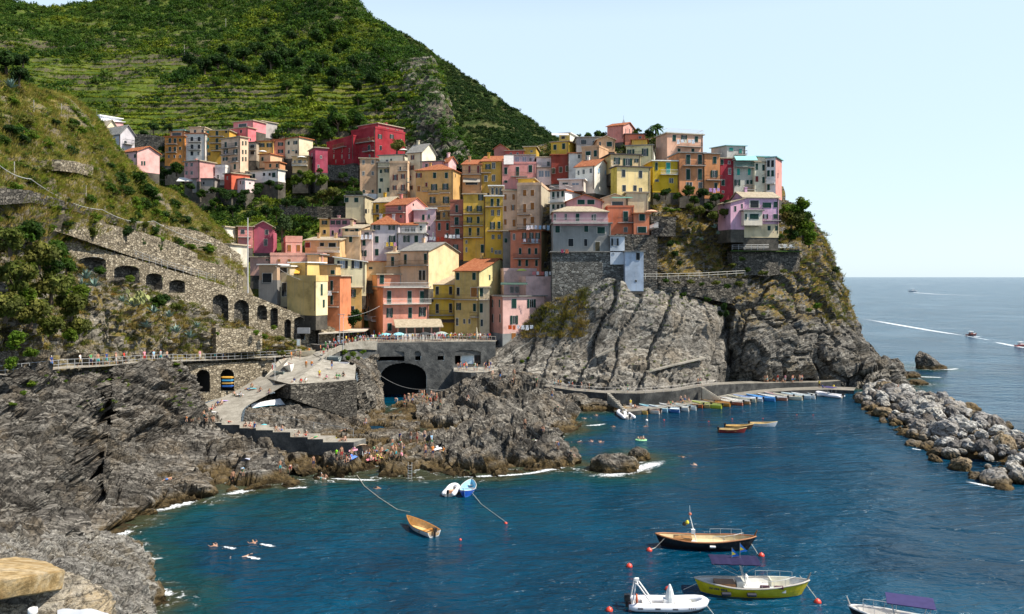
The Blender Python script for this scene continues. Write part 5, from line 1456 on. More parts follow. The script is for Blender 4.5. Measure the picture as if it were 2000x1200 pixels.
def trunk_mesh(seed,h=1.0):
 g=random.Random(seed)
 mb=MB()
 mb.tube([(0,0,-1.2*h),(.03,.02,-.6*h),(-.03,.04,0)],[.1,.075,.05],7)
 for k in range(5):
  a=g.uniform(0,6.28)
  r=g.uniform(.35,.6)
  z0=g.uniform(-.6,-.2)*h
  mb.tube([(0,0.02,z0),(r*.5*math.cos(a),r*.5*math.sin(a),z0+.25),(r*math.cos(a),r*math.sin(a),z0+.55)],[.045,.03,.012],5)
 return mb.mesh('trunk',M_BARK)
TC={'dark':[DG,(.022,.046,.014),(.032,.06,.015)],'mid':[MG,(.04,.075,.012),DG],'light':[(.11,.17,.018),(.1,.14,.02),LG],'pale':[(.05,.08,.03),(.065,.1,.035),(.035,.06,.02)],'olive':[(.1,.115,.028),(.14,.14,.035),(.08,.1,.02)]}
TM={}
for c in TC:
 TM[c]=[(crown_mesh('crown',100+7*i+13*list(TC).index(c),TC[c]),trunk_mesh(i))for i in range(3)]
KINDS_={'dark':'dark green round','mid':'mid green leafy','light':'light green leafy','pale':'pale grey green','olive':'olive green dry'}
def tree(kind,px,py,rpx,where,group,d=None,sq=1.0,cat='tree',name='tree'):
 """crown centre on photo pixel (px,py), crown radius in photo px; stands on the terrain under it"""
 if d is None:
  h=ray(px,min(py+rpx*.9,py+40))
  if h is None:
   return
  d=h[0].y
 c=P(px,py,d)
 r=rpx*d/FOC
 i=rnd.randrange(3)
 o=empty(name,c,rnd.uniform(0,6.28))
 tag(o,f'{KINDS_[kind]} {cat} {where}',cat,group)
 cm,tm=TM[kind][i]
 link('crown',cm,o,None,None,(r,r,r*sq))
 low=cat!='tree'
 link('trunk',tm,o,None,None,(r,r,r*sq*(.6 if low else .74)))
 return o
HT='trees of the terraced hill'
for k,L in(('dark',[(372,118,20),(400,128,22),(425,122,24),(455,130,22),(475,108,22),(500,95,20),(530,118,27),(556,108,24),(510,140,18),(585,120,18),(440,100,16),(545,88,18),(610,135,20),(630,118,18),(655,146,20),(690,120,17),(480,140,16),(652,160,17),(700,165,16),(722,148,16),(570,70,14),(590,85,15),(660,95,15),(735,160,14),(752,176,14),(280,262,12),(520,60,11)]),('mid',[(620,70,22),(650,58,20),(675,85,20),(600,180,16),(560,170,15),(700,195,16),(735,205,18),(690,222,14),(650,215,12),(420,160,14),(740,100,16),(765,195,14),(790,190,14)])):
 for a in L:
  tree(k,*a,'on the terraced hill above the village',HT)
for k,L in(('mid',[(660,240,26),(630,248,22),(700,235,22),(712,250,17),(615,262,14),(645,262,18)]),('dark',[(648,228,20),(690,255,16),(540,268,12)])):
 for a in L:
  tree(k,*a,'between the vine terraces and the crimson building','trees behind the crimson building')
for a in[(345,330,17),(325,338,13),(405,338,14),(340,290,14),(316,292,10),(300,250,14),(330,250,12),(358,356,10)]:
 tree('mid' if a[0]>330 else 'dark',*a,'among the houses behind the grassy slope','trees among the far houses',d=252 if a[1]<300 else 240)
for a in[(600,348,22),(575,352,16),(626,352,18)]:
 tree('light',*a,'under the low white houses on the garden terrace','light trees on the garden terrace',d=232)
for a in[(632,384,20),(650,376,16),(610,392,15)]:
 tree('olive',*a,'in the gardens left of the low cream house','olive trees in the gardens',d=220)
for a in[(690,355,13),(670,345,12),(560,395,14),(590,400,15),(700,380,12),(575,440,13),(600,440,12),(440,380,16),(470,388,15),(420,395,14),(500,372,13),(455,410,15),(400,410,12),(520,410,16),(490,420,13)]:
 tree('dark' if a[0]%3 else 'mid',*a,'in the shady gardens below the far houses','trees of the shady gardens',d=215)
for a in[(372,366,12),(395,378,14),(430,374,12),(455,380,13),(478,378,13),(505,366,12),(528,360,12),(547,366,11),(415,372,11),(345,372,12),(360,388,14),(585,338,9),(625,334,9),(270,345,10),(208,300,9),(225,303,9)]:
 tree('mid' if a[0]%2 else 'dark',*a,'at the foot of the far houses','shrubs at the foot of the far houses',d=231 if a[0]>300 else 190,cat='shrub',name='shrub',sq=.9)
tree('pale',551,445,26,'standing beside the magenta gabled house',None,d=181,sq=1.25)
tree('mid',540,415,14,'above the pale tree by the garden wall',None,d=205)
tree('dark',690,618,22,'in front of the lower yellow house by the square',None,d=172,sq=1.15)
tree('olive',775,285,20,'growing in front of the crimson building',None,d=228)
for a in[(1202,250,8),(1168,262,11),(1148,266,10),(1245,258,11),(1130,268,9),(1265,262,11),(1180,264,9)]:
 tree('mid' if a[2]>8 else 'olive',*a,'on the roof gardens along the village skyline','trees on the skyline roofs',d=238,cat='shrub',name='shrub')
for a in[(1300,378,14),(1325,384,12),(1345,372,16),(1372,378,16),(1398,388,16),(1355,392,14),(1385,402,14),(1420,398,12),(1284,384,12)]:
 tree('mid' if a[0]%2 else 'dark',*a,'on the bank below the orange houses of the point','trees below the orange houses',d=190)
for a in[(1365,412,16),(1395,422,16),(1415,415,13),(1348,405,12)]:
 tree('olive',*a,'on the slope left of the lilac villa','olive trees left of the villa',d=189)
for k,a in(('light',(1558,405,27)),('olive',(1545,428,28)),('light',(1568,445,28)),('light',(1580,466,22)),('mid',(1542,458,18)),('light',(1532,412,17)),('mid',(1575,425,18))):
 tree(k,*a,'right of the lilac villa at the edge of the headland','trees right of the villa',d=193)
for a in[(1454,470,7),(1478,475,10),(1506,479,8),(1524,464,11)]:
 tree('mid',*a,'on the lawn below the lilac villa','clipped shrubs below the villa',d=189.5,cat='shrub',name='shrub')
for a in[(1300,548,9),(1322,552,8),(1350,551,10),(1372,556,8),(1398,553,11),(1420,560,9),(1445,556,12),(1336,575,8),(1380,585,9),(1430,520,10),(1460,528,9),(1490,534,11),(1530,530,9),(1448,506,8)]:
 tree('olive' if a[0]%4 else 'mid',*a,'growing on the stone walls of the headland','shrubs on the headland walls',d=186.5 if a[1]<540 else 178.5+(a[0]-1290)*.035,cat='shrub',name='shrub',sq=.8)
o=tree('olive',1508,455,8,'x',None,d=189.5,cat='shrub',name='shrub')
o['label']='mauve flowering shrub in front of the lilac villa'
o.children[0].data=crown_mesh('crown',555,[(.25,.08,.2),(.3,.12,.2),MG],per=80)
for a in[(1310,478,10),(1318,497,9),(1327,515,7)]:
 tree('dark',*a,'on the rocky slope right of the grey tower','shrubs on the rocky slope',d=186,cat='shrub',name='shrub',sq=1.3)
for a in[(1595,598,13),(1580,606,9)]:
 tree('light',*a,'on top of the bare headland rock','green shrubs on the headland',d=186,cat='shrub',name='shrub',sq=.7)
for a in[(1412,598,10),(1418,612,9),(1408,612,8)]:
 tree('dark',*a,'in the top of the dark cleft in the cliff','shrubs in the cleft',d=178,cat='shrub',name='shrub',sq=1.2)
for a in[(1610,505,11),(1630,528,10),(1595,490,9)]:
 tree('pale',*a,'on the right skyline of the headland','shrubs on the headland skyline',d=206,cat='shrub',name='shrub')
for k,L in(('dark',[(12,120,34),(38,148,26),(-10,150,30),(45,118,18)]),):
 for a in L:
  tree(k,*a,'crowding the top left corner of the slope','dark trees at the left edge',d=108)
for k,L in(('mid',[(265,352,26),(290,372,26),(245,372,20),(280,398,22),(305,392,18),(235,345,14)]),('light',[(265,392,16),(300,415,16),(150,420,10),(60,265,18),(95,280,15)]),('dark',[(20,255,22),(45,275,18),(110,240,12),(130,395,12),(320,420,14),(215,325,12)]),('olive',[(330,425,14),(180,290,14),(140,250,14),(90,330,15),(40,320,14),(70,360,12),(200,360,12),(170,345,12),(355,430,10)])):
 for a in L:
  tree(k,*a,'on the dry grassy slope at the left','shrubs on the grassy slope',cat='shrub',name='shrub',sq=.8)
for k,L in(('olive',[(20,470,40),(75,500,42),(30,545,46),(100,560,44),(140,600,36),(60,610,42),(150,640,28),(10,600,40),(100,640,30)]),('mid',[(60,455,30),(110,490,28),(130,520,22),(95,520,26)]),('light',[(30,665,26),(20,710,18),(160,570,20),(125,560,24),(50,580,28),(60,690,16),(140,655,20)])):
 for a in L:
  tree(k,*a,'in the tall thicket left of the arcaded wall','bushes of the thicket',d=np.interp(a[0],[0,160],[79,95]),cat='bush',name='bush',sq=1.1)
for k,a in(('mid',(310,590,20)),('dark',(322,582,15)),('light',(255,545,12)),('mid',(195,528,14)),('olive',(345,600,14)),('light',(500,650,9)),('light',(518,658,9)),('olive',(545,662,11)),('olive',(550,690,10)),('light',(425,652,6)),('light',(535,640,8))):
 tree(k,*a,'on the bank between the arcaded wall and the coast path','bushes on the bank',d=np.interp(a[0],[190,260,310,345,420,550],[106,112,118,122,140,152]),cat='bush',name='bush',sq=.9)
for a in[(330,488,16),(352,484,15),(375,482,14),(398,486,12),(345,502,12),(310,482,14),(410,492,8)]:
 tree('light' if a[0]%2 else 'mid',*a,'on the pergola in front of the stone hut','vines on the pergola',d=np.interp(a[0],[300,410],[138,155]),cat='vine',name='vine',sq=.6)
for a in[(1310,412,12),(1300,408,9),(1322,410,9)]:
 tree('light',*a,'on the garden pergola beside the small umbrella','vines on the garden pergola',d=185,cat='vine',name='vine',sq=.5)
for a in[(672,688,9),(690,692,9),(680,700,8),(708,688,8),(688,718,8),(700,700,6),(690,733,6)]:
 tree('light',*a,'hanging over the wall beside the boat yard','weeds beside the boat yard',d=np.interp(a[1],[688,733],[163,146]),cat='bush',name='bush',sq=.9)
for a in[(1032,700,6),(1020,706,6),(60,750,14),(45,768,10),(25,790,10),(175,723,6),(248,752,8),(128,745,6),(345,712,8),(352,724,6)]:
 h=ray(a[0],a[1]+3)
 tree('light',*a,'growing from a crack of the rock','tufts in the rocks',d=(h[0].y if h else 150),cat='tuft',name='tuft',sq=.7)
def agave(px,py,r,label,group=None,d=None):
 if d is None:
  h=ray(px,py)
  d=h[0].y if h else 120
 c=P(px,py,d-.3)
 s=r*d/FOC
 mb=MB()
 g=random.Random(px)
 for k in range(26):
  a=k*2.4+g.uniform(-.2,.2)
  el=R(g.uniform(15,80))
  L=s*g.uniform(.8,1.15)
  dr=Vector((math.cos(a)*math.cos(el),math.sin(a)*math.cos(el),math.sin(el)))
  sd=Vector((-math.sin(a),math.cos(a),0))*s*.09
  p0,p1,p2=Vector((0,0,0)),dr*L*.5,dr*L+Vector((0,0,-.06*L))
  up=Vector((0,0,s*.035))
  mb.add([p0-sd,p0+sd,p1+sd*.9+up,p1-sd*.9+up,p2,p1-up],[(0,1,2,3),(3,2,4),(1,0,5),(0,3,5),(2,1,5),(3,4,5),(4,2,5)])
 o=mb.build('agave',paint((.12,.19,.16),.5,'agave_leaf',.3),loc=c)
 return tag(o,label,'agave',group)
agave(22,172,22,'large blue green agave on the crest at the upper left',d=104)
for a in[(168,545,24),(185,560,22),(262,600,22),(300,612,20),(285,640,18),(345,650,20),(370,660,18),(330,620,16),(240,590,15),(385,640,14),(160,560,18)]:
 agave(*a,'blue green agave on the bank below the arcaded wall','agaves on the bank',d=np.interp(a[0],[150,260,400],[100,114,136]))
for a in[(1396,446,10),(1402,458,9),(1370,470,8)]:
 agave(*a,'blue green agave on the headland slope','agaves on the headland',d=188.5)
def cactus(px,py,r,d,label):
 c=P(px,py,d)
 s=r*d/FOC
 g=random.Random(px)
 mb=MB()
 for k in range(46):
  p=Vector((g.gauss(0,.42),g.gauss(0,.3),abs(g.gauss(.35,.3))))*s
  M=Matrix.Translation(p)@Euler((g.uniform(-.6,.6),g.uniform(-.6,.6),g.uniform(0,3))).to_matrix().to_4x4()
  prof=[(math.cos(t)*.14*s,math.sin(t)*.2*s)for t in np.linspace(0,6.28,9)[:-1]]
  mb.add([M@Vector((x,-.02*s,z))for x,z in prof]+[M@Vector((x,.02*s,z))for x,z in prof],[tuple(range(8)),tuple(range(15,7,-1))]+[(i,8+i,8+(i+1)%8,(i+1)%8)for i in range(8)])
 tag(mb.build('prickly_pear',paint((.3,.32,.13),.6,'cactus_pad',.3),loc=c),label,'cactus')
cactus(270,592,26,111,'pale yellow green prickly pear cactus below the second arch')
for i_ in range(75):
 px_=rnd.uniform(0,420)
 lo_=np.interp(px_,[0,70,140,200,300,420],[165,195,215,255,360,445])
 py_=lo_+12+(np.interp(px_,[0,130,420],[450,470,480])-lo_)*rnd.random()
 h_=ray(px_,py_,('left_slope',))
 if h_:
  tree(rnd.choice(['dark','mid','mid','light','olive']),px_,py_-3,rnd.uniform(11,25),'on the dry grassy slope at the left','shrubs on the grassy slope',d=h_[0].y,cat='shrub',name='shrub',sq=.75)
pr=empty('palm_tree',P(1280,250,238))
tag(pr,'palm tree rising over the roofs left of the peach house','palm')
MB().tube([(0,0,-4),(.1,0,-1.5),(0,0,.2)],[.3,.24,.2],8).build('trunk',M_BARK,pr)
VS,g=[],random.Random(4)
for k in range(34):
 a,el,L=k*2.4,g.uniform(-.25,1.2),g.uniform(2.2,3.2)
 pts=[]
 for t in np.linspace(0,1,7):
  pts.append(Vector((math.cos(a)*L*t*math.cos(el),math.sin(a)*L*t*math.cos(el),L*t*math.sin(el)-1.5*t*t)))
 for i in range(6):
  dr=(pts[i+1]-pts[i])
  for s in(-1,1):
   sd=Vector((-math.sin(a),math.cos(a),-.35))*s*.55*(1-.5*i/6)
   VS+=[pts[i],pts[i+1],pts[i+1]+sd+dr*.6,pts[i]+sd+dr*.6]
VS=np.array([tuple(v)for v in VS])
link('crown',npmesh('crown',VS,np.arange(len(VS)).reshape(-1,4),M_LEAF,col=np.tile(np.array([.035,.075,.02]),(len(VS),1))),pr)
BL=[PZ(x,y)for x,y in[(1672,778),(1685,792),(1722,818),(1762,848),(1822,896),(1905,938),(2020,958),(2120,985)]]
BR=[PZ(x,y)for x,y in[(1735,757),(1765,762),(1820,776),(1870,793),(1915,812),(1970,839),(2040,872),(2130,910)]]
BL[0],BR[0]=P(1672,778,172),P(1738,750,187)
rows=[]
for t in np.linspace(-.08,1.08,9):
 rows.append([a+(b-a)*t+np.array([0,0,2.0*max(-.4,1-abs(2*t-1)**2.2)-1.3])for a,b in zip(BL,BR)])
terrain('breakwater_core',rows,1.0,rockdisp(.5,(0,0),3,.2,31),rockmat('core_rock',(.02,.019,.018),(.05,.047,.045),(.09,.085,.08),(.07,.055,.04)))  # near-black core paints the shade in the gaps between boulders
g=np.random.default_rng(5)
BMATS={'pale':rockmat('boulder_pale',(.17,.165,.155),(.37,.36,.34),(.54,.53,.5),(.33,.29,.23),(R(20),R(30),0),wet=True,scale=1.2),'grey':rockmat('boulder_grey',(.13,.125,.12),(.27,.26,.25),(.42,.4,.38),(.28,.23,.17),(R(40),R(-20),0),wet=True,scale=1.2),'dark':rockmat('boulder_dark',(.06,.057,.055),(.14,.13,.125),(.24,.23,.215),(.16,.12,.08),(R(-30),R(10),0),wet=True,scale=1.2),'tawny':rockmat('boulder_tawny',(.14,.105,.065),(.27,.21,.14),(.38,.32,.24),(.2,.14,.06),(R(10),R(60),0),wet=True,scale=1.2)}
BME={}
for c in BMATS:
 BME[c]=[rockmesh('boulder',1.15,.95,.8,40+i+10*list(BMATS).index(c),BMATS[c],15,.36)for i in range(4)]
BLa,BRa=np.array(BL),np.array(BR)
segL=np.concatenate([[0],np.cumsum(np.linalg.norm(np.diff((BLa+BRa)/2,axis=0),axis=1))])
placed=[]
tries=0
while len(placed)<285 and tries<9000:
 tries+=1
 s=g.uniform(0,segL[-1]*.93)
 t=g.uniform(-.06,1.04)
 k=np.searchsorted(segL,s)-1
 k=max(0,min(k,len(BL)-2))
 f=(s-segL[k])/(segL[k+1]-segL[k])
 a=BLa[k]+(BLa[k+1]-BLa[k])*f
 b=BRa[k]+(BRa[k+1]-BRa[k])*f
 p=a+(b-a)*t
 r=g.choice([.5,.65,.8,1.0,1.25,1.6])*g.uniform(.85,1.15)
 if any((p[0]-q[0])**2+(p[1]-q[1])**2<(.66*(r+q[3]))**2 for q in placed):
  continue
 z=2.0*max(-.15,1-abs(2*t-1)**2.2)-.35+.15*r
 edge=t<.06 or t>.95
 px,_=proj(np.array([p[0],p[1],0]))
 if px>2070:
  continue
 c=g.choice(['tawny','dark','grey'],p=[.5,.3,.2])if edge else g.choice(['pale','grey','dark','tawny'],p=[.42,.34,.18,.06])
 o=link('boulder',BME[c][g.integers(0,4)],None,(p[0],p[1],z),tuple(g.uniform(-.9,.9,2))+(g.uniform(0,6.28),),(r,r*g.uniform(.8,1.1),r*g.uniform(.75,1.05)))
 wh={'pale':'pale boulder heaped on the breakwater','grey':'mid grey boulder heaped on the breakwater','dark':'dark weathered boulder of the breakwater','tawny':'tawny brown boulder of the breakwater'}[c]
 if edge:
  wh=wh.replace('heaped on','at the water edge of').replace('boulder of','boulder at the water edge of')
 tag(o,wh,'boulder',wh.replace('boulder','boulders',1))
 placed.append((p[0],p[1],z,r))
BTOP=placed
def hull_mesh(L,B,Hs,mats,stern=.75,double=False,deck=None,n=22,rise=.35,keel=.3,band=None):
 """outer skin, inner skin and floor; bow towards +x. mats: hull, inside, rim, band"""
 xs=np.linspace(0,1,n)
 prof=7
 V,F,MI=[],[],[]
 def bw(t):
  if double:
   return(1-abs(2*t-1)**2.6)**.75*B/2+.02
  return(stern+(1-stern)*math.sin(min(t/.45,1)*math.pi/2))*(1-max(0,(t-.45)/.55)**2.1)**.9*B/2+.015
 def sh(t):
  return Hs+rise*(max(0,t-.35)/.65)**2+(rise*.8*(max(0,.4-t)/.4)**2 if double else 0)
 for side in(0,1):
  b0=len(V)
  for t in xs:
   for j in range(prof):
    a=j/(prof-1)
    ins=0 if side==0 else .06
    bot=-keel+(.18*keel if side else 0)
    if side==1:
     bot=deck if deck is not None else .05
     bot=min(bot,sh(t)-.03)
    z=bot+(sh(t)-bot)*(a**1.25 if side==0 else max(0,(a-.5)*2))
    if side==0:
     y=bw(t)*a**.45
    else:
     ao=max(0,(z+keel)/(sh(t)+keel))**.8
     y=max(bw(t)*ao**.45-ins,.005)*min(1,a*2)
    x=(t-.5)*L+(.06*L*(z/Hs)*max(0,t-.8)/.2 if t>.8 else 0)-(.05*L*(z/Hs)*max(0,.2-t)/.2 if double else 0)
    V.append((x,y,z))
    V.append((x,-y,z))
  for i in range(n-1):
   for j in range(prof-1):
    for s in(0,1):
     q=[b0+2*(i*prof+j)+s,b0+2*((i+1)*prof+j)+s,b0+2*((i+1)*prof+j+1)+s,b0+2*(i*prof+j+1)+s]
     F.append(tuple(q if(s==1)!=(side==1)else q[::-1]))
     MI.append((3 if(band and j<band)else 0)if side==0 else 1)
  for i in((0,)if not double else()):
   for j in range(prof-1):
    k=b0+2*j
    F.append((k,k+1,k+3,k+2)if side==0 else(k+2,k+3,k+1,k))
    MI.append(0 if side==0 else 1)
 me=bpy.data.meshes.new('hull')
 me.from_pydata(V,[],F)
 for m in mats:
  me.materials.append(m)
 me.polygons.foreach_set('material_index',MI)
 rim=[[],[]]
 for t in xs:
  for s in(0,1):
   z=sh(t)
   x=(t-.5)*L+(.06*L*(z/Hs)*max(0,t-.8)/.2 if t>.8 else 0)-(.05*L*(z/Hs)*max(0,.2-t)/.2 if double else 0)
   rim[s].append((x,(bw(t)-.03)*(1 if s==0 else-1),z+.015))
 return me,rim,bw,sh
def outboard(parent,x,z,s=1.0,mat=None):
 ob=MB().box(-.16*s,.2*s,-.15*s,.15*s,.15*s,.55*s).box(-.08*s,.08*s,-.06*s,.06*s,-.6*s,.15*s).build('outboard_motor',mat or paint((.02,.02,.022),.3,'outboard'),parent,(x,0,z))
 return ob
def skiff(label,loc,head,L=4.4,B=1.6,Hs=.5,hullc=(.7,.7,.68),inc=(.5,.35,.2),rimc=(.6,.58,.55),motor=True,thw=2,double=False,group=None,cover=None,stern=.72,tilt=0,name='rowing_boat',cat='boat',band=None):
 o=empty(name,loc,head)
 o.rotation_euler=(tilt,0,head)
 tag(o,label,cat,group)
 me,rim,bw,sh=hull_mesh(L,B,Hs,[paint(hullc,.35,'boat_hull'),paint(inc,.6,'boat_inside',.25),paint(rimc,.5,'boat_rim'),paint(band or hullc,.4,'boat_band')],stern,double,band=3 if band else None)
 link('hull',me,o)
 mb=MB()
 for r_ in rim:
  mb.tube(r_,.045,5)
 mb.build('gunwale',paint(rimc,.5,'boat_rim'),o)
 for i in range(thw):
  t=.3+.32*i
  x=(t-.5)*L
  y=bw(t)-.04
  MB().box(x-.13,x+.13,-y,y,Hs*.55,Hs*.55+.05).build('thwart',paint(tuple(c*.8 for c in rimc),.6,'thwart_wood',.2),o)
 if cover:
  y=bw(.3)-.06
  MB().box(-.45*L,-.02*L,-y*.9,y*.9,Hs*.8,Hs*.8+.08).build('cover',paint(cover,.7,'boat_cover'),o)
 if motor:
  outboard(o,-L/2-.12,Hs-.15,.95)
 return o
ROW=[(1238,806,(.62,.38,.1),(.55,.36,.14),'ochre yellow boat moored right beside the big white dinghy'),(1263,805,(.68,.66,.62),(.5,.32,.25),'white boat with a rose brown inside, second from the big dinghy'),(1279,802,(.3,.52,.66),(.35,.6,.72),'light blue boat moored behind the white and rose one'),(1300,803,(.06,.16,.42),(.5,.6,.68),'blue hulled boat with a pale cover near the quay corner'),(1319,800,(.7,.7,.68),(.66,.62,.56),'plain white boat between the blue and the white red one'),(1338,799,(.68,.7,.7),(.45,.5,.5),'low white skiff with a dark motor beside the orange red boat'),(1346,794,(.52,.13,.04),(.45,.2,.08),'orange red boat moored left of the dull yellow one'),(1361,794,(.45,.38,.14),(.4,.34,.16),'dull yellow boat with a dark red stern'),(1383,795,(.5,.58,.05),(.45,.5,.12),'bright lime yellow boat in the middle of the quay row'),(1400,791,(.6,.26,.04),(.55,.3,.08),'orange boat with a dark red side next to the lime one'),(1424,789,(.55,.13,.06),(.66,.6,.52),'white and red boat right of the orange boat'),(1438,787,(.6,.28,.1),(.66,.62,.56),'white boat with an orange side and broad stern'),(1450,783,(.62,.58,.45),(.6,.55,.42),'cream boat tucked between the orange sided and the blue white boat'),(1463,782,(.66,.68,.7),(.25,.34,.55),'white boat with a blue inside and a grey motor'),(1488,781,(.07,.26,.6),(.12,.36,.68),'bright blue boat alone in the right half of the row'),(1511,780,(.55,.2,.12),(.68,.66,.62),'white boat with a reddish side right of the blue one'),(1523,777,(.7,.7,.68),(.6,.42,.4),'white boat with a pinkish seat and black motor'),(1541,779,(.66,.62,.5),(.62,.58,.46),'cream white boat towards the right end of the row'),(1557,777,(.6,.68,.72),(.5,.6,.66),'pale blue boat second from the right end of the row'),(1571,777,(.7,.7,.7),(.62,.62,.6),'small white boat closing the right end of the row')]
for i,(px,py,h,ins,lab)in enumerate(ROW):
 skiff(lab,PZ(px,py+1),R(148 if px<1400 else 150)+rnd.uniform(-.1,.1),5.7 if i not in(5,19)else 4.6,2.0,.72,h,ins,tuple(min(.75,c*1.1+.12)for c in ins),group='boats moored along the quay',thw=2,cover=(.5,.56,.62)if i in(3,13)else None)
skiff('tiny white dinghy lying alone near the end of the quay',PZ(1593,774),R(185),2.9,1.4,.35,(.68,.68,.66),(.45,.44,.4),(.68,.68,.66),False,1)
skiff('dark red boat with a raised black motor in the middle of the bay',PZ(1429,845),R(-6),4.2,1.6,.55,(.22,.03,.025),(.4,.3,.15),(.5,.36,.14),True,2,group='boats anchored in the bay')
skiff('brown varnished boat behind the dark red one in the bay',PZ(1442,838),R(-8),4.3,1.6,.55,(.09,.045,.025),(.5,.33,.12),(.58,.38,.12),True,3,group='boats anchored in the bay')
skiff('white boat with a wooden inside right of the red and brown boats',PZ(1489,833),R(-8),4.3,1.6,.55,(.66,.68,.7),(.5,.36,.16),(.6,.45,.22),True,3,group='boats anchored in the bay')
skiff('white rowing boat with orange varnished inside in the near left water',PZ(823,1037),R(128),4.9,1.9,.55,(.68,.68,.68),(.56,.38,.18),(.5,.22,.05),True,1,stern=.8,band=(.1,.3,.45))
skiff('bright blue wooden boat lying off the bathing rocks',PZ(914,962),R(84),4.6,1.9,.6,(.02,.1,.5),(.25,.5,.66),(.45,.42,.4),False,3,double=True,band=(.04,.16,.6))
def rib(label,loc,head,L,B,big=False,group=None):
 o=empty('inflatable_boat',loc,head)
 tag(o,label,'dinghy',group)
 r=.14*B if big else .16*B
 pts,rr=[],[]
 for a in np.linspace(0,1,25):
  if a<.36:
   x,y=-L/2+a/.36*L*.72,B/2-r
  elif a>.64:
   x,y=-L/2+(1-a)/.36*L*.72,-(B/2-r)
  else:
   th=(a-.36)/.28*math.pi
   x,y=L*.22+math.sin(th)*L*.26,math.cos(th)*(B/2-r)
  pts.append((x,y,.34+.28*max(0,x/(L/2))**2))
  rr.append(r)
 rr[0]=rr[-1]=r*.6
 MB().tube(pts,rr,10).build('tube',paint((.7,.7,.74),.45,'inflatable_tube',.05),o,smooth=True)
 me,rim,bw,sh=hull_mesh(L*.9,B*.72,.38,[paint((.66,.66,.68),.4,'rib_hull'),paint((.62,.61,.57),.6,'rib_floor')],.9)
 link('hull',me,o)
 outboard(o,-L/2-.1,.35,1.25 if big else .9)
 if big:
  MB().box(-.5,.1,-.3,.3,.1,.75).box(-.05,.1,-.3,.3,.75,1.0).build('console',M_WHITE,o,(.2,0,0))
  MB().box(-L*.32,-L*.2,-.5,.5,.1,.5).build('seat',paint((.66,.64,.6),.7,'seat_cover'),o)
  for i in range(3):
   MB().box(-.2,.2,-B/2-.01,-B/2+.03,.3,.42).build('grip',paint((.1,.1,.12),.7),o,(-L*.36+i*L*.22,0,0))
 return o
o=rib('large white inflatable with twin motors moored at the corner of the quay',PZ(1221,814),R(96),6.4,2.6,True)
outboard(o,-3.3,.35,1.2)
o=rib('white inflatable with a purple sun roof moored at the far end of the quay',PZ(1620,775),R(130),6.0,2.4,True)
cp=MB().box(-1.2,1.2,-1.0,1.0,2.0,2.07).build('canopy',paint((.06,.05,.15),.8,'purple_canvas'),o)
for sx in(-1,1):
 for sy in(-1,1):
  MB().tube([(sx*.9,sy*.9,.4),(sx*1.1,sy*.95,2.0)],.025,5).build('canopy_pole',M_METAL,cp)
o=rib('small white inflatable floating next to the bright blue boat',PZ(882,964),R(80),3.4,1.75)
MB().box(-.3,.3,-.45,.45,.12,.4).build('seat',paint((.6,.3,.18),.6),o)
RB=rib('white inflatable with a stern arch and covered console at the lower middle',PZ(1303,1188),R(-3),6.1,2.3,True)
for s in(-1,1):
 MB().tube([(-1.2,s*.8,.5),(-2.3,s*.75,2.0),(-2.5,s*.5,2.1),(-2.75,s*.75,.6)],.06,7).build('arch_leg',M_WHITE,RB)
MB().tube([(-2.35,-.72,2.03),(-2.35,.72,2.03)],.06,7).box(-2.5,-2.2,-.15,.15,2.09,2.3).build('arch_bar',M_WHITE,RB)
MB().lathe([(.38,.3),(.36,.8),(.25,1.3),(.08,1.75),(.02,1.8)],10).build('console_cover',paint((.6,.62,.62),.6,'grey_cloth'),RB,(.2,0,.1))
lb=MB()
lb.tube([(0,.3*math.cos(a),.3*math.sin(a))for a in np.linspace(0,2*math.pi,17)],.07,7)
lb.build('lifebuoy',paint((.6,.13,.05),.5),RB,(-2.45,-.75,1.0))
MB().box(-1.6,-.3,-.7,.7,.42,.5).build('sun_pad',paint((.7,.69,.66),.7),RB,(2.2,0,0))
nm=MB()
for k in range(4):
 nm.box(.15*k,.15*k+.09,-.012,0,0,.13)
nm.build('registration_marks',paint((.2,.2,.23),.6),RB,(1.5,-1.16,.38))
def gozzo(label,loc,head,L,B,hullc,deckc,rimc,bandc):
 o=empty('fishing_boat',loc,head)
 tag(o,label,'fishing boat')
 me,rim,bw,sh=hull_mesh(L,B,.85,[paint(hullc,.35,'boat_hull'),paint(deckc,.6,'deck'),paint(rimc,.5,'rim'),paint(bandc,.4,'antifouling')],.7,True,deck=.5,rise=.4,band=2)
 link('hull',me,o)
 mb=MB()
 for r_ in rim:
  mb.tube(r_,.07,6)
 mb.build('gunwale',paint(rimc,.5,'rim'),o)
 MB().tube([(L/2+.02*L,0,.5),(L/2+.07*L,0,1.35),(L/2+.1*L,0,1.9)],[.1,.08,.05],6).build('stem_post',paint(tuple(c*.6 for c in rimc),.6,'stem'),o)
 rl=MB()
 for s in(-1,1):
  pp=[((t-.5)*L,s*(bw(t)-.08),sh(t)+.55)for t in(.58,.7,.82,.93)]
  rl.tube(pp,.02,5)
  for p in pp:
   rl.tube([p,(p[0],p[1],p[2]-.55)],.018,5)
 rl.build('bow_rail',M_METAL,o)
 return o,bw,sh
G1,bw,sh=gozzo('black wooden fishing boat with a cream deck and a short instrument mast',PZ(1376,1070),R(-7),8.2,2.6,(.014,.011,.013),(.56,.46,.28),(.32,.13,.05),(.02,.012,.012))
MB().box(-2.9,-1.2,-.55,.55,.5,.95).build('engine_box',paint((.3,.15,.05),.5,'varnish',.25),G1)
for s in(-1,1):
 MB().tube([(-.75,s*.55,.5),(-1.35,s*.3,2.9)],.04,6).build('mast_leg',M_WHITE,G1)
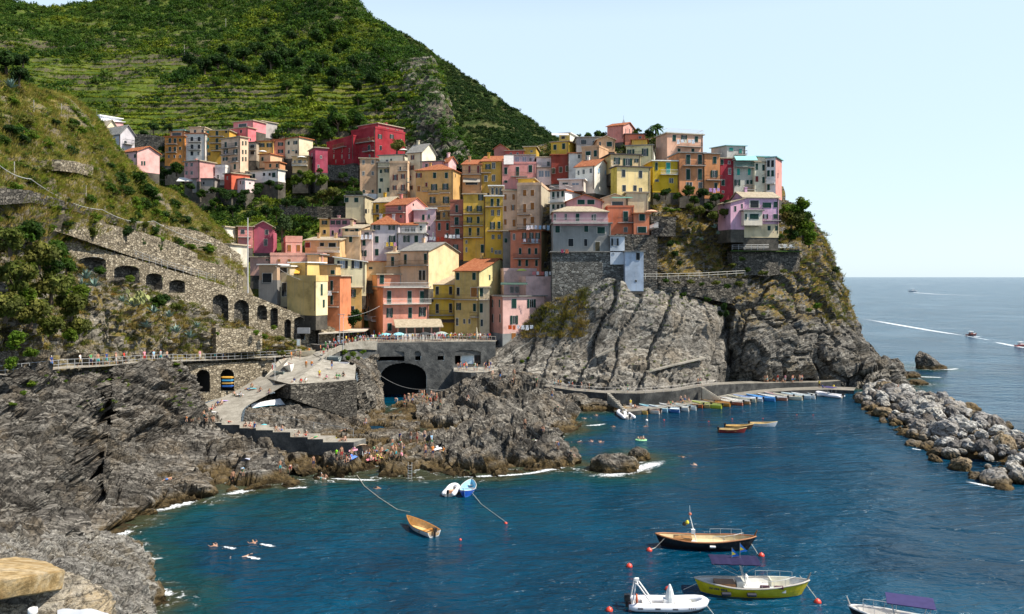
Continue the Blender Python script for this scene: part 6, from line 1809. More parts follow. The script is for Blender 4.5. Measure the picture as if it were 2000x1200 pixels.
MB().tube([(-1.15,-.4,2.2),(-1.15,.4,2.2)],.03,5).tube([(-1.35,-.3,2.9),(-1.35,.3,2.9)],.03,5).tube([(-1.35,0,2.9),(-1.4,0,4.0)],.02,5).build('mast_bar',M_WHITE,G1)
MB().box(-1.3,-.95,-.75,-.45,1.5,1.9).build('instrument_box',M_WHITE,G1)
MB().lathe([(.02,0),(.14,.08),(.16,.16),(.1,.28),(.02,.3)],10).build('radar',paint((.5,.12,.06),.5),G1,(-1.35,.1,3.0))
MB().lathe([(.02,0),(.17,.08),(.19,.2),(.1,.36),(.02,.4)],10).build('float',paint((.6,.5,.03),.5),G1,(-1.6,.3,2.1))
MB().lathe([(.02,0),(.2,.1),(.22,.25),(.1,.4),(.02,.44)],10).build('float',paint((.02,.02,.02),.5),G1,(-1.85,.35,1.9))
MB().box(-.9,-.5,-.9,-.5,.5,.8).build('white_crate',M_WHITE,G1,(-.4,.2,0))
MB().lathe([(.02,-.28),(.11,-.25),(.11,.25),(.02,.28)],10).build('fender',M_WHITE,G1,(.6,-1.36,.55),(0,R(90),0))
G2,bw,sh=gozzo('yellow fishing boat with a navy sun roof and blue pennants',PZ(1466,1160),R(-5),8.0,2.7,(.5,.42,.012),(.66,.65,.62),(.4,.37,.33),(.03,.06,.22))
MB().box(-2.9,-1.3,-.6,.6,.5,.95).build('engine_box',paint((.28,.13,.05),.5,'varnish',.25),G2)
MB().box(1.5,3.2,.35,.42,.55,1.35).box(1.5,1.57,-.55,.35,.55,1.35).build('spray_screen',paint((.62,.6,.5),.6,'cream_canvas'),G2)
MB().box(-.7,2.6,-.95,-.6,.5,.85).build('side_bench',paint((.6,.6,.6),.6),G2)
MB().box(-1.2,-.55,-.5,.5,.5,1.15).build('console',paint((.5,.5,.46),.5),G2)
for s in(-1,1):
 MB().tube([(-.35,s*.6,.5),(-.95,s*.5,2.75)],.045,6).build('mast_leg',M_METAL,G2)
cv=MB()
nx,ny=13,7
top=[(-3.3+3.9*i/(nx-1),-1.15+2.3*j/(ny-1),2.75+.16*math.sin(math.pi*j/(ny-1))+.02*math.sin(i*2.1))for j in range(ny)for i in range(nx)]
F_=grid_faces(ny,nx)
cv.add(top+[(x,y,z-.06)for x,y,z in top],[tuple(f)for f in F_]+[tuple(f[::-1]+nx*ny)for f in F_])
cn=cv.build('canopy',paint((.02,.018,.055),.8,'navy_canvas'),G2)
for x in(-3.2,.5):
 for s in(-1,1):
  MB().tube([(x,s*1.1,2.72),(-.95,s*.5,1.6)],.02,5).build('canopy_strut',M_METAL,cn)
for x,z in((-1.5,3.0),(-.85,3.4)):
 fp=MB().tube([(x,0,2.7),(x,0,z+.75)],.018,5).build('flag_pole',M_METAL,cn)
 MB().add([(x+.02,0,z+.7),(x+.62,.1,z+.05),(x+.02,.03,z-.05),(x+.02,.012,z+.7),(x+.62,.112,z+.05),(x+.02,.042,z-.05)],[(0,1,2),(5,4,3)]).build('pennant',paint((.02,.14,.5),.7,'blue_flag'),fp)
 MB().add([(x+.02,-.012,z+.42),(x+.34,.04,z+.2),(x+.02,.005,z+.12)],[(0,1,2)]).build('pennant_stripe',paint((.6,.5,.03),.7,'yellow_flag'),fp)
for x in(-2.2,-.2):
 MB().lathe([(.02,-.4),(.16,-.34),(.16,.34),(.02,.4)],10).build('fender',paint((.015,.017,.03),.5),G2,(x,-1.42,.45),(0,R(90),0))
for x in(.9,2.0):
 MB().lathe([(.02,-.4),(.15,-.34),(.15,.34),(.02,.4)],10).build('fender',paint((.06,.015,.03),.5),G2,(x,-1.05,.98),(0,R(90),0))
lt=MB()
for k,wd_ in enumerate((.1,.1,.04,.1,.1,.1,0,.1,.1,.1,.1)):
 if wd_:
  lt.box(k*.13,k*.13+wd_,-.012,0,0,.14)
lt.build('name_lettering',paint((.03,.04,.05),.6),G2,(-3.45,-.88,.62),(0,0,R(-17)))
MB().lathe([(.02,-.2),(.14,-.15),(.18,.1),(.05,.3)],9).build('mooring_ball',M_WHITE,G2,(-.3,.3,1.2))
G3,bw,sh=gozzo('black and white boat with a purple sun roof cut by the bottom edge',PZ(1768,1232),R(158),6.6,2.4,(.014,.012,.016),(.6,.58,.55),(.62,.6,.58),(.02,.015,.02))
cn=MB().box(-1.6,1.6,-1.1,1.1,2.3,2.36).build('canopy',paint((.045,.038,.115),.8,'purple_canvas'),G3,(-.3,.3,0))
for x in(-1.3,1.3):
 for s in(-1,1):
  MB().tube([(x,s*.9,2.3),(x*.7,s*.85,.6)],.025,5).build('canopy_pole',M_METAL,cn)
MB().box(-.5,.3,-.5,.5,.5,1.1).build('console',M_WHITE,G3)
MB().box(1.2,2.4,-.5,.5,.52,.62).build('sun_pad',paint((.4,.1,.12),.7),G3)
def far_boat(label,px,py,L,head,hullc,cabin):
 o=empty('motor_boat',PZ(px,py),head)
 tag(o,label,'motor boat')
 me,rim,bw,sh=hull_mesh(L,L*.32,L*.13,[paint(hullc,.35,'boat_hull'),M_WHITE],.85,rise=.5)
 link('hull',me,o)
 MB().box(-L*.15,L*.12,-L*.1,L*.1,L*.1,L*.26).build('cabin',paint(cabin,.5,'cabin'),o)
 MB().box(-L*.25,L*.14,-L*.12,L*.12,L*.34,L*.36).build('roof',M_WHITE,o)
 for x in(-L*.2,L*.1):
  for s in(-1,1):
   MB().tube([(x,s*L*.1,L*.1),(x,s*L*.1,L*.34)],L*.008,4).build('roof_post',M_METAL,o)
 return o
far_boat('dark red motor boat with a white roof trailing a long wake on the open sea',1897,656,5.5,R(20),(.12,.02,.02),(.2,.08,.06))
far_boat('small red and white motor boat at the right edge of the sea',1994,677,5.0,R(15),(.3,.04,.04),(.5,.4,.4))
far_boat('white yacht far out near the horizon',1783,570,14,R(0),(.75,.76,.78),(.7,.7,.72))
M_FOAM=NT('foam_water')
p_=M_FOAM.pos()
fz=M_FOAM.noise(2.4,8,.78,p_,1.4)
M_FOAM.base((.8,.84,.88))
M_FOAM.rough(.7)
at_=M_FOAM.n('VertexColor',layer_name='tint')
sc_=M_FOAM.n('SeparateColor')
M_FOAM.l(at_.outputs[0],sc_.inputs[0])
M_FOAM.l(M_FOAM.math('MULTIPLY',M_FOAM.ramp(M_FOAM.math('ADD',fz,M_FOAM.math('MULTIPLY',sc_.outputs[0],.2)),(.6,0),(.72,.95)),M_FOAM.ramp(sc_.outputs[0],(0,0),(.25,1))),M_FOAM.b.inputs['Alpha'])
def foam(label,pts,widths,name='foam',z=.05,kind='stuff'):
 """patch of broken white water lying on the sea along a line of photo pixels"""
 A=[PZ(x,y)for x,y in pts]
 V,C,n=[],[],7
 A=cat1(np.array(A),np.linspace(0,len(A)-1,14*(len(A)-1)))
 W=np.interp(np.linspace(0,1,len(A)),np.linspace(0,1,len(widths)),widths)
 for i,a in enumerate(A):
  t=A[min(i+1,len(A)-1)]-A[max(i-1,0)]
  nn=np.array([-t[1],t[0],0])/(np.linalg.norm(t)+1e-9)
  for j in range(n):
   f=j/(n-1)*2-1
   V.append(a+nn*f*W[i]+np.array([0,0,z]))
   C.append([(1-abs(f)**2)*min(1,4*min(i+1,len(A)-i)/len(A)+.0)]*3)
 o=link(name,npmesh(name,np.array(V),grid_faces(len(A),n),M_FOAM.m,col=np.array(C)))
 return tag(o,kind=kind)
foam('',[(1892,657),(1830,648),(1760,636),(1680,622)],[1.6,2.6,3.2,2.5],name='boat_wake')
foam('',[(1915,659),(1900,657)],[1.2,1.6],name='boat_wake')
foam('',[(1940,666),(1905,660),(1880,655)],[.5,.7,.5],name='boat_wake')
foam('',[(2010,681),(1980,676),(1940,668)],[1.4,2,1.5],name='boat_wake')
foam('',[(1776,571),(1800,573),(1850,576),(1960,579)],[8,6,4,3],name='boat_wake')
foam('',[(1750,555.5),(1830,555)],[12,10],name='boat_wake')
for pts,wd_ in[([(1155,927),(1190,928),(1230,921),(1275,908),(1300,900)],[.8,1.6,1.8,1.6,.4]),([(252,1035),(235,1045),(215,1056)],[.8,1.2,.6]),([(300,1002),(330,992),(360,985),(385,977)],[.6,1.2,1.2,.6]),([(440,968),(470,961),(500,957)],[.5,1.0,.6]),([(560,955),(600,953)],[.4,.5]),([(860,934),(950,931),(1030,926),(1075,918),(1125,908)],[.3,.6,.5,.9,.4]),([(1143,832),(1165,831),(1185,828)],[.5,.8,.3]),([(308,1152),(322,1158),(335,1165)],[.5,.8,.3]),([(1885,941),(1930,950),(1980,958)],[.5,.7,.4]),([(1780,877),(1800,880)],[.4,.4]),([(640,935),(700,938),(740,939)],[.3,.6,.3]),([(1788,736),(1840,738)],[1,1.2]),([(1790,696),(1810,698)],[1.0,1.0]),([(1800,722),(1855,722),(1870,720)],[.8,1.2,.6])]:
 foam('',pts,wd_,name='surf')
BU=MB().lathe([(.03,-.3),(.3,-.22),(.42,0),(.4,.15),(.28,.34),(.08,.43),(.04,.5)],14).mesh('buoy',paint((.66,.055,.03),.4,'buoy_red'),True)
for px,py,s,where in[(1268,1076,1,'left of the black fishing boat'),(1487,1086,1,'right of the navy sun roof'),(1229,1107,1,'above the white inflatable'),(1305,1152,1,'behind the white inflatable'),(1562,1148,1,'at the bow of the yellow boat'),(1597,1177,1,'on the bow rope of the yellow boat'),(1190,1193,1,'at the bottom edge left of the inflatable'),(988,1023,.6,'in the middle of the near bay'),(899,1055,.5,'behind the varnished rowing boat'),(1297,821,.5,'left in front of the quay row'),(1384,824,.5,'left of the dark red boat'),(1430,819,.5,'behind the dark red boat'),(1490,818,.4,'behind the white wooden boat'),(1556,811,.45,'on a rope below the right quay boats'),(1588,811,.45,'on a rope below the tiny dinghy')]:
 tag(link('buoy',BU,None,PZ(px,py),None,(s*.68,)*3),('red' if s==1 else 'small orange red')+' mooring buoy '+where,'buoy','red mooring buoys')
tag(link('buoy',MB().lathe([(.03,-.2),(.25,0),(.2,.2),(.03,.3)],10).mesh('buoy',M_WHITE,True),None,PZ(1263,822)),'small white mooring buoy in front of the quay row','buoy')
def rope(label,pts,r=.02,cat='rope',mat=None,name='rope',sag=0):
 A=np.array(pts)
 if sag:
  t=np.linspace(0,len(A)-1,12*(len(A)-1)+1)
  B=np.stack([np.interp(t,np.arange(len(A)),A[:,k])for k in range(3)],1)
  f=t-np.floor(t)
  B[:,2]-=sag*4*f*(1-f)
  A=B
 return tag(MB().tube([tuple(p)for p in A],r,5).build(name,mat or paint((.5,.47,.4),.8,'rope')),label,cat)
rope('long pale mooring rope from the rocks to the varnished rowing boat',[P(697,928,105),PZ(712,950,.05),PZ(740,972,.05),PZ(775,995,.05),P(800,1000,88)],.035)
rope('thin rope trailing from the blue boat towards the near buoy',[P(917,957,97),PZ(940,985,.05),PZ(988,1020,.1)],.025)
rope('rope from the stern of the black fishing boat to its buoy',[P(1298,1052,77),PZ(1280,1070,.05),PZ(1270,1074,.2)],.025)
rope('rope from the bow of the black fishing boat down to the water',[P(1456,1045,78),PZ(1480,1082,.1)],.025)
rope('bow rope of the yellow boat leading to the rightmost buoy',[P(1562,1125,67),PZ(1597,1172,.2)],.025)
rope('stern rope of the yellow boat leading left under the water',[P(1372,1135,66.5),PZ(1335,1152,.05)],.025)
rope('bow rope of the white inflatable at the bottom edge',[P(1378,1180,62.5),PZ(1394,1200,.05)],.025)
rope('long cable hanging down across the grassy slope at the left',[P(-40,285,84),P(60,350,92),P(200,410,113),P(300,432,137),P(440,480,165)],.05,'cable',paint((.4,.4,.38),.6,'cable'),'cable',.8)
rope('dark cable hanging across the front of the grotto arch',[P(735,728,168),P(838,760,160),P(910,737,166)],.05,'cable',paint((.25,.25,.24),.6,'cable2'),'cable',1.2)
rope('thin overhead wire above the green tree by the square',[P(664,620,165),P(742,598,178)],.03,'cable',paint((.4,.4,.4),.6),'cable',.6)
rope('wire running down over the yellow house of the front row',[P(538,520,168),P(575,542,168),P(618,553,168)],.03,'cable',paint((.4,.4,.4),.6),'cable',.2)
o=empty('restaurant_canopy',P(612,690,168))
tag(o,'long low restaurant canopy with a pale roof at the left end of the square','canopy')
b0=Vector(P(612,690,168))
def rel(px,py,d):
 return Vector(P(px,py,d))-b0
A,B,C_,D_=rel(622,651,168),rel(712,646,172),rel(722,641,184),rel(640,640,184)
mb=MB()
mb.add([A,B,C_,D_]+[q-Vector((0,0,.25))for q in(A,B,C_,D_)],[(0,1,2,3),(7,6,5,4),(0,4,5,1),(1,5,6,2),(2,6,7,3),(3,7,4,0)])
mb.build('roof',paint((.5,.45,.38),.8,'canopy_roof'),o)
for q in(A,B,A.lerp(B,.33),A.lerp(B,.66),C_,D_):
 MB().tube([q-Vector((0,0,.2)),(q.x,q.y,-.5)],.08,6).build('post',M_IRON,o)
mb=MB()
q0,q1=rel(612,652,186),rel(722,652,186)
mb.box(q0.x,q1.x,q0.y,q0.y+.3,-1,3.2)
mb.build('dark_back',paint((.035,.03,.028),.8),o)  # near-black sheet painted as the dim interior under the canopy
sb=MB().box(-1.3,1.3,-.15,.15,-.6,.6).build('shutter_box',paint((.28,.29,.31),.6),None,P(593,646,166))
tag(sb,'grey metal box fixed above the lane at the left of the canopy','box')
tag(MB().box(-.35,.35,-.1,.1,0,1.5).add([(-.28,-.11,.2),(.28,-.11,.2),(.28,-.11,1.4),(-.28,-.11,1.4)],[(0,1,2,3)],1).build('notice_board',[paint((.3,.28,.26),.7),paint((.5,.6,.64),.5)],None,P(583,677,161)),'small notice board on the lane beside the grey box','notice board')
dk=skiff('dark covered boat stored under the restaurant canopy',P(640,683,163),R(10),6.0,2.0,.9,(.03,.03,.035),(.03,.03,.03),(.1,.09,.08),False,0,double=True,cover=(.05,.048,.045))
vr=empty('veranda',P(776,660,177.2),R(14))
tag(vr,'glazed restaurant veranda with a cream tiled roof in front of the coral house','veranda')
W_=9.6
MB().box(0,W_,0,.2,-.5,.9).box(W_-.2,W_,.2,3,-.5,.9).build('base_wall',plaster((.6,.58,.56)),vr)
for i in range(6):
 x=i*(W_-.3)/5
 MB().box(x,x+.3,.02,.22,.9,2.3).build('post',plaster((.6,.28,.2)),vr)
 if i<5:
  MB().box(x+.3,x+(W_-.3)/5,.08,.14,.9,2.3).build('window',paint((.05,.033,.02),.2,'brown_glass'),vr)
mb=MB()
q=[(-.5,-.5,2.35),(W_+.6,-.5,2.35),(W_+.6,3.4,3.9),(-.5,3.4,3.9)]
mb.add(q+[(x,y,z-.16)for x,y,z in q],[(0,1,2,3),(7,6,5,4),(0,4,5,1),(1,5,6,2),(2,6,7,3),(3,7,4,0)])
mb.build('roof',RM['c'],vr)
awning('dark brown awning over the restaurant below the marigold house',(.09,.06,.045),838,889,624,630,185,2.2)
awning('turquoise awning on the top balcony of the grey green house',(.25,.55,.52),1434,1476,305,313,197,1.8)
awning('white awning spread in front of the small pink cottage',(.62,.6,.56),350,386,347,354,236,2.0)
awning('grey canvas awning on the ground floor of the peach house',(.3,.27,.23),905,938,347,356,218,1.8)
awning('small green awning over the door of the cream terrace house',(.05,.26,.22),572,588,291,295,251,1.2)
awning('orange cloth shade on the sunlit yellow stair house',(.68,.38,.06),570,588,523,534,176,1.5)
awning('white canvas shade on the roof terrace of the pink house',(.42,.4,.39),984,1003,304,321,216,2.4)
awning('green canopy on the terrace beside the triangular windows',(.1,.2,.16),1194,1234,385,387,184,2.0)
awning('dark green pergola cloth on the rose pink house terrace',(.05,.09,.075),978,1030,552,556,180.5,3.0)
awning('white pergola roof of the yellow house at the top',(.6,.57,.52),1077,1110,261,264,226,3.0)
tag(MB().tube([P(498,680,160)*0+np.array([0,0,-.5]),(0,0,14.5)],[.14,.1],7).build('pole',paint((.5,.5,.5),.6,'galvanised'),None,P(484,568,160)),'tall grey lamp pole standing on the arcaded wall','pole')
for x,w_ in((663.5,'left'),(670.5,'right')):
 lp=empty('lamp_post',P(x,686,163))
 tag(lp,f'thin grey lamp post in front of the canopy, {w_} one of the pair','lamp post')
 MB().tube([(0,0,0),(0,0,7.4)],[.07,.05],7).build('pole',paint((.42,.44,.45),.5),lp)
 MB().box(-.35,.35,-.12,.12,7.4,7.5).build('lamp_head',paint((.3,.31,.32),.5),lp)
for px,py,d,h in[(168,402,108,2.9),(190,418,111,1.6),(205,420,113,1.4),(28,352,88,2.2),(120,222,118,1.6),(66,222,112,2.0),(360,108,380,6.5),(441,52,430,6.0),(189,222,235,2.5)]:
 hh=ray(px,py+2)
 q=hh[0]if hh else Vector(P(px,py,d))
 tag(MB().tube([(0,0,-.3),(0,0,h)],(.05 if h<4 else .12),6).build('post',paint((.33,.31,.28),.8),None,q),'thin grey post standing in the grass of the hillside','post','posts on the hillside')
fp=empty('flag_mast',P(537,742,139.5))
tag(fp,'thin white mast with a small red and white flag at the boat yard corner','flag mast')
MB().tube([(0,0,-1),(0,0,4.2)],.035,6).build('pole',M_WHITE,fp)
MB().box(-.5,-.02,-.01,.01,1.9,2.9,0).box(-.5,-.35,-.014,.014,1.7,2.6,1).build('flag',[paint((.68,.66,.64),.7),paint((.5,.03,.03),.7)],fp)
def umbrella(label,px,py,d,r,col,h=2.2,tilt=(0,0),group=None):
 """py: row of the canopy's rim"""
 c=P(px,py,d)
 o=empty('parasol',c-np.array([0,0,h]))
 o.rotation_euler=(tilt[0],tilt[1],0)
 tag(o,label,'parasol',group)
 MB().tube([(0,0,0),(0,0,h+.4)],.025,6).build('pole',M_METAL,o)
 n=12
 vs=[(0,0,h+.5)]+[(r*.55*math.cos(6.283*k/n),r*.55*math.sin(6.283*k/n),h+.33)for k in range(n)]+[(r*math.cos(6.283*k/n),r*math.sin(6.283*k/n),h)for k in range(n)]
 fs=[(0,1+k,1+(k+1)%n)for k in range(n)]+[(1+k,1+n+k,1+n+(k+1)%n,1+(k+1)%n)for k in range(n)]
 mats=[paint(col,.75,'parasol_cloth')]
 vs2=[(x,y,z-.03)for x,y,z in vs]
 MB().add(vs,fs).add(vs2,[f[::-1]for f in fs]).build('canopy',mats,o)
 return o
umbrella('light blue parasol on the left of the square terrace',754,655,174.5,1.5,(.2,.5,.62))
umbrella('second light blue parasol right of the first on the square',779,654,174,1.5,(.26,.56,.66))
umbrella('dark grey parasol in the crowd of the square',830,653,174,1.4,(.05,.055,.06))
umbrella('grey green parasol over the crowded tables of the square',862,652,176,1.5,(.3,.36,.33))
umbrella('lime green parasol on the upper terrace of the rose pink house',1019,529,183,1.2,(.55,.6,.12))
umbrella('salmon pink parasol on the garden terrace of the headland',1272,414,184,1.6,(.62,.36,.24))
umbrella('white parasol on the roof of the small tan house',513,297,247,1.4,(.68,.66,.62))
umbrella('white parasol on the small yellow house balcony',589,308,239,1.5,(.68,.66,.62))
umbrella('white parasol beside the tree of the crimson building',788,294,236,1.4,(.68,.66,.64))
umbrella('blue and white beach umbrella tilted on the low rocks',478,902,104.5,1.1,(.5,.53,.68),1.2,(R(-38),R(20)))
umbrella('cream beach parasol tilted among the sunbathers',709,874,111,1.1,(.62,.48,.34),1.2,(R(-35),R(-15)))
umbrella('turquoise beach umbrella lying on the bathing steps',515,834,121,.8,(.1,.5,.58),.6,(R(-40),0))
tag(MB().lathe([(.06,0),(.1,.1),(.2,.6),(.22,1.4),(.12,2.4),(.02,2.8)],9).build('closed_parasol',paint((.5,.44,.32),.8),None,P(931,664,174)),'closed beige parasol standing on the right of the square','parasol')
for px,py,d,n_,cols,where in[(1340,277,204,5,[(.72,.72,.74),(.72,.72,.74),(.7,.64,.5),(.72,.72,.74),(.66,.68,.72)],'on the balcony of the peach house on the point'),(1052,445,186.6,6,[(.7,.7,.74),(.66,.68,.74),(.5,.6,.72),(.3,.5,.68),(.68,.66,.68),(.3,.45,.6)],'on the roof terrace of the salmon house'),(1038,471,185.5,4,[(.6,.55,.66),(.1,.09,.1),(.62,.64,.72),(.6,.6,.66)],'on the middle balcony of the salmon house'),(884,463,197,4,[(.7,.7,.72),(.72,.72,.72),(.7,.7,.7),(.72,.7,.7)],'in front of the dark salmon tower house'),(850,467,199,5,[(.66,.66,.7),(.7,.7,.72),(.68,.68,.7),(.55,.08,.04),(.5,.07,.04)],'in front of the brick red house'),(766,478,193.5,3,[(.6,.4,.05),(.62,.45,.06),(.6,.3,.45)],'on the balcony of the lilac grey house'),(717,463,192.5,3,[(.66,.66,.72),(.68,.68,.72),(.64,.64,.7)],'on the balcony of the narrow rose white house'),(1018,640,176.2,6,[(.6,.1,.03),(.6,.12,.04),(.66,.66,.72),(.64,.66,.7),(.62,.64,.7),(.6,.64,.7)],'under the window of the rose pink house'),(636,573,173,3,[(.7,.7,.74),(.7,.7,.74),(.68,.68,.72)],'on the balcony between the yellow and orange houses'),(452,301,242,4,[(.6,.5,.62),(.2,.2,.3),(.66,.64,.7),(.66,.64,.7)],'on the balcony of the cream tower house'),(1396,372,195,3,[(.55,.3,.55),(.6,.36,.6),(.58,.32,.56)],'below the orange house beside the dark red house'),(1104,492,176.5,2,[(.3,.06,.12),(.4,.14,.08)],'under the blue window of the grey tower'),(1060,535,183,5,[(.6,.2,.2),(.66,.64,.66),(.4,.12,.1),(.6,.62,.66),(.66,.66,.68)],'on the upper terrace of the rose pink house')]:
 s=d/FOC
 names={(1,0):'x'}
 for k in range(n_):
  c=cols[k]
  w_=rnd.uniform(.55,.85)
  hgt=rnd.uniform(.7,1.15)
  x=(k-n_/2)*.95
  mb=MB()
  nx,nz_=6,6
  top=[(x+w_*i/(nx-1),.05*math.sin(i*2+j),-hgt*j/(nz_-1))for j in range(nz_)for i in range(nx)]
  F_=grid_faces(nz_,nx)
  mb.add(top+[(a,b+.03,c_)for a,b,c_ in top],[tuple(f)for f in F_]+[tuple(f[::-1]+nx*nz_)for f in F_])
  cn='white' if min(c)>.55 else 'red' if c[0]>.38 and c[1]<.2 else 'yellow' if c[0]>.5 and c[2]<.1 else 'mauve' if c[0]>.5 and c[1]<.45 else 'cream' if c[2]<.6 and c[0]>.6 else 'dark' if max(c)<.35 else 'blue'
  tag(mb.build('hanging_cloth',paint(c,.85,'cloth'),None,P(px,py,d)+np.array([0,-.25,.5])),f'{cn} cloth drying {where}','laundry','laundry '+where)
skiff('white boat propped up bow high on the boat yard',P(566,722,147),R(-70),4.4,1.8,.8,(.7,.69,.66),(.66,.56,.5),(.68,.66,.62),False,1,double=True,tilt=.2)
skiff('grey green boat lying beside the propped white boat',P(546,734,145),R(-60),4.4,1.7,.6,(.12,.17,.17),(.16,.2,.2),(.25,.3,.3),False,1)
skiff('white boat parked on the right side of the boat yard',P(655,716,150),R(172),5.0,1.8,.7,(.68,.68,.68),(.5,.48,.44),(.68,.68,.66),False,2,cover=(.08,.09,.2))
skiff('small grey boat on a trailer at the top of the boat yard',P(646,703,155),R(160),4.0,1.6,.6,(.3,.36,.36),(.34,.36,.34),(.4,.44,.44),False,1)
skiff('old cream boat beached below the arcaded wall',P(588,694,160),R(-12),5.2,1.9,.7,(.58,.52,.4),(.4,.33,.22),(.5,.42,.28),False,2)
h=ray(520,792)
q=h[0]if h else Vector(P(520,792,131))
ob=skiff('white and turquoise boat turned over on the rocks beside the slipway',(q.x,q.y,q.z+.45),R(28),5.0,1.7,.55,(.68,.68,.7),(.6,.6,.6),(.1,.45,.6),False,0,band=(.68,.68,.7))
ob.rotation_euler=(R(165),R(-6),R(28))
for i,(c,nm)in enumerate([((.62,.34,.06),'orange'),((.05,.28,.55),'blue'),((.5,.3,.08),'ochre'),((.03,.12,.42),'dark blue')]):
 mb=MB()
 mb.tube([(-1.2,0,.1),(-.8,0,0),(.8,0,0),(1.2,0,.1)],[.04,.24,.24,.04],8)
 tag(mb.build('kayak',paint(c,.4,'kayak_shell'),None,P(444,738+5.6*i,144.2)),f'{nm} kayak stacked in the right boat store arch','kayak','kayaks in the arch')
tag(MB().tube([(-1.3,0,.2),(-.9,0,0),(.9,0,.03),(1.3,0,.2)],[.05,.2,.2,.05],8).build('kayak',paint((.6,.55,.05),.4),None,P(640,858,117)),'yellow float mat lying on the lower bathing step','float')
tag(MB().box(-.9,.9,-.3,.3,0,.12).build('air_mat',paint((.55,.52,.06),.6),None,P(834,866,122),(0,R(-25),R(20))),'yellow green air mattress carried above the rocks','air mattress')
lad=empty('ladder',PZ(801,936,0)+np.array([0,-.3,0]))
tag(lad,'grey metal bathing ladder fixed to the rock ledge','ladder')
for s in(-.24,.24):
 MB().tube([(s,0,-.6),(s,.2,2.2)],.035,6).build('rail',M_METAL,lad)
for k in range(7):
 MB().tube([(-.24,.02*k,-.2+.33*k),(.24,.02*k,-.2+.33*k)],.025,5).build('rung',M_METAL,lad)
tag(MB().add([(-.7,-.7,0),(.7,-.7,0),(.7,.7,0),(-.7,.7,0),(0,0,2.3)],[(0,1,4),(1,2,4),(2,3,4),(3,0,4),(3,2,1,0)]).tube([(0,0,2.2),(0,0,3.2)],.04,5).build('spire',paint((.3,.32,.36),.6),None,P(1218,247,239)),'small grey slate spire behind the pink chapel like house','spire')
LZ=P(1430,489,188)[2]
LA=[P(x,489,d)for x,d in((1428,187.8),(1500,189),(1566,193.5))]
for p in LA:
 p[2]=LZ
ribbon('lawn',LA,[p+np.array([0,9,0])for p in LA],LZ-.3,groundmat('lawn_grass',(.02,.05,.01),(.04,.08,.015),(.08,.1,.03),scale=1.0,bumpd=.1))
for a in[(1526,481),(1540,481),(1552,480)]:
 tag(MB().box(-.35,.35,-.9,.5,.3,.38).box(-.35,.35,.5,.58,.34,.95).box(-.3,-.24,-.85,.5,0,.3).box(.24,.3,-.85,.5,0,.3).build('sun_lounger',M_WHITE,None,P(a[0],486,190)+np.array([0,2,.1])),'white lounger on the terrace below the lilac villa','lounger','white loungers below the villa')
SK={'pel':.125,'spi':.115,'che':.135,'nek':.052,'hed':.092,'top':.07,'shl':.062,'elb':.042,'wri':.03,'pal':.036,'hip':.088,'kne':.055,'ank':.036,'toe':.028}
def body_mesh(name,J):
 """one continuous skinned body from joint positions; returns mesh with material slots skin, top, bottom, hair"""
 V,E,Rr,bones=[],[],[],[]
 def add(p,r):
  V.append(tuple(p))
  Rr.append(r)
  return len(V)-1
 ix={}
 for k in('pel','spi','che','nek','hed','top'):
  ix[k]=add(J[k],SK[k])
 for a,b,reg in(('pel','spi',1),('spi','che',1),('che','nek',1),('nek','hed',0),('hed','top',3)):
  E.append((ix[a],ix[b]))
  bones.append((J[a],J[b],reg,1.0))
 for s in('l','r'):
  prev=ix['che']
  pj=J['che']
  for k,reg,lim in(('shl',1,1),('elb',1,.6),('wri',0,1),('pal',0,1)):
   i=add(J[k+s],SK[k])
   E.append((prev,i))
   bones.append((pj,J[k+s],reg,lim))
   prev,pj=i,J[k+s]
  d=(Vector(J['pal'+s])-Vector(J['wri'+s])).normalized()
  sd=d.cross(Vector((0,1,0)))
  sd=sd.normalized()if sd.length>.1 else Vector((1,0,0))
  b=Vector(J['pal'+s])
  for f,ln in((-.03,.06),(-.01,.075),(.01,.08),(.03,.065)):
   m=add(b+d*ln*.6+sd*f,.009)
   t=add(b+d*ln+sd*f*1.1+Vector((0,-.012,0)),.008)
   E+=[(prev,m),(m,t)]
   bones.append((tuple(b),tuple(b+d*ln),0,1))
  t=add(b+d*.02+sd*-.055,.01)
  E.append((prev,t))
  prev,pj=ix['pel'],J['pel']
  for k,reg,lim in(('hip',2,1),('kne',2,.85),('ank',0,1),('toe',0,1)):
   i=add(J[k+s],SK[k])
   E.append((prev,i))
   bones.append((pj,J[k+s],reg,lim))
   prev,pj=i,J[k+s]
 me=bpy.data.meshes.new(name)
 me.from_pydata(V,E,[])
 o=bpy.data.objects.new(name,me)
 COL.objects.link(o)
 md=o.modifiers.new('skin','SKIN')
 for i,v in enumerate(me.skin_vertices[0].data):
  v.radius=(Rr[i],Rr[i])
  v.use_root=i==0
 md.use_smooth_shade=True
 sb_=o.modifiers.new('sub','SUBSURF')
 sb_.levels=sb_.render_levels=1
 dg=bpy.context.evaluated_depsgraph_get()
 out=bpy.data.meshes.new_from_object(o.evaluated_get(dg))
 bpy.data.objects.remove(o)
 out.name='person'
 out.materials.clear()
 A_=[(np.array(a),np.array(b),r,l)for a,b,r,l in bones]
 mi=[]
 for f in out.polygons:
  c=np.array(f.center)
  best=(9,0)
  for a,b,r,l in A_:
   ab=b-a
   t=float(np.clip(np.dot(c-a,ab)/(np.dot(ab,ab)+1e-9),0,1))
   dd=np.linalg.norm(c-a-ab*t)
   if dd<best[0]:
    best=(dd,r if t<=l else 0)
  mi.append(best[1])
 return out,mi
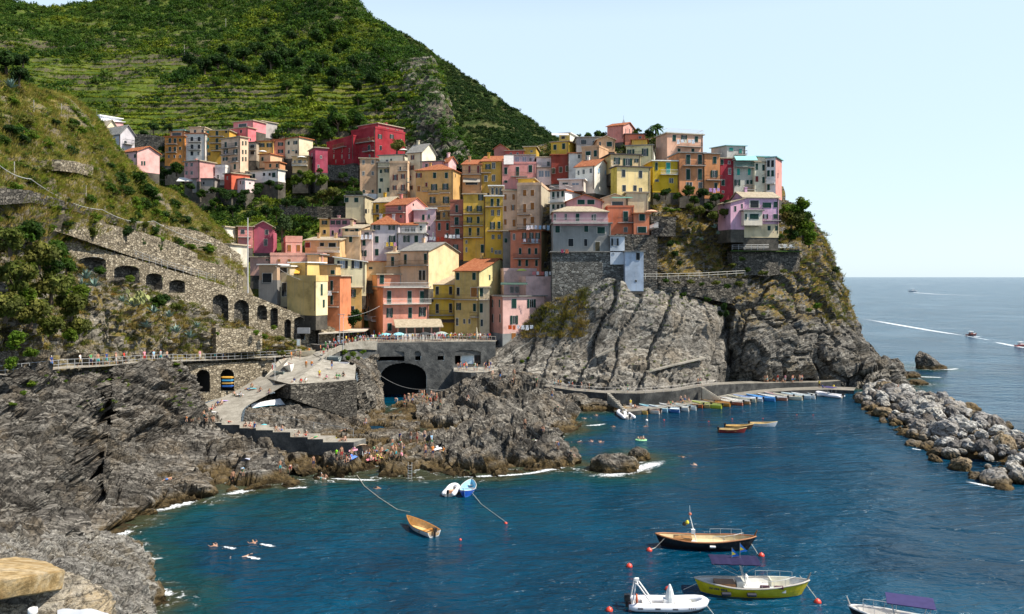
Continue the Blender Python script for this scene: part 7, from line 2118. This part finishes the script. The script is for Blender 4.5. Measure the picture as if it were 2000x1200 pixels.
def pose(**k):
 J={'pel':(0,0,.95),'spi':(0,.01,1.15),'che':(0,.01,1.36),'nek':(0,0,1.5),'hed':(0,-.015,1.61),'top':(0,.005,1.7)}
 for s,x in(('l',1),('r',-1)):
  J.update({'shl'+s:(.17*x,.01,1.42),'elb'+s:(.23*x,.03,1.14),'wri'+s:(.25*x,-.05,.9),'pal'+s:(.25*x,-.07,.83),'hip'+s:(.095*x,0,.88),'kne'+s:(.1*x,-.02,.49),'ank'+s:(.1*x,.03,.075),'toe'+s:(.12*x,-.13,.03)})
 J.update(k)
 return J
def sh3(J,dx=0,dy=0,dz_=0):
 return{k:(v[0]+dx,v[1]+dy,v[2]+dz_)for k,v in J.items()}
POSES={}
POSES['standing']=pose()
POSES['walking']=pose(knel=(.1,-.17,.52),ankl=(.1,-.2,.1),toel=(.11,-.36,.05),kner=(-.1,.05,.5),ankr=(-.1,.28,.16),toer=(-.1,.2,.03),elbl=(.24,.14,1.15),wril=(.24,.1,.92),pall=(.24,.06,.86),elbr=(-.23,-.07,1.15),wrir=(-.2,-.25,1.0),palr=(-.2,-.31,.97))
POSES['leaning']=pose(che=(0,-.1,1.34),nek=(0,-.15,1.47),hed=(0,-.2,1.57),top=(0,-.2,1.66),shll=(.18,-.12,1.39),shlr=(-.18,-.12,1.39),elbl=(.26,-.22,1.12),elbr=(-.26,-.22,1.12),wril=(.12,-.4,1.06),wrir=(-.12,-.4,1.06),pall=(.06,-.44,1.06),palr=(-.06,-.44,1.06))
POSES['stretching']=pose(elbl=(.3,.0,1.62),wril=(.2,-.05,1.86),pall=(.18,-.06,1.93),elbr=(-.27,-.1,1.2),wrir=(-.12,-.25,1.2),palr=(-.06,-.27,1.2))
d_=dict(pel=(0,0,.13),spi=(0,.08,.32),che=(0,.12,.52),nek=(0,.1,.66),hed=(0,.07,.77),top=(0,.09,.87))
for s,x in(('l',1),('r',-1)):
 d_.update({'shl'+s:(.17*x,.13,.57),'elb'+s:(.26*x,.22,.32),'wri'+s:(.26*x,.3,.08),'pal'+s:(.27*x,.34,.03),'hip'+s:(.1*x,-.03,.11),'kne'+s:(.13*x,-.42,.38),'ank'+s:(.13*x,-.6,.06),'toe'+s:(.14*x,-.76,.04)})
POSES['sitting']=pose(**d_)
e_=dict(d_)
for s,x in(('l',1),('r',-1)):
 e_.update({'elb'+s:(.24*x,-.1,.4),'wri'+s:(.1*x,-.33,.36),'pal'+s:(.04*x,-.38,.35),'kne'+s:(.1*x,-.3,.46),'ank'+s:(.1*x,-.42,.06),'toe'+s:(.11*x,-.58,.04)})
e_.update(che=(0,.02,.52),nek=(0,-.03,.66),hed=(0,-.07,.76),top=(0,-.06,.86),shll=(.17,.0,.56),shlr=(-.17,.0,.56))
POSES['crouching']=pose(**e_)
l_=dict(pel=(0,0,.12),spi=(0,.2,.12),che=(0,.42,.14),nek=(0,.58,.14),hed=(0,.69,.15),top=(0,.79,.15))
for s,x in(('l',1),('r',-1)):
 l_.update({'shl'+s:(.18*x,.48,.13),'elb'+s:(.34*x,.3,.07),'wri'+s:(.3*x,.06,.05),'pal'+s:(.29*x,0,.05),'hip'+s:(.1*x,-.07,.1),'kne'+s:(.12*x,-.46,.22 if x>0 else .1),'ank'+s:(.12*x,-.86,.06),'toe'+s:(.13*x,-.93,.16)})
POSES['lying']=pose(**l_)
b_=pose(spi=(0,-.08,1.08),che=(0,-.3,1.12),nek=(0,-.44,1.1),hed=(0,-.55,1.06),top=(0,-.64,1.02))
for s,x in(('l',1),('r',-1)):
 b_.update({'shl'+s:(.17*x,-.34,1.1),'elb'+s:(.2*x,-.42,.84),'wri'+s:(.16*x,-.52,.62),'pal'+s:(.15*x,-.55,.55)})
POSES['bending']=b_
w_=dict(pel=(0,0,-.14),spi=(0,.2,-.1),che=(0,.4,-.04),nek=(0,.55,.03),hed=(0,.65,.11),top=(0,.7,.2))
for s,x in(('l',1),('r',-1)):
 w_.update({'shl'+s:(.18*x,.44,-.03),'elb'+s:(.4*x,.55,-.03),'wri'+s:(.42*x,.78,.02),'pal'+s:(.4*x,.85,.03),'hip'+s:(.1*x,-.08,-.12),'kne'+s:(.15*x,-.48,-.12),'ank'+s:(.16*x,-.86,-.06),'toe'+s:(.18*x,-1.0,0.01)})
POSES['swimming']=pose(**w_)
BASE={k:body_mesh(k,J)for k,J in POSES.items()}
TOPS={'white':(.66,.65,.63),'red':(.5,.04,.03),'navy':(.03,.05,.16),'black':(.02,.02,.022),'pink':(.62,.25,.32),'sky-blue':(.25,.42,.6),'yellow':(.62,.48,.06),'grey':(.3,.3,.31),'green':(.08,.26,.1),'orange':(.6,.2,.04)}
BOTS={'navy':(.025,.035,.1),'black':(.02,.02,.02),'white':(.6,.59,.57),'red':(.42,.04,.04),'blue':(.06,.16,.42),'khaki':(.32,.26,.16),'green':(.06,.2,.1),'turquoise':(.05,.36,.4)}
SKIN=[(.4,.235,.165),(.31,.17,.11),(.48,.31,.23),(.36,.2,.135)]
HAIR={'dark-haired':(.02,.014,.01),'brown-haired':(.07,.036,.018),'fair-haired':(.3,.2,.09),'white-capped':(.66,.65,.62),'red-capped':(.45,.04,.03)}
PMESH,USED={},set()
GRP={}
def person(ps,loc,rz,where,group,bare=None,verb=None,child=False,fix=None):
 for _ in range(60):
  t=rnd.choice(list(TOPS))
  b=rnd.choice(list(BOTS))
  hr=rnd.choice(['dark-haired','brown-haired','dark-haired','fair-haired','white-capped','red-capped'])
  if bare is not None and rnd.random()<bare:
   t=None
  if fix:
   t,b,hr=fix
  wear=f'in {t} top and {b} shorts' if t else f'in {b} swimwear'
  lab=f'{verb or ps} {hr} person {wear} {where}'.replace('children on','on')
  if lab not in USED or fix:
   break
 USED.add(lab)
 si=rnd.randrange(4)
 k=(ps,t,b,hr,si)
 if k not in PMESH:
  me,mi=BASE[ps]
  me=me.copy()
  s_=paint(SKIN[si],.55,'skin',.06)
  for m in(s_,paint(TOPS[t],.85,'shirt')if t else s_,paint(BOTS[b],.85,'shorts'),paint(HAIR[hr],.7,'hair')):
   me.materials.append(m)
  me.polygons.foreach_set('material_index',mi)
  PMESH[k]=me
 s=rnd.uniform(.95,1.06)*(.72 if child else 1)
 o=link('person',PMESH[k],None,loc,(0,0,rz),(s,s,s))
 tag(o,lab,'person',group)
 return o
def at(px,py,names=None):
 h=ray(px,py,names)
 return h[0]if h else None
g=np.random.default_rng(12)
for i in range(58):
 px=668+294*(i+g.uniform(-.3,.3))/58
 d=np.interp(px,[665,700,738,968],[163.8,168.9,172.2,175.9])
 z=12.1 if px>700 else np.interp(px,[665,700],[11.6,12.0])
 person('leaning' if g.random()<.45 else 'standing',((px-1000)*d/FOC,d,z),g.uniform(-.8,.8),'along the railing of the square','people along the railing of the square',.1,'leaning' if g.random()<.4 else None)
for i in range(46):
 px=670+285*g.random()
 d=g.uniform(177,188)if px>700 else g.uniform(172,180)
 person('standing' if g.random()<.6 else 'walking',((px-1000)*d/FOC,d,12.05),g.uniform(0,6.28),'in the crowd of the square','people in the crowd of the square',.05)
for px,py in[(632,695),(640,690),(648,686),(655,682),(661,678),(652,676),(644,680),(668,675),(636,684),(626,690),(660,671),(676,671)]:
 q=at(px,py,('harbour_square',))
 if q:
  person('walking' if px%2 else 'standing',q,g.uniform(0,6.28),'on the upper boat yard ramp','people at the top of the boat yard')
for px in(104,160,181,196,212,230,246,286,304,318,331,395,424,444,441):
 d=np.interp(px,[p[0]for p in PO],[p[2]for p in PO])
 a=np.interp(px,[p[0]for p in PO],np.arange(len(PO)))
 k=int(a)
 q=(PO3[k]+(PO3[k+1]-PO3[k])*(a-k))*.62+(PI3[k]+(PI3[k+1]-PI3[k])*(a-k))*.38
 person('walking' if px not in(286,395,441)else 'standing',q,g.choice([1.2,-1.9])+g.uniform(-.3,.3),'on the coast path','people on the coast path',.25)
for px,py,ps in[(598,723,'standing'),(609,722,'walking'),(624,741,'standing'),(637,741,'sitting'),(574,747,'sitting'),(588,748,'sitting'),(597,747,'sitting'),(657,739,'sitting'),(663,739,'crouching'),(671,735,'sitting'),(569,703,'standing'),(577,699,'walking'),(586,701,'standing'),(555,705,'standing'),(648,722,'standing'),(604,695,'walking')]:
 q=at(px,py,('marina_yard','slipway','harbour_square'))
 if q:
  person(ps,q,g.uniform(-.6,.6)if ps=='sitting' else g.uniform(0,6.28),'on the boat yard','people on the boat yard',.2)
for px,py,ps in[(458,773,'sitting'),(470,775,'sitting'),(484,761,'lying'),(492,757,'sitting'),(414,801,'sitting'),(420,797,'sitting'),(426,792,'sitting'),(433,790,'sitting'),(399,813,'sitting'),(388,820,'standing'),(402,823,'crouching'),(416,823,'crouching'),(447,825,'lying'),(508,765,'sitting'),(526,768,'sitting'),(363,823,'crouching'),(375,822,'sitting')]:
 q=at(px,py,('slipway','bathing_steps','left_cliff','basin_rock'))
 if q:
  person(ps,q,g.uniform(-.5,1.2),'on the concrete slipway','sunbathers on the slipway',.8)
for px,py,ps in[(478,835,'crouching'),(486,835,'sitting'),(494,838,'sitting'),(537,843,'sitting'),(548,843,'sitting'),(574,852,'sitting'),(582,853,'crouching'),(596,853,'sitting'),(613,857,'lying'),(665,862,'lying'),(672,863,'sitting')]:
 q=at(px,py,('bathing_steps',))
 if q:
  person(ps,q+Vector((0,.5,0)),g.uniform(-.5,.5),'on the bathing steps','sunbathers on the bathing steps',.8)
RKN=('left_cliff','shore_rock','rock_outcrop','basin_rock','grotto_rock','low_rock')
for px,py,ps,wh in[(455,946,'standing','by the water left of the beach umbrella'),(475,930,'bending','under the blue and white beach umbrella'),(547,923,'standing','on the low ledge near the water'),(567,924,'bending','on the low ledge near the water'),(612,914,'standing','on the low ledge near the water'),(592,935,'crouching','at the edge of the low ledge'),(627,936,'sitting','with feet in the water at the ledge'),(635,938,'sitting','with feet in the water at the ledge'),(326,938,'lying','alone on the big left rock'),(667,897,'standing','below the end of the steps'),(831,893,'standing','on the rock above the ladder'),(845,894,'standing','on the rock above the ladder'),(843,872,'walking','on the rock above the ladder'),(865,884,'sitting','on the rock above the ladder'),(781,866,'standing','beside the dark channel'),(802,864,'standing','beside the dark channel'),(814,866,'standing','beside the dark channel'),(829,862,'walking','beside the dark channel'),(714,828,'sitting','beside the green pool'),(672,842,'lying','on the rock under the yard wall'),(1025,838,'standing','on the outer rock ridge'),(1060,842,'crouching','on the outer rock ridge'),(1046,862,'lying','on the outer rock ridge'),(1090,878,'bending','at the tip of the outer rocks'),(1116,892,'sitting','at the tip of the outer rocks'),(1078,780,'standing','climbing the big grey outcrop'),(1090,803,'bending','climbing the big grey outcrop'),(962,740,'standing','on top of the big grey outcrop'),(977,742,'walking','on top of the big grey outcrop'),(1004,740,'standing','on top of the big grey outcrop'),(1002,752,'bending','on top of the big grey outcrop'),(915,782,'crouching','on the grey outcrop beside the grotto'),(1048,755,'standing','on top of the big grey outcrop')]:
 q=at(px,py,RKN)
 if q:
  person(ps,q,g.uniform(-.8,.8),wh,'bathers on the rocks',.75)
q=at(657,900,RKN)
if q:
 TOPS['neon green']=(.25,.75,.03)
 person('standing',q,2.8,'below the end of the steps',None,fix=('neon green','black','dark-haired'))
 del TOPS['neon green']
for i in range(30):
 px,py=672+118*g.random()**.9,0
 py=np.interp(px,[672,720,790],[903,905,893])-24*g.random()
 q=at(px,py,RKN)
 if q:
  person(str(g.choice(['sitting','sitting','crouching','lying','standing','sitting'])),q,g.uniform(-1.2,1.2),'on the flat bathing rocks','bathers on the flat rocks',.85)
for i in range(24):
 px=772+92*g.random()
 py=768+30*g.random()
 q=at(px,py,RKN)
 if q:
  person(str(g.choice(['sitting','standing','crouching','bending','standing'])),q,g.uniform(-1.2,1.2),'on the grotto rock','bathers in front of the grotto',.8)
for i in range(16):
 px=893+70*g.random()
 d=g.uniform(166,171.5)
 q=at(px,722+3*g.random(),('grotto_landing',))
 if q:
  person('standing' if g.random()<.7 else 'walking',q,g.uniform(0,6.28),'on the landing beside the grotto','people on the grotto landing',.4)
for px in(1030,1037,1051,1084,1091,1096,1112,1119,1137,1152,1228,1366,1371):
 a=np.interp(px,*zip(*[(proj(p)[0],i)for i,p in enumerate(UO)]))
 k=int(a)
 q=UO[k]+(UO[k+1]-UO[k])*(a-k)+np.array([0,1.4,.0])
 person('walking' if px%2 else 'standing',q,g.choice([1.4,-1.6]),'on the walkway under the cliff','people on the walkway under the cliff',.4)
for i in range(17):
 px=1487+86*g.random()
 a=np.interp(px,*zip(*[(proj(p)[0],i)for i,p in enumerate(UO)]))
 k=int(a)
 q=UO[k]+(UO[k+1]-UO[k])*(a-k)+np.array([0,g.uniform(.3,2),.0])
 person('standing' if g.random()<.5 else 'sitting',q,g.uniform(-.8,.8),'on the far quay wall','people at the right end of the quay',.5)
for px in(1228,1233,1238,1305,1309,1314,1329,1333,1337,1345,1600,1607,1628):
 a=np.interp(px,*zip(*[(proj(p)[0],i)for i,p in enumerate(LO)]))
 k=int(a)
 q=(LO[k]+(LO[k+1]-LO[k])*(a-k))*.45+(LI[k]+(LI[k+1]-LI[k])*(a-k))*.55
 person('standing' if px in(1228,1329,1337,1600)else 'sitting',q,g.uniform(-.6,.6),'on the lower quay beside the boats','people on the lower quay',.6)
for px,py in((1735,762),(1755,768),(1790,766),(1748,758),(1796,764),(1718,772)):
 q=at(px,py,('breakwater_core',))
 if q:
  person('sitting',q+Vector((0,0,.9)),g.uniform(-1,1),'on the breakwater boulders','sunbathers on the breakwater',.8)
for px,py,rz,wh in[(425,1067,1.0,'splashing in the near left water'),(499,1062,.7,'snorkelling with splashes in the near left water'),(472,1087,-1.3,'lowest of three in the near water'),(745,954,1.2,'off the bathing ledge'),(1362,909,.6,'right of the islet'),(1338,892,2.0,'above the islet on the right'),(1127,863,-1.4,'off the outer rocks'),(1158,863,.4,'in the pair near the islet'),(1170,864,-.6,'in the pair near the islet'),(1166,812,.2,'in the cove behind the outcrop'),(1146,817,1.9,'in the cove behind the outcrop'),(1203,834,.9,'near the foam of the grey outcrop'),(1256,833,-1.5,'in front of the big dinghy'),(735,806,1.4,'in the green pool under the arch'),(746,811,-1.2,'in the green pool under the arch'),(790,808,.3,'in the green pool under the arch')]:
 person('swimming',PZ(px,py,.02),rz,wh,'swimmers in the bay',1.0)
 if py>1000:
  foam('',[(px+8,py+1),(px+24,py+4),(px+38,py+7)],[.15,.4,.2],name='splash')
ft=empty('swim_ring',PZ(1252,860,.1))
tag(ft,'small green and white inflatable carrying three children in the bay','inflatable')
MB().tube([(.8*math.cos(a),.45*math.sin(a),0)for a in np.linspace(0,6.283,19)],.16,8).build('ring',paint((.3,.6,.3),.5),ft)
for i in range(3):
 person('sitting',PZ(1247+5*i,859,.15),.5,'riding the small inflatable','children on the small inflatable',1.0,child=True)
tag(MB().lathe([(.02,-.13),(.1,-.09),(.14,0),(.1,.1),(.02,.14)],12).build('beach_ball',paint((.62,.22,.04),.5),None,(at(640,913,RKN)or Vector(P(640,913,106)))+Vector((0,-.1,.15)),smooth=True),'orange ball lying on the bathing rocks','ball')
for px,py,c,nm in[(690,897,(.1,.2,.55),'blue'),(705,890,(.62,.6,.58),'white'),(724,900,(.6,.2,.25),'red'),(742,895,(.55,.5,.1),'yellow'),(760,885,(.1,.45,.5),'turquoise'),(855,880,(.64,.64,.66),'white'),(690,883,(.6,.3,.4),'pink'),(735,880,(.2,.35,.2),'green')]:
 q=at(px,py,('shore_rock',))
 if q:
  tag(MB().box(-.6,.6,-.27,.27,.0,.04).box(-.1,.25,.3,.52,0,.25).build('towel',paint(c,.9,'towel'),None,q+Vector((0,0,.2)),(R(12),R(-8),rnd.uniform(0,3))),f'{nm} towel and bag lying on the bathing rocks','towel','towels on the rocks')
for px,py,c,nm in[(440,784,(.4,.3,.6),'purple'),(497,760,(.1,.45,.55),'turquoise'),(418,806,(.6,.6,.62),'white'),(472,772,(.62,.62,.64),'white')]:
 q=at(px,py,('slipway',))
 if q:
  n_=Vector((0,0,1))
  tag(MB().box(-.85,.85,-.4,.4,.03,.06).build('towel',paint(c,.9,'towel'),None,q+Vector((0,0,.06)),(0,R(6),R(35))),f'{nm} towel spread on the slipway','towel','towels on the slipway')
